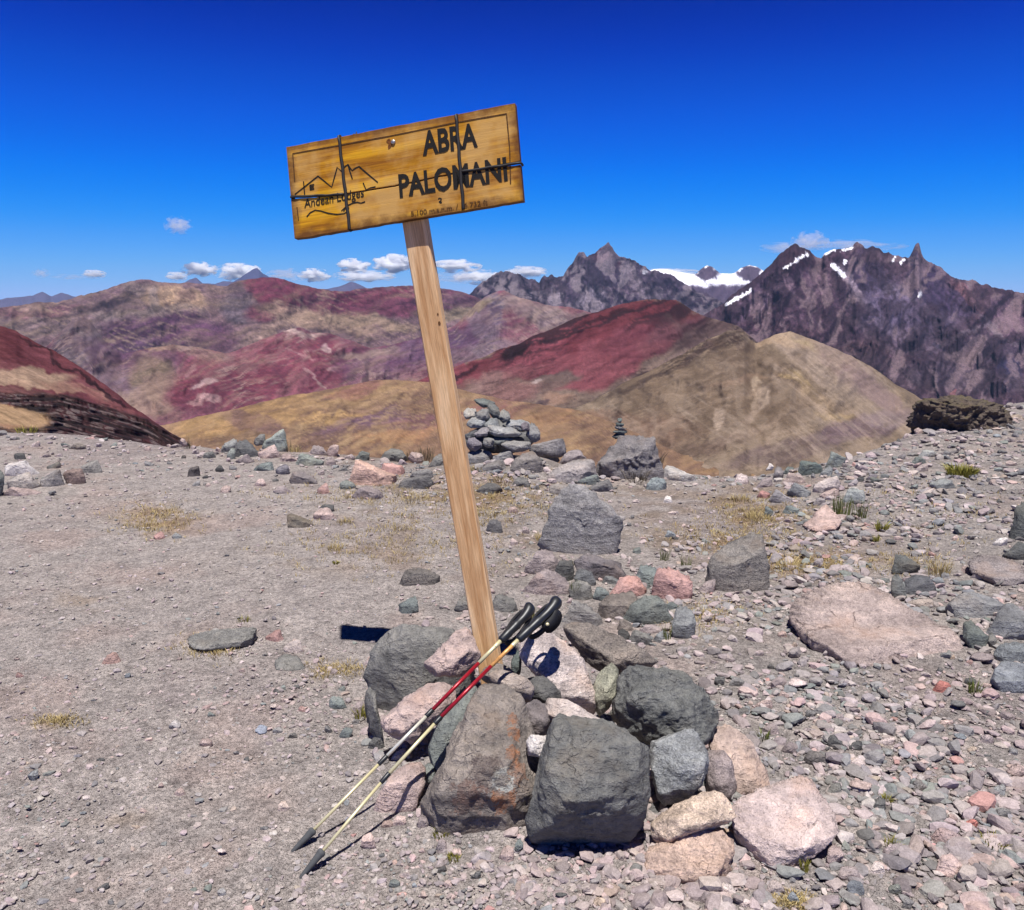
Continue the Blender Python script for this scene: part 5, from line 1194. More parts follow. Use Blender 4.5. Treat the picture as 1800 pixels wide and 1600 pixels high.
CAIRN = [
    ('top stone of the big cairn', [(836, 706), (850, 701), (868, 704), (866, 714), (848, 716)], (0.12, 0.13, 0.122), 7.66),
    ('dark pointed stone second from the top of the big cairn', [(858, 712), (866, 704), (876, 720), (880, 736), (868, 736), (860, 724)], (0.105, 0.11, 0.108), 7.6),
    ('speckled block under the top stone of the big cairn', [(836, 726), (844, 716), (856, 718), (860, 732), (850, 740), (838, 738)], (0.17, 0.165, 0.16), 7.55),
    ('grey stone on the shoulder of the big cairn', [(876, 730), (884, 720), (894, 722), (896, 736), (884, 742)], (0.19, 0.185, 0.175), 7.58),
    ('pale stone at the back of the big cairn', [(816, 726), (824, 718), (836, 720), (838, 732), (822, 736)], (0.25, 0.24, 0.225), 7.7),
    ('blocky grey stone at the post side of the big cairn', [(822, 746), (828, 736), (844, 734), (852, 744), (846, 752), (828, 752)], (0.2, 0.205, 0.205), 7.5),
    ('small round stone in the middle of the big cairn', [(852, 744), (862, 736), (874, 740), (878, 750), (862, 754)], (0.16, 0.165, 0.165), 7.5),
    ('barrel shaped grey stone on the valley side of the big cairn', [(892, 744), (902, 736), (920, 738), (930, 748), (924, 758), (902, 758)], (0.2, 0.205, 0.21), 7.55),
    ('mauve stone plugging the end of the barrel shaped one', [(916, 748), (924, 742), (930, 748), (930, 758), (920, 756)], (0.14, 0.12, 0.13), 7.4),
    ('mauve flat stone low on the post side of the big cairn', [(834, 762), (848, 752), (858, 754), (854, 766), (840, 768)], (0.18, 0.165, 0.17), 7.4),
    ('longest pale stone across the front of the big cairn', [(860, 758), (868, 749), (890, 752), (912, 762), (914, 768), (884, 768), (864, 766)], (0.29, 0.285, 0.275), 7.4),
    ('big rounded stone at the valley foot of the big cairn', [(926, 752), (936, 744), (948, 756), (948, 772), (936, 776), (926, 766)], (0.2, 0.195, 0.195), 7.45),
    ('dark stone in the hollow below the longest pale stone', [(866, 770), (884, 766), (900, 772), (894, 782), (872, 780)], (0.12, 0.125, 0.12), 7.4),
    ('chipped stone low in the middle of the big cairn', [(850, 778), (860, 764), (868, 770), (866, 784), (854, 786)], (0.2, 0.195, 0.185), 7.35),
    ('purple stone at the post foot of the big cairn', [(822, 782), (830, 766), (842, 772), (846, 784), (832, 792)], (0.2, 0.18, 0.2), 7.35),
    ('shaded stone behind the blocky grey one in the big cairn', [(818, 764), (828, 752), (842, 756), (836, 768), (822, 772)], (0.11, 0.11, 0.11), 7.5),
    ('flat grey stone at the foot of the big cairn', [(884, 782), (900, 772), (924, 778), (930, 790), (904, 794)], (0.2, 0.19, 0.18), 7.3),
]
for lab, o, c, yy in CAIRN:
    o = np.array(o, float); o = o.mean(0) + (o - o.mean(0)) * 1.16
    rock(lab, o, c, Y=yy, group=G_CAIRN, level=4, rough=0.07, mat=M_ROUGH if 'grey' in lab else M_SMOOTH, thick=0.085)
# stones hidden in the heart of the cairn that the visible ones rest on
for k, (x, y, w, h, yy, lb) in enumerate(((880, 772, 44, 26, 7.75, 'wide dark stone deep in the heart of the big cairn, near its foot'), (868, 750, 30, 18, 7.75, 'dark stone deep in the big cairn, below its pointed stone'),
                                          (905, 766, 36, 20, 7.72, 'dark stone deep in the big cairn behind the barrel shaped stone'), (846, 774, 30, 22, 7.66, 'dark stone deep in the big cairn on its post side'))):
    rock(lb, [(x - w, y), (x - w * .6, y - h), (x + w * .5, y - h), (x + w, y), (x + w * .7, y + h), (x - w * .7, y + h)], (0.13, 0.128, 0.125), Y=yy, thick=0.2, group=G_CAIRN, level=3)
G_SMALL = 'stones of the small cairn'
for lab, o, c in (('tip stone of the small cairn', [(1085, 738), (1089, 733), (1094, 738), (1091, 743)], (0.12, 0.14, 0.13)),
                  ('second stone from the top of the small cairn', [(1082, 745), (1088, 740), (1097, 743), (1095, 749), (1085, 750)], (0.11, 0.125, 0.115)),
                  ('middle stone of the small cairn with a pink side', [(1080, 752), (1088, 746), (1100, 746), (1102, 753), (1090, 757)], (0.14, 0.13, 0.125)),
                  ('broad dark stone low in the small cairn', [(1077, 760), (1084, 753), (1100, 754), (1103, 761), (1090, 764)], (0.105, 0.115, 0.11)),
                  ('bottom stone of the small cairn resting on the hump', [(1075, 767), (1082, 760), (1096, 761), (1099, 769), (1084, 772)], (0.10, 0.105, 0.10))):
    rock(lab, o, c, Y=7.55, group=G_SMALL, level=3, rough=0.05)
G_EDGE = 'blocks heaped where the path meets the scree'
EDGE = [
    ('round dark green boulder on the heap at the scree edge', [(1402, 826), (1406, 810), (1424, 800), (1440, 804), (1446, 816), (1438, 832), (1416, 836)], (0.11, 0.13, 0.122)),
    ('tall grey green boulder standing at the scree edge', [(1450, 812), (1458, 792), (1470, 783), (1484, 792), (1487, 812), (1476, 822), (1458, 822)], (0.19, 0.205, 0.19)),
    ('pale pink block tilted on the heap at the scree edge', [(1428, 860), (1436, 844), (1466, 832), (1478, 844), (1470, 854), (1440, 868)], PALES),
    ('pink topped block on the heap at the scree edge', [(1374, 846), (1386, 832), (1410, 828), (1416, 840), (1404, 850), (1384, 850)], (0.33, 0.26, 0.235)),
    ('grey faceted block in front of the heap at the scree edge', [(1382, 858), (1396, 850), (1416, 848), (1426, 862), (1420, 872), (1396, 870)], (0.17, 0.172, 0.176)),
    ('pale grey wedge nearest the dirt patch on the heap at the scree edge', [(1350, 872), (1364, 862), (1384, 860), (1394, 868), (1378, 884), (1358, 882)], (0.26, 0.24, 0.24)),
    ('reddish stone behind the pale grey wedge', [(1330, 868), (1340, 862), (1354, 866), (1350, 876), (1336, 874)], (0.33, 0.18, 0.165)),
    ('grey cracked block behind the shrubs', [(1480, 868), (1490, 854), (1512, 852), (1522, 868), (1514, 882), (1492, 880)], (0.23, 0.24, 0.235)),
    ('pinkish block below the pale pink block', [(1440, 868), (1456, 858), (1476, 858), (1472, 870), (1450, 876)], PINKS),
    ('white veined stone in front of the pinkish block', [(1428, 880), (1438, 870), (1452, 872), (1450, 886), (1434, 890)], (0.30, 0.265, 0.26)),
    ('dark teal stone under the pale grey wedge', [(1374, 898), (1384, 888), (1402, 892), (1406, 902), (1386, 904)], TEAL),
    ('teal stone on the dirt below the pale grey wedge', [(1342, 900), (1346, 886), (1358, 888), (1360, 902), (1350, 908)], TEAL),
    ('mauve block at the valley end of the heap at the scree edge', [(1328, 852), (1338, 838), (1354, 838), (1358, 850), (1342, 858)], MAUVE),
    ('small white stone at the valley end of the heap', [(1346, 822), (1352, 813), (1360, 816), (1358, 824)], WHITE),
    ('brown block at the valley end of the heap', [(1358, 838), (1362, 822), (1374, 818), (1378, 834), (1368, 842)], (0.19, 0.172, 0.172)),
    ('dark chip at the valley end of the heap', [(1376, 832), (1384, 820), (1396, 822), (1394, 832)], (0.12, 0.135, 0.13)),
    ('grey stone between the round dark green boulder and the tall one', [(1440, 830), (1450, 818), (1464, 822), (1464, 834), (1448, 838)], (0.2, 0.205, 0.205)),
    ('dark split stone beyond the tall boulder', [(1600, 808), (1612, 798), (1626, 800), (1628, 812), (1608, 818)], (0.12, 0.13, 0.122)),
    ('pale split stone beyond the tall boulder', [(1614, 800), (1626, 788), (1644, 786), (1644, 798), (1628, 804)], (0.25, 0.25, 0.235)),
    ('grey sharp stone far up the scree', [(1632, 846), (1644, 840), (1664, 846), (1680, 856), (1656, 860)], (0.2, 0.205, 0.2)),
    ('pink brown stone in front of the dark split stone', [(1606, 822), (1618, 814), (1632, 818), (1628, 828), (1612, 830)], (0.27, 0.225, 0.215)),
]
for lab, o, c in EDGE:
    rock(lab, o, c, group=G_EDGE, level=4, rough=0.055, lift=0.0)

for lab, o, c in (('small pink wedge stone at the foot of the small pink block', [(688, 1446), (698, 1434), (714, 1436), (712, 1450), (696, 1454)], PINKS),
                  ('mauve wedge stone under the corner of the lichen spotted rock', [(732, 1442), (742, 1430), (756, 1440), (752, 1456), (738, 1456)], MAUVE),
                  ('grey wedge stone in front of the biggest dark boulder', [(1100, 1534), (1112, 1518), (1128, 1522), (1130, 1538), (1112, 1542)], GREY),
                  ('pale wedge stone between the biggest dark boulder and the upper orange slab', [(1134, 1498), (1142, 1482), (1154, 1486), (1152, 1502), (1140, 1506)], PALES),
                  ('pinkish wedge stone between the two orange slabs', [(1258, 1470), (1268, 1456), (1288, 1456), (1290, 1468), (1272, 1474)], TANS),
                  ('grey wedge stone behind the broad pink slab', [(1452, 1392), (1462, 1376), (1480, 1380), (1482, 1394), (1466, 1400)], GREY),
                  ('dark wedge stone on the path side of the long pink slab', [(646, 1306), (656, 1290), (672, 1296), (676, 1310), (660, 1316)], DGREY),
                  ('pale wedge stone under the long pink slab', [(686, 1330), (698, 1316), (714, 1320), (714, 1334), (698, 1338)], PALES),
                  ('mauve wedge stone beside the large smooth grey boulder', [(618, 1246), (628, 1232), (642, 1238), (644, 1252), (630, 1256)], MAUVE),
                  ('pink wedge stone under the long pinkish tan slab', [(1332, 1424), (1344, 1410), (1362, 1410), (1366, 1424), (1346, 1430)], PINKS)):
    rock(lab, o, c, level=4, rough=0.07, group=G_PILE, mat=M_ROUGH)

# mossy outcrop on the skyline
def outcrop():
    root = rock('dark brown outcrop with mossy top on the skyline of the scree', [(1592, 752), (1596, 722), (1608, 704), (1624, 696), (1660, 694), (1710, 697), (1752, 705), (1782, 722), (1774, 745), (1720, 762), (1660, 766), (1612, 764)], (0.085, 0.066, 0.055), thick=0.9, level=6, rough=0.15, soft=40, chips=14, ground_set=True, mat=M_MOSSY, name='outcrop', cat='outcrop',
                facets=[((0.1, -0.3, 1), (1700, 716), 0.3), ((-0.5, -1, 0.15), (1640, 735), 0.6), ((0.1, -0.8, 0.7), (1740, 735), 0.5), ((-1, -0.5, 0.1), (1610, 730), 0.3)])
    return root
outcrop()
# ================================================================ gravel, scree and single stones
def stone_shapes(n, level, seed):
    rg = np.random.RandomState(seed)
    pts, F = ico(level)
    out = []
    for i in range(n):
        k = rg.randint(7, 12)
        N = rg.randn(k, 3); N /= np.linalg.norm(N, axis=1)[:, None]
        H = rg.uniform(0.55, 1.0, k)
        N = np.concatenate([N, np.eye(3), -np.eye(3)]); H = np.concatenate([H, np.full(6, 1.0)])
        q = np.maximum((pts @ N.T) / H, 1e-3).max(1)
        p = pts / q[:, None]
        p *= np.array([1.0, rg.uniform(0.6, 0.9), rg.uniform(0.30, 0.62)])
        out.append(p)
    return out, F

STONE_COL = 1.18 * np.array([(.285, .238, .232), (.330, .275, .262), (.215, .190, .188), (.165, .160, .160), (.150, .165, .158), (.395, .335, .318), (.360, .262, .240), (.105, .102, .102), (.185, .194, .203), (.330, .165, .150), (.30, .235, .19)])
P_PATH = np.array([.24, .24, .18, .07, .03, .12, .06, .02, .02, .004, .016]); P_SCREE = np.array([.19, .15, .20, .15, .10, .06, .06, .05, .03, .008, .012])

def scatter(N, pxlo, pxhi, pylo, pyhi, seed, dens):
    """Points on the ground, thinned by dens(px, py, x, y)."""
    rg = np.random.RandomState(seed)
    px = rg.uniform(pxlo, pxhi, N); py = rg.uniform(pylo, pyhi, N)
    P = gpt(px, py)
    keep = (rg.uniform(0, 1, N) < dens(px, py, P)) & (P[:, 1] < 13.2) & (P[:, 1] < np.interp((px - 900) / FPX, RIM_T, RIM_Y) + 0.5) & (np.abs(P[:, 2] - ground(P[:, 0], P[:, 1], False)) < 0.012)
    return P[keep], px[keep], py[keep]

def stone_field(name, label, P, size, cols, shapes, F, seed, mat, sink=0.3, slope=None, order=None):
    rg = np.random.RandomState(seed)
    n = len(P)
    nv = len(shapes[0])
    S3 = np.array(shapes)
    idx = rg.randint(0, len(shapes), n)
    V = S3[idx] * size[:, None, None]
    # tip and turn
    a = rg.uniform(0, 2 * math.pi, n); t = rg.normal(0, 0.28, n); b = rg.uniform(0, 2 * math.pi, n)
    def rz(V, a):
        c, s = np.cos(a)[:, None], np.sin(a)[:, None]
        return np.stack([V[..., 0] * c - V[..., 1] * s, V[..., 0] * s + V[..., 1] * c, V[..., 2]], -1)
    V = rz(V, a)
    c, s = np.cos(t)[:, None], np.sin(t)[:, None]
    V = np.stack([V[..., 0], V[..., 1] * c - V[..., 2] * s, V[..., 1] * s + V[..., 2] * c], -1)
    V = rz(V, b)
    zb = -V[..., 2].min(1)
    V = V + P[:, None, :]
    V[..., 2] += (zb * (1 - 2 * sink * rg.uniform(0.3, 1.4, n)))[:, None]
    faces = (F[None] + (np.arange(n) * nv)[:, None, None]).reshape(-1, 3)
    C = np.repeat(cols, nv, 0)
    o = mesh_obj(name, V.reshape(-1, 3), faces, mat, smooth=False, colors=C)
    return tag(o, label, kind='stuff')

def pebble_mat():
    m = NT('pebble_stone')
    v = m.obj()
    a = m.n('ShaderNodeVertexColor', layer_name='tint').outputs[0]
    n1 = m.noise(v, 60, 4, 0.7); n2 = m.noise(v, 260, 2, 0.7)
    c = m.mix(1.0, a, m.ramp(n1, [(0.3, (0.76,) * 3), (0.7, (1.22,) * 3)]), 'MULTIPLY')
    c = m.mix(1.0, c, m.ramp(n2, [(0.3, (0.8,) * 3), (0.7, (1.2,) * 3)]), 'MULTIPLY')
    m.l(c, m.b.inputs['Base Color'])
    m.l(m.bump(n1, 0.5, 0.008), m.b.inputs['Normal'])
    m.b.inputs['Roughness'].default_value = 0.9
    return m.m
M_PEB = pebble_mat()

def pick(rg, n, probs):
    c = STONE_COL[rg.choice(len(STONE_COL), n, p=probs / probs.sum())]
    c = c + (np.array([.255, .225, .218]) - c) * 0.28
    return np.clip(c * rg.uniform(0.78, 1.22, (n, 1)) * rg.uniform(0.96, 1.04, (n, 3)), 0.03, 0.6)

def scree_weight(px, py):
    p = path_mask(px, py)
    w = (1 - p)
    near = sstep(1000, 1250, px) * sstep(880, 1000, py)
    return np.clip(w * (0.30 + 0.70 * np.maximum(near, sstep(1300, 1480, px))), 0, 1)

def build_gravel():
    sh0, F0 = stone_shapes(24, 1, 3)          # 20 faces
    sh0, F0 = [p for p in stone_shapes(24, 1, 3)[0]], ico(1)[1]
    sh1, F1 = stone_shapes(24, 2, 4)          # 80 faces
    # fine grit over the whole pass; grains no smaller than the eye can part at that distance
    def d0(px, py, P):
        w = fbm(P[:, :2] * 1.1, 3, seed=41)
        return np.clip(0.45 + 0.8 * w, 0.06, 1) * np.where(P[:, 1] < 9.5, 1, 0.7)
    P, px, py = scatter(44000, -400, 2280, 690, 1850, 5, d0)
    rg = np.random.RandomState(6)
    size = np.maximum(0.0045, P[:, 1] * 0.0011) * np.exp(rg.normal(0, 0.5, len(P)))
    cols = pick(rg, len(P), P_PATH)
    stone_field('gravel', 'fine pale gravel strewn over the trodden path', P, size, cols, sh0, F0, 7, M_PEB, sink=0.25)
    # small stones of the scree and of the edges of the path
    def d1(px, py, P):
        w = fbm(P[:, :2] * 1.6, 3, seed=43)
        s = scree_weight(px, py)
        ry = np.interp(px, _rim[:, 0], _rim[:, 1])
        rimw = 0.95 * np.exp(-((py - ry - 14) / 26.0) ** 2)
        clump = 0.8 * np.exp(-(((px - 545) / 80) ** 2 + ((py - 1235) / 55) ** 2)) + 0.55 * np.exp(-(((px - 760) / 260) ** 2 + ((py - 1540) / 60) ** 2)) + 0.4 * np.exp(-(((px - 480) / 330) ** 2 + ((py - 865) / 45) ** 2)) + 0.35 * np.exp(-(((px - 150) / 260) ** 2 + ((py - 790) / 22) ** 2))
        return np.clip(s * np.clip(0.62 + 1.0 * w + 0.35 * fbm(P[:, :2] * 4.5, 2, seed=48), 0.12, 1) + clump * (0.7 + w) + 0.085 + rimw * (0.55 + w), 0, 1)
    P, px, py = scatter(68000, -400, 2280, 690, 1850, 15, d1)
    rg = np.random.RandomState(16)
    size = np.maximum(0.0085, P[:, 1] * 0.0026) * np.exp(rg.normal(0, 0.55, len(P)))
    s = scree_weight(px, py)
    cols = np.where((rg.uniform(0, 1, len(P)) < s)[:, None], pick(rg, len(P), P_SCREE), pick(rg, len(P), P_PATH))
    pinkish = sstep(0.1, 0.5, fbm(P[:, :2] * 0.8, 2, seed=47))[:, None]
    cols = cols * (1 - 0.25 * pinkish) + 0.25 * pinkish * np.array([[.36, .255, .24]])
    size = np.minimum(size * (1 + 0.45 * s), 0.016 + 0.026 * np.maximum(s, 0.35 * sstep(5, 8, P[:, 1])) + 0.03 * np.exp(-((py - np.interp(px, _rim[:, 0], _rim[:, 1]) - 10) / 24.0) ** 2))
    big = size > np.maximum(0.0195, P[:, 1] * 0.0048)
    print('scree', len(P), big.sum())
    stone_field('scree', 'broken grey, pink and greenish scree covering the slope beside the pile', P[big], size[big], cols[big], sh1, F1, 17, M_PEB, sink=0.30)
    stone_field('small_scree', 'small chips of stone filling the gaps of the scree', P[~big], size[~big], cols[~big], sh0, F0, 18, M_PEB, sink=0.30)
build_gravel()
# ================================================================ signpost
def wood_mat(name, light, mid, dark, axis, ring=34.0, stain=None, rough=0.62, contrast=1.0, edge=None):
    """Sawn softwood; the grain runs along the local axis."""
    m = NT(name)
    v = m.obj()
    sc = [ring, ring, ring]; sc[axis] = ring * 0.045
    g = m.mapping(v, tuple(sc))
    n = m.noise(g, 1.0, 6, 0.62, 0.9)
    w = m.n('ShaderNodeTexWave', wave_type='BANDS', bands_direction='XYZ'[axis - 1 if axis else 1])
    sc2 = [9.0, 9.0, 9.0]; sc2[axis] = 0.8
    m.l(m.mapping(v, tuple(sc2)), w.inputs['Vector'])
    w.inputs['Scale'].default_value = 2.2; w.inputs['Distortion'].default_value = 9.0; w.inputs['Detail'].default_value = 3.0; w.inputs['Detail Scale'].default_value = 0.8
    f = m.math('ADD', m.math('MULTIPLY', n, 0.65), m.math('MULTIPLY', w.outputs['Fac'], 0.35))
    c = m.ramp(f, [(0.24, dark), (0.5, mid), (0.74, light)])
    fine = m.noise(m.mapping(v, tuple(x * 6 for x in sc)), 1.0, 3, 0.6)
    c = m.mix(0.8 * contrast, c, m.ramp(fine, [(0.3, (0.68,) * 3), (0.6, (1.08,) * 3)]), 'MULTIPLY')
    if stain:
        bl = m.noise(v, 5.5, 4, 0.6)
        c = m.mix(m.rng(bl, 0.42, 0.62, 0.0, 0.8), c, stain)
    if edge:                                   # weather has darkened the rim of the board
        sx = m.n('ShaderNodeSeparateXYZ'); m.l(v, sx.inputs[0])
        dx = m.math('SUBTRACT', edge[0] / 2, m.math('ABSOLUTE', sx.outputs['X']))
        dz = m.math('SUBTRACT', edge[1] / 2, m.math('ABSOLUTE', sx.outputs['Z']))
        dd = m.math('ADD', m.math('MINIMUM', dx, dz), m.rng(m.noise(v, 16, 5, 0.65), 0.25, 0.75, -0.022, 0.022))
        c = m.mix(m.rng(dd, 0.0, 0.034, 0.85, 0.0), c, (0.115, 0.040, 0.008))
        oy = m.rng(sx.outputs['Y'], -0.006, -0.002, 0.75, 0.0)  # shade of the crack painted onto the plank sides, top edge left out
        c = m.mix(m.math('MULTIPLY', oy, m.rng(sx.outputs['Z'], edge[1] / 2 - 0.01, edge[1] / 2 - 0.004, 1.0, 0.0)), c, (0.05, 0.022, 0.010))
    m.l(c, m.b.inputs['Base Color'])
    m.l(m.bump(fine, 0.35, 0.002, m.bump(f, 0.4, 0.003)), m.b.inputs['Normal'])
    m.b.inputs['Roughness'].default_value = rough
    return m

M_BLACK = plain_mat('black_paint', (0.012, 0.010, 0.009), 0.75, 0.2, var=0.4, scale=300)
M_WIRE = plain_mat('dark_iron_wire', (0.018, 0.015, 0.014), 0.6, 0.4, scale=200)
M_BOLT = plain_mat('steel_bolt', (0.45, 0.42, 0.38), 0.4, 0.5, metal=0.8)
M_ROUTED = plain_mat('burnt_groove', (0.085, 0.040, 0.016), 0.85, 0.1, var=0.5, scale=200)
M_STAIN = plain_mat('rust_stain', (0.16, 0.060, 0.018), 0.9, 0.1, var=0.5, scale=150)

# the board: a rectangle fitted to its four corners in the photograph
_corners = np.array([(503, 258), (906, 182), (919, 353), (518, 420)], float)
def _fit_board():
    # unknown: centre (x,y,z), rotation (yaw, pitch, roll), width, height
    cpx = _corners.mean(0)
    def build(p):
        yaw, pit, rol, W, Hh, X, Z, Yc = p
        ex = np.array([math.cos(yaw), math.sin(yaw), 0])
        n0 = np.array([math.sin(yaw), -math.cos(yaw), 0])           # towards the camera
        ez = np.array([0, 0, 1.0])
        up = ez * math.cos(pit) - n0 * math.sin(pit)                # leaning back
        nn = n0 * math.cos(pit) + ez * math.sin(pit)
        r = ex * math.cos(rol) + up * math.sin(rol)
        uu = -ex * math.sin(rol) + up * math.cos(rol)
        C = np.array([X, Yc, Z])
        q = [C - r * W / 2 + uu * Hh / 2, C + r * W / 2 + uu * Hh / 2, C + r * W / 2 - uu * Hh / 2, C - r * W / 2 - uu * Hh / 2]
        return np.array(q), r, uu, nn, C
    Yc = 3.08
    c0 = at(cpx[0], cpx[1], Yc)
    p = np.array([0.1, 0.12, 0.13, 0.92, 0.38, c0[0], c0[2], Yc])
    free = [0, 1, 2, 3, 4, 5, 6]
    pri = p.copy(); wgt = np.array([2, 30, 2, 0, 0, 0, 0, 0]) * 1.0
    for _ in range(60):
        def res(p):
            x, y = proj(build(p)[0])
            return np.concatenate([x - _corners[:, 0], y - _corners[:, 1], wgt * (p - pri)])
        r0 = res(p); J = np.zeros((len(r0), 7))
        for j, k in enumerate(free):
            e = p.copy(); e[k] += 1e-5
            J[:, j] = (res(e) - r0) / 1e-5
        p[free] -= np.linalg.lstsq(J.T @ J + 1e-6 * np.eye(7), J.T @ r0, rcond=None)[0]
    return build(p), p
(_bc, B_R, B_U, B_N, B_C), _bp = _fit_board()
B_W, B_H = _bp[3], _bp[4]
print('board', B_W, B_H, 'yaw pitch roll', np.degrees(_bp[:3]), 'err', np.abs(np.array(proj(_bc)).T - _corners).max())
BT = 0.026                                              # thickness
def on_board(px, py):
    """Board coordinates (metres right / up of its centre) of what shows at (px,py) on its face."""
    d = rays(np.float64(px), np.float64(py))
    t = ((B_C - EYE) @ B_N) / (d @ B_N)
    q = EYE + d * np.asarray(t)[..., None] - B_C
    return q @ B_R, q @ B_U
def bpt(a, b, c=0.0):
    return B_C + B_R * a + B_U * b + B_N * c
BM = Matrix(((B_R[0], B_N[0], B_U[0]), (B_R[1], B_N[1], B_U[1]), (B_R[2], B_N[2], B_U[2])))   # local x right, y out, z up

def local_obj(name, verts, faces, mat, parent, smooth=False):
    """Verts in board coordinates (right, out, up)."""
    me = bpy.data.meshes.new(name)
    me.from_pydata([tuple(map(float, v)) for v in verts], [], [tuple(int(i) for i in f) for f in faces])
    me.update(); me.validate()
    if smooth: me.polygons.foreach_set('use_smooth', np.ones(len(me.polygons), bool))
    bm = bmesh.new(); bm.from_mesh(me); bmesh.ops.recalc_face_normals(bm, faces=bm.faces); bm.to_mesh(me); bm.free()
    me.materials.append(mat)
    o = bpy.data.objects.new(name, me); COL.objects.link(o)
    if parent is not None: o.parent = parent
    return o

def tube_verts(path, r, seg=8, flat=1.0):
    path = [Vector(p) for p in path]
    V, F = [], []
    up = Vector((0.123, 0.987, 0.1))
    for i, p in enumerate(path):
        t = ((path[min(i + 1, len(path) - 1)] - path[max(i - 1, 0)])).normalized()
        a = up.cross(t)
        if a.length < 1e-3: a = Vector((1, 0, 0)).cross(t)
        a.normalize(); b = t.cross(a)
        rr = r[i] if isinstance(r, (list, tuple, np.ndarray)) else r
        for k in range(seg):
            th = 2 * math.pi * k / seg
            V.append(p + a * math.cos(th) * rr + b * math.sin(th) * rr * flat)
    for i in range(len(path) - 1):
        for k in range(seg):
            F.append((i * seg + k, i * seg + (k + 1) % seg, (i + 1) * seg + (k + 1) % seg, (i + 1) * seg + k))
    F.append(tuple(range(seg))[::-1]); n = (len(path) - 1) * seg
    F.append(tuple(range(n, n + seg)))
    return [tuple(v) for v in V], F

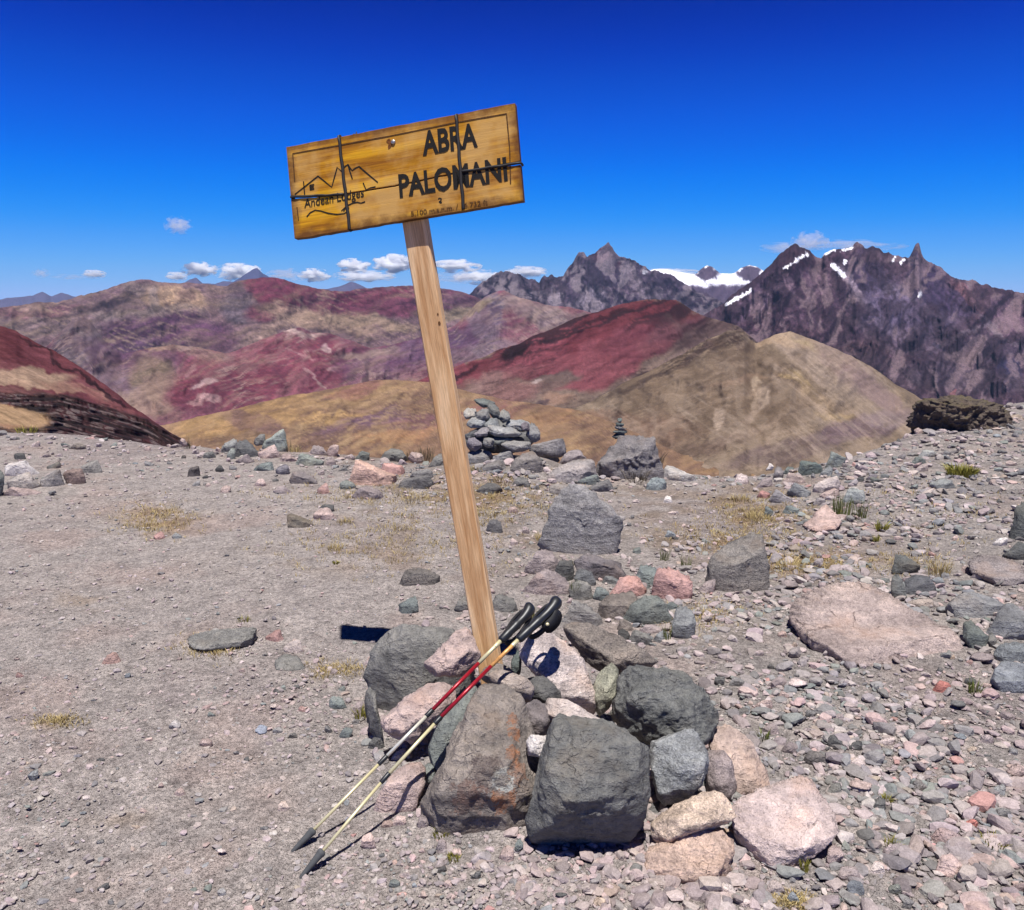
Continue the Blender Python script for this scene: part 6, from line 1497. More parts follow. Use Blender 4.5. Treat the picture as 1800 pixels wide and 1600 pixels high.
def build_sign():
    foot = at(862, 1178, 2.92)
    root = empty('signpost', foot, 'leaning wooden signpost with a cracked yellow name board reading ABRA PALOMANI', 'signpost')
    # ---- board pieces hang in a frame of their own
    def place(o):
        o.matrix_local = Matrix.Translation(Vector(B_C - foot)) @ BM.to_4x4()
        return o
    rg = np.random.RandomState(4)
    # crack line through the board, in board coordinates
    cx, cz = on_board(np.array([508, 560, 600, 650, 700, 760, 810, 860, 920]), np.array([347, 345, 342.5, 334, 326, 313, 303, 295, 285.5]))
    W2, H2 = B_W / 2, B_H / 2
    n = 46
    xs = np.linspace(-W2, W2, n)
    zc = np.interp(xs, cx, cz) + 0.0016 * fbm(np.stack([xs * 40, 0 * xs], -1), 3, seed=3)
    gap = 0.0030 + 0.0035 * sstep(0.28, 0.48, np.abs(xs))
    top = H2 + 0.0018 * fbm(np.stack([xs * 12, 0 * xs], -1), 3, seed=5)
    bot = -H2 + 0.0035 * fbm(np.stack([xs * 14, 0 * xs + 3], -1), 4, seed=6) - 0.003 * sstep(-0.1, -0.4, xs)
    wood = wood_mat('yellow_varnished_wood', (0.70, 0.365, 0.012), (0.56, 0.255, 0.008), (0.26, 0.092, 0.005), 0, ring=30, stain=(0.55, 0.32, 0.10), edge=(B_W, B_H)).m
    for lo, hi, nm in ((zc + gap, top, 'upper'), (bot, zc - gap, 'lower')):
        V, F = [], []
        bev = 0.0012
        prof = [(-BT, 0.0, 0), (-BT * 0.5, 0.0, 0), (-bev, 0.0, 0), (0.0, bev, 0)]
        for i in range(n):
            x = xs[i]
            l, h = lo[i], hi[i]
            e = 0.003 * (i in (0, n - 1))
            ring = [(x, -BT, l), (x, -bev, l), (x, 0, l + bev), (x, 0, l + (h - l) * .33), (x, 0, l + (h - l) * .67), (x, 0, h - bev), (x, -bev, h), (x, -BT, h)]
            V += ring
        k = 8
        for i in range(n - 1):
            for j in range(k):
                F.append((i * k + j, i * k + (j + 1) % k, (i + 1) * k + (j + 1) % k, (i + 1) * k + j))
        F.append(tuple(range(k))); F.append(tuple(range((n - 1) * k, n * k)))
        o = place(local_obj('plank', V, F, wood, root))
        tag(o, 'upper plank of the name board' if nm == 'upper' else 'lower plank of the name board, split off along the crack')
    # ---- wires round the board
    def wire(pts_px, name='wire'):
        pth = []
        (x0, y0), (x1, y1) = pts_px
        a0, b0 = on_board(x0, y0); a1, b1 = on_board(x1, y1)
        k = 14
        for i in range(k + 1):
            t = i / k
            pth.append((a0 + (a1 - a0) * t + 0.0012 * math.sin(i * 1.7), 0.004, b0 + (b1 - b0) * t))
        pth = [(a0, -BT - 0.004, b0 - 0.002), (a0, -BT * .5, b0 + 0.003)] + pth + [(a1, -BT * .5, b1 - 0.003), (a1, -BT - 0.004, b1 + 0.002)]
        V, F = tube_verts([(a_, o_ * 0.5, b_) for a_, o_, b_ in pth], 0.0062, 8)
        k2 = [(a1, -BT - 0.004, b1 + 0.002), ((a0 + a1) / 2, -BT - 0.005, (b0 + b1) / 2), (a0, -BT - 0.004, b0 - 0.002)]
        V2, F2 = tube_verts(k2, 0.0055, 6)
        F += [tuple(i + len(V) for i in f) for f in F2]; V += V2
        return place(local_obj(name, V, F, M_WIRE, root, True))
    wire(((596, 240), (615, 403)))
    wire(((802, 203), (815, 367)))
    # wire lying in the crack at both ends, and the twisted end on the upper edge
    for xa, xb, ya, yb in ((512, 604, 347, 342), (808, 915, 303, 286.8)):
        pth = []
        for i in range(13):
            t = i / 12
            a, b = on_board(xa + (xb - xa) * t, ya + (yb - ya) * t)
            pth.append((a, 0.002 + 0.001 * math.sin(i * 2.1), b + 0.001 * math.sin(i * 1.3)))
        e0, e1 = pth[0], pth[-1]
        if xa == 512: pth = [(e0[0] - 0.001, -BT, e0[2]), (e0[0] - 0.002, -BT * .4, e0[2])] + pth
        else: pth = pth + [(e1[0] + 0.002, -BT * .4, e1[2]), (e1[0] + 0.001, -BT, e1[2])]
        V, F = tube_verts(pth, 0.0048, 8)
        place(local_obj('wire', V, F, M_WIRE, root, True))
    a, b = on_board(622, 236)
    tw = [(a - 0.012, -0.008, b - 0.002), (a - 0.004, -0.010, b + 0.004), (a + 0.002, -0.012, b + 0.001), (a + 0.008, -0.012, b + 0.005)]
    V, F = tube_verts(tw, 0.003, 6)
    tw2 = [(a + 0.0, -0.010, b - 0.002), (a + 0.004, -0.012, b + 0.006), (a + 0.006, -0.012, b + 0.012)]
    V2, F2 = tube_verts(tw2, 0.0018, 6); F += [tuple(i + len(V) for i in f) for f in F2]; V += V2
    place(local_obj('wire_twist', V, F, M_WIRE, root, True))

    # ---- drawn lines: a ribbon of given width just proud of the board
    def ribbon(lines, width, mat, name, out=0.0012):
        V, F = [], []
        for ln in lines:
            P = np.array([on_board(x, y) for x, y in ln], float)
            m = len(P)
            for i in range(m):
                t = P[min(i + 1, m - 1)] - P[max(i - 1, 0)]; t = t / (np.linalg.norm(t) + 1e-9)
                nn = np.array([-t[1], t[0]])
                wd = width * (0.85 + 0.3 * abs(math.sin(i * 2.3 + ln[0][0])))
                for s in (-1, 1):
                    q = P[i] + nn * s * wd / 2
                    V.append((q[0], out, q[1]))
            b0 = len(V) - 2 * m
            for i in range(m - 1):
                F.append((b0 + 2 * i, b0 + 2 * i + 1, b0 + 2 * i + 3, b0 + 2 * i + 2))
        return place(local_obj(name, V, F, mat, root))
    Z = lambda X, Y: (480 + X / 3.913, 160 + Y / 3.914)
    def dense(pts, k=6):
        o = []
        for i in range(len(pts) - 1):
            for j in range(k):
                t = j / k
                o.append((pts[i][0] + (pts[i + 1][0] - pts[i][0]) * t, pts[i][1] + (pts[i + 1][1] - pts[i][1]) * t))
        return o + [pts[-1]]
    ribbon([dense([Z(150, 625), Z(136, 432), Z(450, 376), Z(820, 308), Z(1240, 222), Z(1606, 158), Z(1628, 400), Z(1634, 640)], 10), dense([Z(165, 800), Z(176, 890)])], 0.0042, M_ROUTED, 'border_line')
    ribbon([[Z(150, 712), Z(230, 650), Z(310, 586), Z(360, 626), Z(404, 662), Z(424, 590), Z(442, 526), Z(470, 552), Z(496, 520), Z(516, 506), Z(530, 530), Z(545, 548), Z(566, 532), Z(592, 520), Z(650, 570), Z(722, 630)],
            [Z(516, 508), Z(528, 550), Z(546, 606)], [Z(210, 622), Z(218, 712)], [Z(254, 650), Z(284, 644)], [Z(254, 664), Z(282, 660)], [Z(256, 680), Z(284, 674)], [Z(254, 648), Z(257, 682)], [Z(620, 632), Z(640, 680), Z(670, 668), Z(706, 660)]], 0.0046, M_BLACK, 'emblem')
    ribbon([[Z(232, 866), Z(256, 838), Z(290, 820), Z(330, 826), Z(380, 842), Z(440, 850), Z(490, 844), Z(516, 826), Z(522, 804), Z(506, 798), Z(494, 812), Z(486, 830)], [Z(470, 826), Z(510, 790), Z(548, 772), Z(580, 766), Z(606, 772), Z(634, 762)]], 0.0042, M_BLACK, 'river_line')
    ribbon([[Z(1136, 744), Z(1146, 738), Z(1158, 742), Z(1156, 754), Z(1142, 764), Z(1150, 770), Z(1162, 766)]], 0.004, M_BLACK, 'small_mark')

    # ---- lettering
    def text(s, q0, q1, height_px, name, bold=0.0, squeeze=None, shear=0.0, mat=M_BLACK, out=0.0016, space=1.0, rough=0.0):
        cu = bpy.data.curves.new('lettering', 'FONT')
        cu.body = s; cu.size = 1.0; cu.offset = bold; cu.shear = shear; cu.space_character = space; cu.resolution_u = 3
        fo = bpy.data.objects.new('lettering_source', cu); COL.objects.link(fo)
        bpy.context.view_layer.update()
        me = bpy.data.meshes.new_from_object(fo.evaluated_get(bpy.context.evaluated_depsgraph_get()))
        co = np.array([v.co[:] for v in me.vertices]); fa = [tuple(p.vertices) for p in me.polygons]
        bpy.data.objects.remove(fo); bpy.data.curves.remove(cu); bpy.data.meshes.remove(me)
        x0, x1 = co[:, 0].min(), co[:, 0].max()
        capk = [c for c in co[:, 1]]
        y0, y1 = 0.0, 0.73
        A0 = np.array(on_board(*q0)); A1 = np.array(on_board(*q1))
        t = (A1 - A0); L = np.linalg.norm(t); t /= L; nn = np.array([-t[1], t[0]])
        mpp = B_W / 410.0
        hh = height_px * mpp
        u = (co[:, 0] - x0) / (x1 - x0) * L; v = (co[:, 1] - y0) / (y1 - y0) * hh
        if rough:
            u = u + rough * noise(np.stack([co[:, 0] * 9, co[:, 1] * 9], -1), 3); v = v + rough * noise(np.stack([co[:, 0] * 9, co[:, 1] * 9], -1), 4)
        q = A0[None] + u[:, None] * t + v[:, None] * nn
        return place(local_obj(name, [(a, out, b) for a, b in q], fa, mat, root))
    text('ABRA', Z(1030, 440), Z(1412, 378), 39, 'lettering', bold=0.032, rough=0.0022)
    text('PALOMANI', Z(872, 730), Z(1614, 612), 38, 'lettering', bold=0.032, rough=0.0022)
    text('Andean Lodges', Z(216, 806), Z(628, 728), 16, 'lettering', bold=0.008, shear=0.12)
    text('5.100 m.s.n.m. / 16.732 ft', Z(950, 862), Z(1478, 782), 8.5, 'lettering', bold=0.006, mat=M_ROUTED)

    # ---- bolts
    def bolt(px, py, r, name='bolt', h=0.006, parent=root):
        a, b = on_board(px, py)
        V, F = [], []
        prof = [(r * 1.02, 0.0005), (r, h * 0.55), (r * 0.72, h * 0.92), (0.0001, h)]
        sg = 14
        for rr, hh in prof:
            for k in range(sg):
                th = 2 * math.pi * k / sg
                V.append((a + rr * math.cos(th), hh, b + rr * math.sin(th)))
        for i in range(len(prof) - 1):
            for k in range(sg): F.append((i * sg + k, i * sg + (k + 1) % sg, (i + 1) * sg + (k + 1) % sg, (i + 1) * sg + k))
        return place(local_obj(name, V, F, M_BOLT, parent, True))
    bolt(691.5, 250, 0.0085)
    V, F = [], []
    a, b = on_board(686, 252)
    sg = 18
    for k in range(sg):
        th = 2 * math.pi * k / sg
        rr = 0.016 * (1 + 0.35 * math.sin(th * 3 + 1) + 0.2 * math.sin(th * 5))
        V.append((a + rr * 0.8 * math.cos(th), 0.0008, b + rr * math.sin(th)))
    place(local_obj('rust_stain', V, [tuple(range(sg))], M_STAIN, root))

    # ---- post
    P0 = at(862, 1188, 2.92)                  # middle of the front face at the foot
    P1 = bpt(*on_board(719, 372), -BT - 0.004)
    ax = P1 - P0; L = np.linalg.norm(ax); ax /= L
    r = B_R - ax * (B_R @ ax); r /= np.linalg.norm(r)
    nrm = np.cross(r, ax)
    if nrm[1] > 0: nrm = -nrm
    PW, PD = 0.090, 0.044
    ext = 0.21                                # up behind the board
    low = 0.20                                # down into the stones
    kk = 60
    V, F = [], []
    for i in range(kk):
        t = -low + (L + ext + low) * i / (kk - 1)
        c = P0 + ax * t
        s = 1 + 0.010 * float(noise(np.array([[t * 4, 0.3, 1.7]]), 4)[0])
        wv = 0.0016 * float(noise(np.array([[t * 9, 4.3, 1.7]]), 9)[0])
        b = 0.005
        ring = []
        for (a_, d_) in ((-PW / 2 + b, 0), (0, 0.0006), (PW / 2 - b, 0), (PW / 2, -b), (PW / 2, -PD + b), (PW / 2 - b, -PD), (-PW / 2 + b, -PD), (-PW / 2, -PD + b), (-PW / 2, -b)):
            ring.append((a_ * s + wv, d_, t))
        V += ring
    k = 9
    for i in range(kk - 1):
        for j in range(k): F.append((i * k + j, i * k + (j + 1) % k, (i + 1) * k + (j + 1) % k, (i + 1) * k + j))
    F.append(tuple(range(k))); F.append(tuple(range((kk - 1) * k, kk * k)))
    pm = wood_mat('bare_pine_post', (0.84, 0.58, 0.34), (0.76, 0.48, 0.25), (0.50, 0.26, 0.11), 2, ring=60, rough=0.7)
    PM = Matrix(((r[0], nrm[0], ax[0]), (r[1], nrm[1], ax[1]), (r[2], nrm[2], ax[2]))).to_4x4()
    post = local_obj('post', V, F, pm.m, root)
    post.matrix_local = Matrix.Translation(Vector(P0 - foot)) @ PM
    # knots in the post's face
    M_KNOT = plain_mat('pine_knot', (0.16, 0.075, 0.030), 0.8, 0.2, var=0.4, scale=200)
    for px, py, rad in ((775, 568, .0050), (773, 552, .0032)):
        d = rays(np.float64(px), np.float64(py))
        tt = ((P0 - EYE) @ nrm) / (d @ nrm)
        q = EYE + d * tt - P0
        a_, t_ = float(q @ r), float(q @ ax)
        if abs(a_) > PW / 2 - 0.012: a_ = math.copysign(PW / 2 - 0.012, a_)
        vv = [(a_ + rad * math.cos(2 * math.pi * j / 12), 0.0012, t_ + rad * 1.5 * math.sin(2 * math.pi * j / 12)) for j in range(12)]
        o = local_obj('knot', vv, [tuple(range(12))], M_KNOT, post)
    # screw that holds the board to the post
    d = rays(np.float64(719), np.float64(384)); tt = ((P0 - EYE) @ nrm) / (d @ nrm); q = EYE + d * tt - P0
    vv, ff = tube_verts([(float(q @ r), -0.002, float(q @ ax)), (float(q @ r), 0.004, float(q @ ax)), (float(q @ r), 0.0055, float(q @ ax))], [0.006, 0.006, 0.003], 10)
    local_obj('screw', vv, ff, M_BOLT, post, True)
    return root, P0, ax, r, nrm
SIGN = build_sign()

# ================================================================ trekking poles
M_GOLD = plain_mat('champagne_alloy', (0.70, 0.62, 0.36), 0.38, 0.5, metal=0.35, var=0.05)
M_SILV = plain_mat('pale_alloy', (0.74, 0.70, 0.58), 0.34, 0.5, metal=0.4, var=0.05)
M_RED = plain_mat('red_anodised_alloy', (0.34, 0.012, 0.022), 0.32, 0.5, metal=0.3, var=0.12)
M_COPPER = plain_mat('copper_print', (0.62, 0.30, 0.09), 0.4, 0.5, metal=0.2, var=0.4, scale=90)
M_RUB = plain_mat('grey_rubber', (0.075, 0.077, 0.08), 0.85, 0.25, var=0.15)
M_GRIP = plain_mat('black_foam', (0.012, 0.013, 0.016), 0.42, 0.5, var=0.2)
M_STRAP = plain_mat('black_webbing', (0.010, 0.010, 0.012), 0.6, 0.3, var=0.3, scale=400)

def build_pole(A, B, label, marks, strap_side, seed, flex=0.0):
    """A: point of the tip, B: top of the grip. marks: distances along the pole (0..1) of the changes of section."""
    A, B = np.array(A), np.array(B)
    L = np.linalg.norm(B - A); ax = Vector((B - A) / L)
    root = empty('trekking_pole', A, label, 'trekking pole', 'pair of trekking poles leaning on the signpost')
    q = ax.to_track_quat('Z', 'Y')
    root.rotation_mode = 'QUATERNION'; root.rotation_quaternion = q
    def lathe(name, prof, mat, seg=14, off=(0, 0), parent=root):
        V, F = [], []
        for (z, r, *o) in prof:
            ox, oy = (o + [0, 0])[:2] if o else (0, 0)
            for k in range(seg):
                th = 2 * math.pi * k / seg
                V.append((off[0] + ox + r * math.cos(th), off[1] + oy + r * math.sin(th), z))
        for i in range(len(prof) - 1):
            for k in range(seg): F.append((i * seg + k, i * seg + (k + 1) % seg, (i + 1) * seg + (k + 1) % seg, (i + 1) * seg + k))
        F.append(tuple(range(seg))[::-1]); F.append(tuple(range((len(prof) - 1) * seg, len(prof) * seg)))
        return local_obj(name, V, F, mat, parent, True)
    t = [m * L for m in marks]           # tip end, lower lock, red start, red end, grip start
    lathe('tip', [(0, 0.0025), (0.004, 0.006), (t[0] * .8, 0.0105), (t[0] * .9, 0.0115), (t[0] * .93, 0.0130), (t[0], 0.0125), (t[0] + 0.004, 0.0085)], M_RUB)
    lathe('lower_shaft', [(t[0] * .6, 0.0048), (t[1], 0.0048)], M_GOLD)
    lathe('lock_collar', [(t[1] - 0.022, 0.0064), (t[1] - 0.020, 0.0072), (t[1] + 0.012, 0.0076), (t[1] + 0.014, 0.0068)], M_GRIP)
    lathe('middle_shaft', [(t[1] + 0.010, 0.0056), (t[2], 0.0056)], M_SILV if seed == 1 else M_GOLD)
    lathe('lock_collar', [(t[2] - 0.016, 0.0072), (t[2] - 0.014, 0.0080), (t[2] + 0.012, 0.0083), (t[2] + 0.014, 0.0074)], M_GRIP)
    u = lathe('upper_shaft', [(t[2] + 0.012, 0.0064), (t[3], 0.0064)], M_RED)
    rg = random.Random(seed)
    for j in range(9):                    # printed flecks that run up the red section
        z0 = t[2] + 0.04 + (t[3] - t[2] - 0.06) * (j / 9) ** 0.8
        ln = rg.uniform(0.010, 0.03); th0 = -math.pi / 2 + rg.uniform(-0.9, 0.9)
        V = []
        for a_, z_ in ((-.18, 0), (.18, 0.1), (.22, 0.9), (-.14, 1)):
            V.append((0.0068 * math.cos(th0 + a_), 0.0068 * math.sin(th0 + a_), z0 + ln * z_))
        local_obj('printed_fleck', V, [(0, 1, 2, 3)], M_COPPER, u)
    lathe('top_shaft', [(t[3] - 0.001, 0.0067), (t[4] + 0.02, 0.0067)], M_GOLD if seed == 1 else M_COPPER)
    lathe('ferrule', [(t[4] - 0.030, 0.0072), (t[4] - 0.028, 0.0075), (t[4] + 0.004, 0.0075)], M_GOLD)
    g = t[4]; Lg = L - g
    prof = [(g, 0.0115), (g + 0.006, 0.0145), (g + .15 * Lg, 0.0150), (g + .22 * Lg, 0.0165), (g + .27 * Lg, 0.0145), (g + .40 * Lg, 0.0160), (g + .46 * Lg, 0.0175), (g + .50 * Lg, 0.0150), (g + .66 * Lg, 0.0160), (g + .74 * Lg, 0.0185, 0.002),
            (g + .80 * Lg, 0.0195, 0.004), (g + .88 * Lg, 0.0225, 0.009), (g + .94 * Lg, 0.0225, 0.013), (g + .985 * Lg, 0.0170, 0.015), (L, 0.0070, 0.016)]
    gr = lathe('grip', prof, M_GRIP, 18)
    # wrist strap: a flat band that leaves the head, hangs and comes back
    def band(path, w, th=0.0016):
        V, F = [], []
        P = [Vector(p) for p in path]
        for i, p in enumerate(P):
            tt = (P[min(i + 1, len(P) - 1)] - P[max(i - 1, 0)]).normalized()
            a = tt.cross(Vector((0.2, 1, 0.3))).normalized()
            b = a.cross(tt).normalized()
            wi = w * (1.0 if 0 < i < len(P) - 1 else 0.6)
            for sa, sb in ((-1, -1), (1, -1), (1, 1), (-1, 1)):
                V.append(p + b * wi / 2 * sa + a * th * sb)
        for i in range(len(P) - 1):
            for k in range(4): F.append((i * 4 + k, i * 4 + (k + 1) % 4, (i + 1) * 4 + (k + 1) % 4, (i + 1) * 4 + k))
        F.append((3, 2, 1, 0)); n = (len(P) - 1) * 4; F.append((n, n + 1, n + 2, n + 3))
        return local_obj('wrist_strap', [tuple(v) for v in V], F, M_STRAP, root, True)
    hx, hz = 0.012, g + .86 * Lg
    # in the pole's own frame "down" points mostly along -X or X depending on its turn; find it
    dn = q.inverted() @ Vector((0, 0, -1))
    sd = q.inverted() @ Vector((1, -0.4, 0)) * strap_side
    base = Vector((hx, 0, hz))
    lp = []
    for k in range(21):
        th = math.pi * 2 * k / 20
        lp.append(base + sd * (0.026 * math.sin(th)) * 1.0 + dn * (0.046 * (1 - math.cos(th)) * 0.5) - Vector((0, 0, 1)) * (0.11 * (1 - math.cos(th)) * 0.5))
    band(lp, 0.019)
    if seed == 2:
        pad = []
        for k in range(9):
            s = k / 8
            pad.append(base + sd * (0.022 + 0.012 * math.sin(s * 3.1)) + dn * (0.012 + 0.024 * s) - Vector((0, 0, 1)) * (0.01 + 0.07 * s))
        o = band(pad, 0.046, 0.005); o.name = 'strap_pad'
        c = base + sd * 0.020 + dn * 0.030 - Vector((0, 0, 1)) * 0.060 + (q.inverted() @ Vector((0, -1, 0.4))).normalized() * 0.026
        nn = (q.inverted() @ Vector((0, -1, 0.5))).normalized()
        vv, ff = tube_verts([c - nn * 0.010, c + nn * 0.002, c + nn * 0.004], [0.006, 0.006, 0.003], 10)
        local_obj('button', vv, ff, M_GOLD, root, True)
    if flex:                                  # the thin tube gives a little under its own weight
        bd = q.inverted() @ Vector((-0.72, 0.25, 0.35)).normalized(); bd.z = 0
        todo = list(root.children)
        while todo:
            c = todo.pop(); todo += list(c.children)
            for vtx in c.data.vertices:
                s_ = min(max(vtx.co.z / L, 0), 1)
                vtx.co += bd * (flex * 4 * s_ * (1 - s_))
    return root

tipB = gpt(np.float64(527), np.float64(1544)); tipA = gpt(np.float64(512), np.float64(1498))
build_pole(tipA + np.array([0, 0, -0.002]), at(940, 1066, 2.77), 'trekking pole nearer the signpost, with the pale middle section', [0.075, 0.335, 0.520, 0.735, 0.835], -1, 1)
build_pole(tipB + np.array([0, 0, -0.002]), at(988, 1055, 2.72), 'trekking pole nearer the camera, with a padded wrist strap and yellow button', [0.075, 0.300, 0.495, 0.705, 0.815], 1, 2, 0.026)
# ================================================================ single stones of the scree, the path and the edge
LANDMARKS = [('the great sheet of pink bedrock', 1540, 1110), ('the round rose boulder', 1182, 1030), ('the brown grey boulder', 1296, 990), ('the bridging grey stone', 1715, 1068), ('the broad pink slab', 1385, 1455), ('the orange pink slab', 1212, 1545),
             ('the biggest dark boulder', 1040, 1480), ('the lichen spotted rock', 850, 1440), ('the pole tips', 520, 1520), ('the half buried path stone', 390, 1120), ('the large smooth grey boulder', 690, 1190), ('the little stack', 1605, 1030),
             ('the wide low mauve rock', 1755, 1005), ('the balanced black boulder', 1790, 930), ('the flat pink stone by the shrubs', 1445, 915), ('the long pinkish tan slab', 1320, 1370), ('the dark lumpy stone', 1435, 1335), ('the red flake in the near scree', 1700, 1446),
             ('the pale pink scree slab', 1670, 1522), ('the blue grey rounded stone', 1504, 1562), ('the yellow green cushion plant', 1690, 828), ('the mossy outcrop', 1640, 762), ('the large flat pink slab at the far edge', 655, 830), ('the rust topped dark block', 132, 835),
             ('the rectangular brown block', 528, 915), ('the large speckled boulder', 1020, 930), ('the big cairn', 880, 800), ('the small cairn', 1095, 830), ('the tall grey green boulder', 1468, 806), ('the small pink block', 700, 1400), ('the red flake below the bedrock', 1656, 1208), ('the blue grey boulder at the scree edge', 1790, 1190)]
COLOURS = [('mauve', (.285, .235, .23)), ('pinkish', (.37, .285, .262)), ('grey', (.19, .182, .18)), ('dark grey', (.105, .103, .102)), ('greenish grey', (.165, .178, .168)), ('pale pink', (.44, .365, .345)), ('rose', (.36, .235, .215)), ('blue grey', (.185, .20, .215)), ('tan', (.33, .265, .215))]

def build_stones():
    rg = np.random.RandomState(77)
    used = set(); placed = []
    taken = []
    for ob, C, size in ROCKS:
        x, y = proj(C); taken.append((float(x), float(y), size * FPX / C[1]))
    zones = [(22, 1570, 1795, 722, 800, 12, 28), (76, 1240, 1790, 1190, 1590, 20, 48), (30, 1480, 1790, 1000, 1200, 14, 30), (46, 1490, 1790, 770, 1000, 11, 24), (14, 480, 640, 1180, 1300, 14, 26), (26, 620, 1100, 1490, 1590, 14, 28), (24, 20, 480, 1150, 1590, 11, 22), (58, 340, 1320, 786, 860, 12, 32), (24, 0, 340, 756, 830, 9, 22), (18, 900, 1240, 880, 1110, 10, 22), (16, 1180, 1420, 1050, 1290, 14, 26)]
    n_made = 0
    for (want, x0, x1, y0, y1, s0, s1) in zones:
        made = tries = 0
        while made < want and tries < want * 40:
            tries += 1
            px, py = rg.uniform(x0, x1), rg.uniform(y0, y1)
            s = s0 + (s1 - s0) * rg.uniform(0, 1) ** 1.7
            if any(math.hypot(px - a, py - b) < (r * 1.05 + s * 0.55) for a, b, r in taken): continue
            rim = np.interp(px, _rim[:, 0], _rim[:, 1])
            if py < rim + 6: continue
            cname, col = COLOURS[rg.choice(9, p=[.22, .17, .17, .10, .09, .11, .04, .05, .05])]
            shape = ['flat', 'blocky', 'wedge shaped', 'rounded'][rg.choice(4, p=[.4, .25, .2, .15])]
            dl = sorted((math.hypot(px - a, (py - b) * 1.5), nm, a, b) for nm, a, b in LANDMARKS)
            d0, nm, a, b = dl[0]
            dx, dy = px - a, (py - b) * 1.6
            rel = ('in front of' if dy > 0 else 'behind') if abs(dy) > abs(dx) else 'beside'
            szw = 'small ' if s < (s0 + s1) * 0.42 else ''
            lab = f'{szw}{cname} {shape} stone {rel} {nm}'
            if lab in used:
                lab = f'{szw}{cname} {shape} stone between {nm} and {dl[1][1]}'
                if lab in used or len(lab.split()) > 16: continue
            if len(lab.split()) > 15: continue
            used.add(lab)
            asp = {'flat': 0.42, 'blocky': 0.74, 'wedge shaped': 0.6, 'rounded': 0.72}[shape]
            k = {'flat': 6, 'blocky': 5, 'wedge shaped': 5, 'rounded': 8}[shape]
            th = np.sort(rg.uniform(0, 2 * math.pi, k)); th = 0.5 * th + 0.5 * np.linspace(0, 2 * math.pi, k, endpoint=False)
            rr = rg.uniform(0.8, 1.1, k) if shape != 'rounded' else rg.uniform(0.95, 1.05, k)
            tilt = rg.uniform(-0.35, 0.35)
            ox = rr * np.cos(th) * s / 2; oy = rr * np.sin(th) * s / 2 * asp
            if shape == 'wedge shaped': oy = oy * (1 + 0.6 * ox / (s / 2))
            out = [(px + u * math.cos(tilt) - v * math.sin(tilt) * 0.4, py + u * math.sin(tilt) * 0.4 + v) for u, v in zip(ox, oy)]
            col = tuple(np.clip(np.array(col) * rg.uniform(0.8, 1.12), 0, .6))
            rock(lab, out, col, level=3, rough=0.07, group='single stones lying in the scree and on the path', name='stone', cat='stone', mat=M_GRAIN if rg.rand() < .5 else M_SMOOTH, seed=int(rg.randint(9999)), soft=40, chips=5, flat=0.012 * s / 20 if (shape == 'flat' and rg.rand() < .3) else None)
            taken.append((px, py, s * 0.45)); made += 1; n_made += 1
    print('stones', n_made)
build_stones()

# ================================================================ plants
def leaf_mat(name, c0, c1):
    m = NT(name)
    a = m.n('ShaderNodeVertexColor', layer_name='tint').outputs[0]
    sx = m.n('ShaderNodeSeparateColor'); m.l(a, sx.inputs[0])
    c = m.mix(sx.outputs[0], c0, c1)
    m.l(c, m.b.inputs['Base Color'])
    m.b.inputs['Roughness'].default_value = 0.7
    return m.m
M_DRY = leaf_mat('dry_grass_blade', (0.30, 0.21, 0.085), (0.52, 0.42, 0.20))
M_STALK = leaf_mat('dead_stalk', (0.055, 0.045, 0.032), (0.20, 0.16, 0.10))
M_GREEN = leaf_mat('green_needle', (0.035, 0.045, 0.012), (0.17, 0.19, 0.045))
M_MOSS = leaf_mat('yellow_green_moss', (0.12, 0.11, 0.02), (0.34, 0.31, 0.06))

def blades(n, spread, h, lean, w, seed, curve=0.25, bunch=1.0):
    rg = np.random.RandomState(seed)
    V, F, T = [], [], []
    for i in range(n):
        a = rg.uniform(0, 2 * math.pi); r = spread * math.sqrt(rg.uniform(0, 1)) * bunch
        b = np.array([r * math.cos(a), r * math.sin(a), 0])
        d = np.array([math.cos(a + rg.normal(0, .6)), math.sin(a + rg.normal(0, .6)), 0]) * lean * rg.uniform(0.2, 1.2)
        hh = h * rg.uniform(0.45, 1.05)
        up = np.array([0, 0, 1.0])
        s = np.array([-math.sin(rg.uniform(0, 6.28)), math.cos(rg.uniform(0, 6.28)), 0]); s /= np.linalg.norm(s) + 1e-6
        p0 = b; p1 = b + up * hh * 0.55 + d * hh * 0.4; p2 = b + up * hh * (1 - curve * rg.uniform(0, 1)) + d * hh
        ww = w * rg.uniform(0.6, 1.3)
        k = len(V)
        V += [p0 - s * ww - up * 0.01, p0 + s * ww - up * 0.01, p1 + s * ww * .75, p1 - s * ww * .75, p2 + s * ww * .15, p2 - s * ww * .15]
        F += [(k, k + 1, k + 2, k + 3), (k + 3, k + 2, k + 4, k + 5)]
        T += [rg.uniform(0, 1)] * 6
    return np.array(V), np.array(F), np.repeat(np.array(T)[:, None], 3, 1)

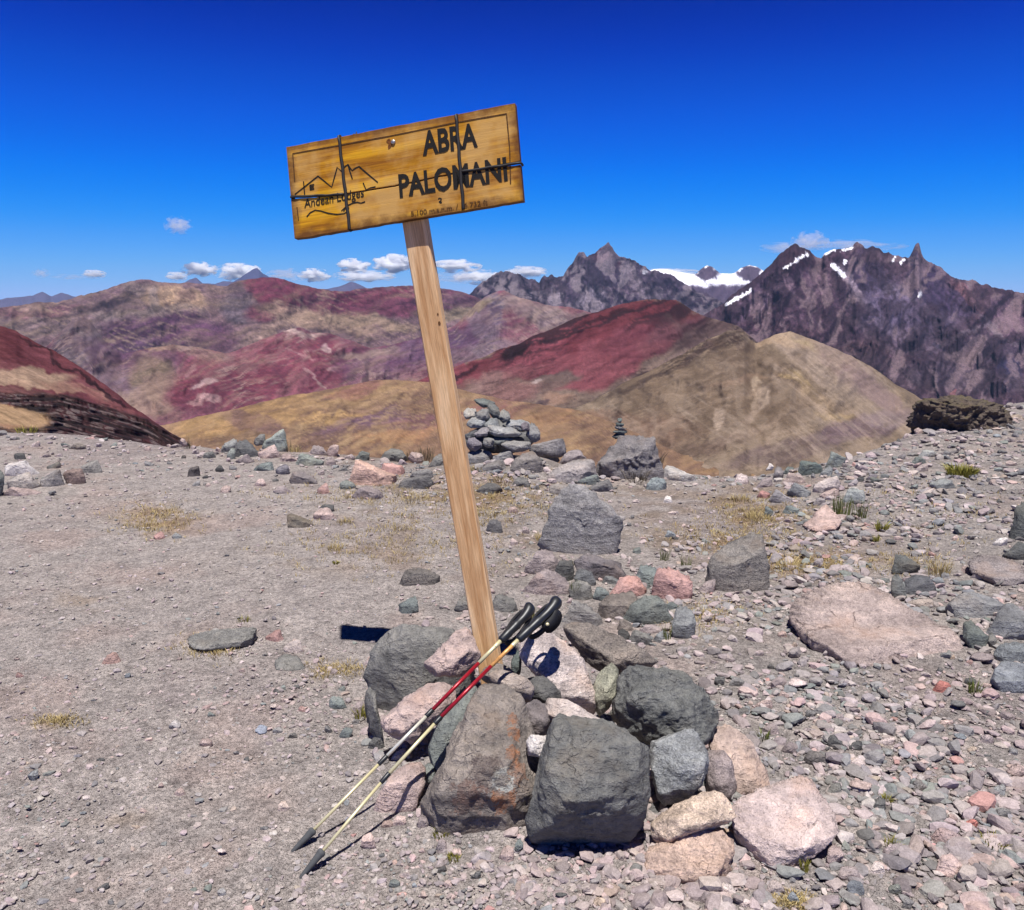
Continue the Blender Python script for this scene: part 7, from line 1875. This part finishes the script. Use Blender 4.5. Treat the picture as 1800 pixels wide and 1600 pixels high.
G_PL = {'grass_tuft': 'tufts of grass on the pass', 'shrub': 'small upright shrubs on the pass', 'cushion_plant': 'low cushion plants among the stones'}
def plant(kind, px, py, wpx, hpx, label, mat, n, seed, lean=0.6, wb=None):
    g = gpt(np.float64(px), np.float64(py))
    e = float(np.interp((px - 900) / FPX, RIM_T, RIM_Y)) - 0.05
    if g[1] > e:
        g = at(px, py, e); 
    m = g[1] / FPX
    V, F, T = blades(n, wpx * m * 0.45, hpx * m * 1.15, lean, wb or max(0.0016, (0.9 if kind == 'cushion_plant' else 0.5) * m), seed)
    z = float(ground(g[0], g[1]))
    o = mesh_obj(kind, V + np.array([g[0], g[1], max(z, g[2] - 0.05)]), F, mat, origin=np.array([g[0], g[1], g[2]]), smooth=False, colors=T)
    tag(o, label, {'grass_tuft': 'grass', 'shrub': 'shrub', 'cushion_plant': 'plant'}[kind], G_PL[kind])
PL = [
    ('shrub', 332, 782, 14, 26, 'thin dead stalks at the foot of the dark ledges', M_STALK, 16, .25), ('shrub', 506, 786, 12, 22, 'dead stalks beside the pale green rim boulder', M_STALK, 14, .2), ('grass_tuft', 520, 788, 22, 12, 'dry yellow tuft beside the dead stalks on the rim', M_DRY, 50, .6),
    ('shrub', 748, 800, 36, 30, 'dense dead stalks on the rim next to the post', M_STALK, 60, .35), ('shrub', 722, 800, 20, 18, 'thin dead stalks behind the pale pink rim stone', M_STALK, 24, .4), ('shrub', 1118, 846, 40, 30, 'dead brown brush below the small cairn', M_STALK, 90, .9), ('shrub', 1152, 824, 26, 34, 'dark brush growing against the hump of the small cairn', M_STALK, 70, .5),
    ('shrub', 1478, 906, 34, 42, 'dark green upright shrub beside the flat pink stone, nearer the post', M_GREEN, 90, .25), ('shrub', 1510, 912, 26, 38, 'dark green upright shrub beyond the flat pink stone, on the scree side', M_GREEN, 70, .25), ('cushion_plant', 1550, 932, 26, 16, 'bright green plant in the scree beyond the shrubs', M_MOSS, 80, .8),
    ('cushion_plant', 1540, 952, 12, 12, 'little green sprig in front of the bright green plant', M_MOSS, 30, .6), ('cushion_plant', 1690, 836, 50, 18, 'yellow green cushion plant high in the scree', M_MOSS, 420, .7), ('grass_tuft', 46, 754, 36, 14, 'olive tuft at the foot of the ochre patch on the hillside', M_MOSS, 80, .6),
    ('shrub', 1010, 1050, 18, 34, 'green upright sprig growing in the heap behind the signpost', M_GREEN, 40, .2), ('shrub', 1172, 1130, 14, 40, 'green upright sprig in front of the grey block of the heap', M_GREEN, 30, .2), ('shrub', 1206, 1000, 20, 26, 'green sprig behind the round rose boulder', M_GREEN, 36, .3), ('shrub', 1168, 985, 16, 22, 'green sprig behind the green grey block', M_GREEN, 30, .3),
    ('grass_tuft', 958, 950, 34, 16, 'yellow grass tuft at the foot of the large speckled boulder', M_DRY, 110, .8), ('grass_tuft', 590, 966, 28, 12, 'ochre grass tuft on the path behind the shadow of the sign', M_DRY, 90, .9), ('grass_tuft', 606, 920, 26, 10, 'pale yellow tuft beside the rectangular brown block', M_DRY, 80, .9), ('cushion_plant', 592, 991, 14, 6, 'tiny green cushion on the path below the ochre tuft', M_MOSS, 40, .9),
    ('cushion_plant', 634, 1262, 20, 26, 'mossy tuft beside the thin grey slab of the pile', M_MOSS, 70, .5), ('cushion_plant', 796, 1512, 26, 12, 'yellow green sprig in front of the lichen spotted rock', M_MOSS, 60, .9), ('cushion_plant', 775, 1470, 30, 14, 'green tuft under the edge of the lichen spotted rock', M_MOSS, 60, .8), ('cushion_plant', 1342, 1300, 22, 16, 'small dark green plant in the scree near the pink slab', M_GREEN, 40, .9),
    ('cushion_plant', 1414, 1530, 18, 26, 'green tuft under the corner of the broad pink slab', M_MOSS, 50, .4), ('cushion_plant', 1566, 1488, 24, 16, 'yellow green sprig in the lower scree', M_MOSS, 50, .8), ('cushion_plant', 1748, 1484, 50, 14, 'yellowish cushion at the edge of the lower scree', M_MOSS, 110, .9), ('cushion_plant', 1560, 1408, 18, 12, 'pale green sprig in the middle of the scree', M_MOSS, 40, .9),
    ('grass_tuft', 430, 1092, 26, 8, 'faint green tuft behind the half buried path stone', M_MOSS, 50, .9), ('grass_tuft', 1300, 880, 40, 12, 'dry tuft at the edge of the pale dirt patch', M_DRY, 110, .9), ('grass_tuft', 1330, 912, 44, 14, 'dry ochre tuft below the heap at the scree edge', M_DRY, 120, .9), ('grass_tuft', 1390, 1000, 56, 16, 'ochre grass behind the pink bedrock', M_DRY, 140, .9),
    ('grass_tuft', 1468, 1000, 50, 12, 'ochre grass behind the middle of the pink bedrock', M_DRY, 120, .9), ('grass_tuft', 1650, 1010, 40, 26, 'tall dry tuft beside the little stack', M_DRY, 110, .5), ('grass_tuft', 860, 905, 60, 10, 'dry grass patch beyond the post', M_DRY, 140, .9), ('grass_tuft', 880, 845, 50, 10, 'ochre grass in front of the big cairn', M_DRY, 120, .9), ('grass_tuft', 840, 826, 30, 10, 'ochre tuft at the post foot of the big cairn', M_DRY, 80, .9),
    ('shrub', 1000, 1000, 16, 16, 'green tuft behind the dark grey wedge of the heap', M_GREEN, 30, .5), ('grass_tuft', 930, 1085, 26, 20, 'olive tuft behind the pole grips', M_MOSS, 60, .7), ('shrub', 1712, 1220, 20, 30, 'olive tuft beside the lowest blue grey boulder', M_GREEN, 50, .4), ('grass_tuft', 690, 930, 60, 8, 'thin dry grass in the middle of the path', M_DRY, 90, .9), ('grass_tuft', 730, 880, 60, 9, 'thin dry grass in front of the pink slabs', M_DRY, 110, .9),
]
for i, (k, x, y, w, h, lab, mt, n, ln) in enumerate(PL):
    plant(k, x, y, w, h, lab, mt, n, 100 + i, ln)

def build_dry_grass():
    rg = np.random.RandomState(5)
    B = ((275, 915, 60, 24, 260), (370, 1138, 40, 16, 260), (590, 1180, 40, 14, 120), (700, 960, 200, 40, 420), (850, 880, 160, 36, 620), (1330, 905, 80, 34, 420), (1290, 945, 110, 22, 360), (1230, 1080, 80, 30, 200), (1400, 990, 120, 22, 420), (100, 1268, 36, 10, 90), (1600, 990, 70, 24, 160), (1390, 1588, 34, 12, 160), (1640, 900, 160, 60, 200), (640, 870, 160, 20, 200))
    Vs, Fs, Ts = [], [], []
    k = 0
    for (x, y, rx, ry, n) in B:
        px = x + rx * rg.normal(0, .6, n); py = y + ry * rg.normal(0, .6, n)
        P = gpt(px, py)
        for p in P:
            if p[1] > 12.5 or abs(p[2] - float(ground(p[0], p[1], False))) > 0.02: continue
            V, F, T = blades(5, 0.012 + 0.002 * p[1], 0.010 + 0.003 * p[1], 1.2, 0.0009 + 0.00022 * p[1], int(rg.randint(1 << 30)))
            Vs.append(V + np.array([p[0], p[1], p[2]])); Fs.append(F + k); Ts.append(T); k += len(V)
    o = mesh_obj('dry_grass', np.concatenate(Vs), np.concatenate(Fs), M_DRY, smooth=False, colors=np.concatenate(Ts))
    tag(o, 'sparse dry ochre grass in the soil between the stones', kind='stuff')
build_dry_grass()

# ================================================================ clouds, far beyond the haze
def cloud_mat(name, dens, col):
    m = bpy.data.materials.new(name); m.use_nodes = True
    t = m.node_tree; t.nodes.clear()
    o = t.nodes.new('ShaderNodeOutputMaterial'); p = t.nodes.new('ShaderNodeVolumePrincipled')
    tc = t.nodes.new('ShaderNodeTexCoord')
    ln = t.nodes.new('ShaderNodeVectorMath'); ln.operation = 'LENGTH'
    t.links.new(tc.outputs['Object'], ln.inputs[0])
    nz = t.nodes.new('ShaderNodeTexNoise'); nz.inputs['Scale'].default_value = 1.9; nz.inputs['Detail'].default_value = 4; nz.inputs['Roughness'].default_value = 0.6
    oi = t.nodes.new('ShaderNodeObjectInfo'); ad = t.nodes.new('ShaderNodeVectorMath'); ad.operation = 'MULTIPLY_ADD'
    t.links.new(oi.outputs['Random'], ad.inputs[0]); ad.inputs[1].default_value = (31, 17, 23); t.links.new(tc.outputs['Object'], ad.inputs[2])
    t.links.new(ad.outputs[0], nz.inputs['Vector'])
    a = t.nodes.new('ShaderNodeMath'); a.operation = 'MULTIPLY_ADD'; a.inputs[1].default_value = 4.2; a.inputs[2].default_value = -1.35
    t.links.new(nz.outputs['Fac'], a.inputs[0])
    b = t.nodes.new('ShaderNodeMath'); b.operation = 'SUBTRACT'; t.links.new(a.outputs[0], b.inputs[0]); t.links.new(ln.outputs['Value'], b.inputs[1])
    c = t.nodes.new('ShaderNodeMapRange'); c.inputs[1].default_value = 0.0; c.inputs[2].default_value = 0.35; c.inputs[3].default_value = 0.0; c.inputs[4].default_value = dens
    t.links.new(b.outputs[0], c.inputs[0])
    t.links.new(c.outputs[0], p.inputs['Density'])
    p.inputs['Color'].default_value = col + (1,)
    p.inputs['Anisotropy'].default_value = 0.2
    t.links.new(p.outputs[0], o.inputs['Volume'])
    return m
C_WHITE = cloud_mat('cloud_vapour', 0.030, (0.99, 0.99, 1.0))
C_THIN = cloud_mat('thin_cloud_vapour', 0.0035, (0.98, 0.96, 1.0))
CL = [(72, 481, 26, 14, 1, 'faint little cloud at the far end of the horizon'), (165, 482, 36, 13, 0, 'small bright cloud above the brown end of the massif'), (122, 487, 60, 9, 1, 'thin flat streak of cloud between two small clouds'), (313, 396, 40, 26, 1, 'single pinkish puff of cloud high beside the sign board'),
      (350, 474, 52, 22, 0, 'bright cloud above the tan cliffs'), (310, 486, 34, 14, 0, 'little cloud low before the tan cliffs'), (418, 478, 70, 26, 0, 'broad bright cloud against the blue peak'), (505, 484, 60, 20, 1, 'hazy cloud just beyond the blue peak'), (552, 484, 46, 20, 0, 'small round cloud over the crimson crest'),
      (622, 468, 50, 22, 0, 'bright cloud over the little far blue peak'), (640, 486, 90, 18, 0, 'long low cloud under the bright one beside the post'), (692, 464, 64, 28, 0, 'tall white cloud touching the post'), (802, 468, 70, 20, 0, 'white cloud just beyond the post'), (800, 488, 90, 18, 1, 'hazy base under the cloud beyond the post'),
      (842, 487, 70, 22, 0, 'bright cloud resting on the rocky shoulder'), (925, 478, 60, 18, 0, 'cloud behind the rocky shoulder'), (1172, 484, 110, 20, 0, 'white cloud bank behind the snowfields'), (1424, 424, 52, 30, 1, 'pink wisp of cloud standing over the highest rock summit'), (1385, 436, 80, 18, 1, 'thin wisp before the rock summit'), (1500, 432, 150, 18, 1, 'long thin wisp along the massif crest')]
def build_clouds():
    pts, F = ico(3)
    for i, (px, py, w, h, thin, lab) in enumerate(CL):
        D = 27000 + 500 * (i % 5)
        C = at(px, py, D)
        m = D / FPX
        me = bpy.data.meshes.new('cloud')
        me.from_pydata([tuple(p * 1.05) for p in pts.tolist()] if False else [tuple(1.05 * c for c in p) for p in pts.tolist()], [], F.tolist())
        me.materials.append(C_THIN if thin else C_WHITE)
        o = bpy.data.objects.new('cloud', me); COL.objects.link(o)
        o.location = [float(v) for v in C]
        o.scale = (w * m * 0.62, h * m * 0.64, h * m * 0.6)
        tag(o, lab, 'cloud', 'small clouds along the horizon')
build_clouds()
# ================================================================ air
def build_haze():
    x0, x1, y0, y1, z0, z1 = -15000, 15000, -3000, 15000, -1100, 460
    v = [(x, y, z) for x in (x0, x1) for y in (y0, y1) for z in (z0, z1)]
    f = [(0, 1, 3, 2), (4, 6, 7, 5), (0, 4, 5, 1), (2, 3, 7, 6), (0, 2, 6, 4), (1, 5, 7, 3)]
    m = bpy.data.materials.new('thin_air'); m.use_nodes = True
    t = m.node_tree; t.nodes.clear()
    o = t.nodes.new('ShaderNodeOutputMaterial'); p = t.nodes.new('ShaderNodeVolumePrincipled')
    p.inputs['Color'].default_value = (0.36, 0.60, 1.0, 1)
    p.inputs['Density'].default_value = 1.4e-5
    p.inputs['Anisotropy'].default_value = 0.0
    t.links.new(p.outputs[0], o.inputs['Volume'])
    tag(mesh_obj('haze', v, f, m, smooth=False), 'thin blue haze of the mountain air', kind='stuff')
build_haze()
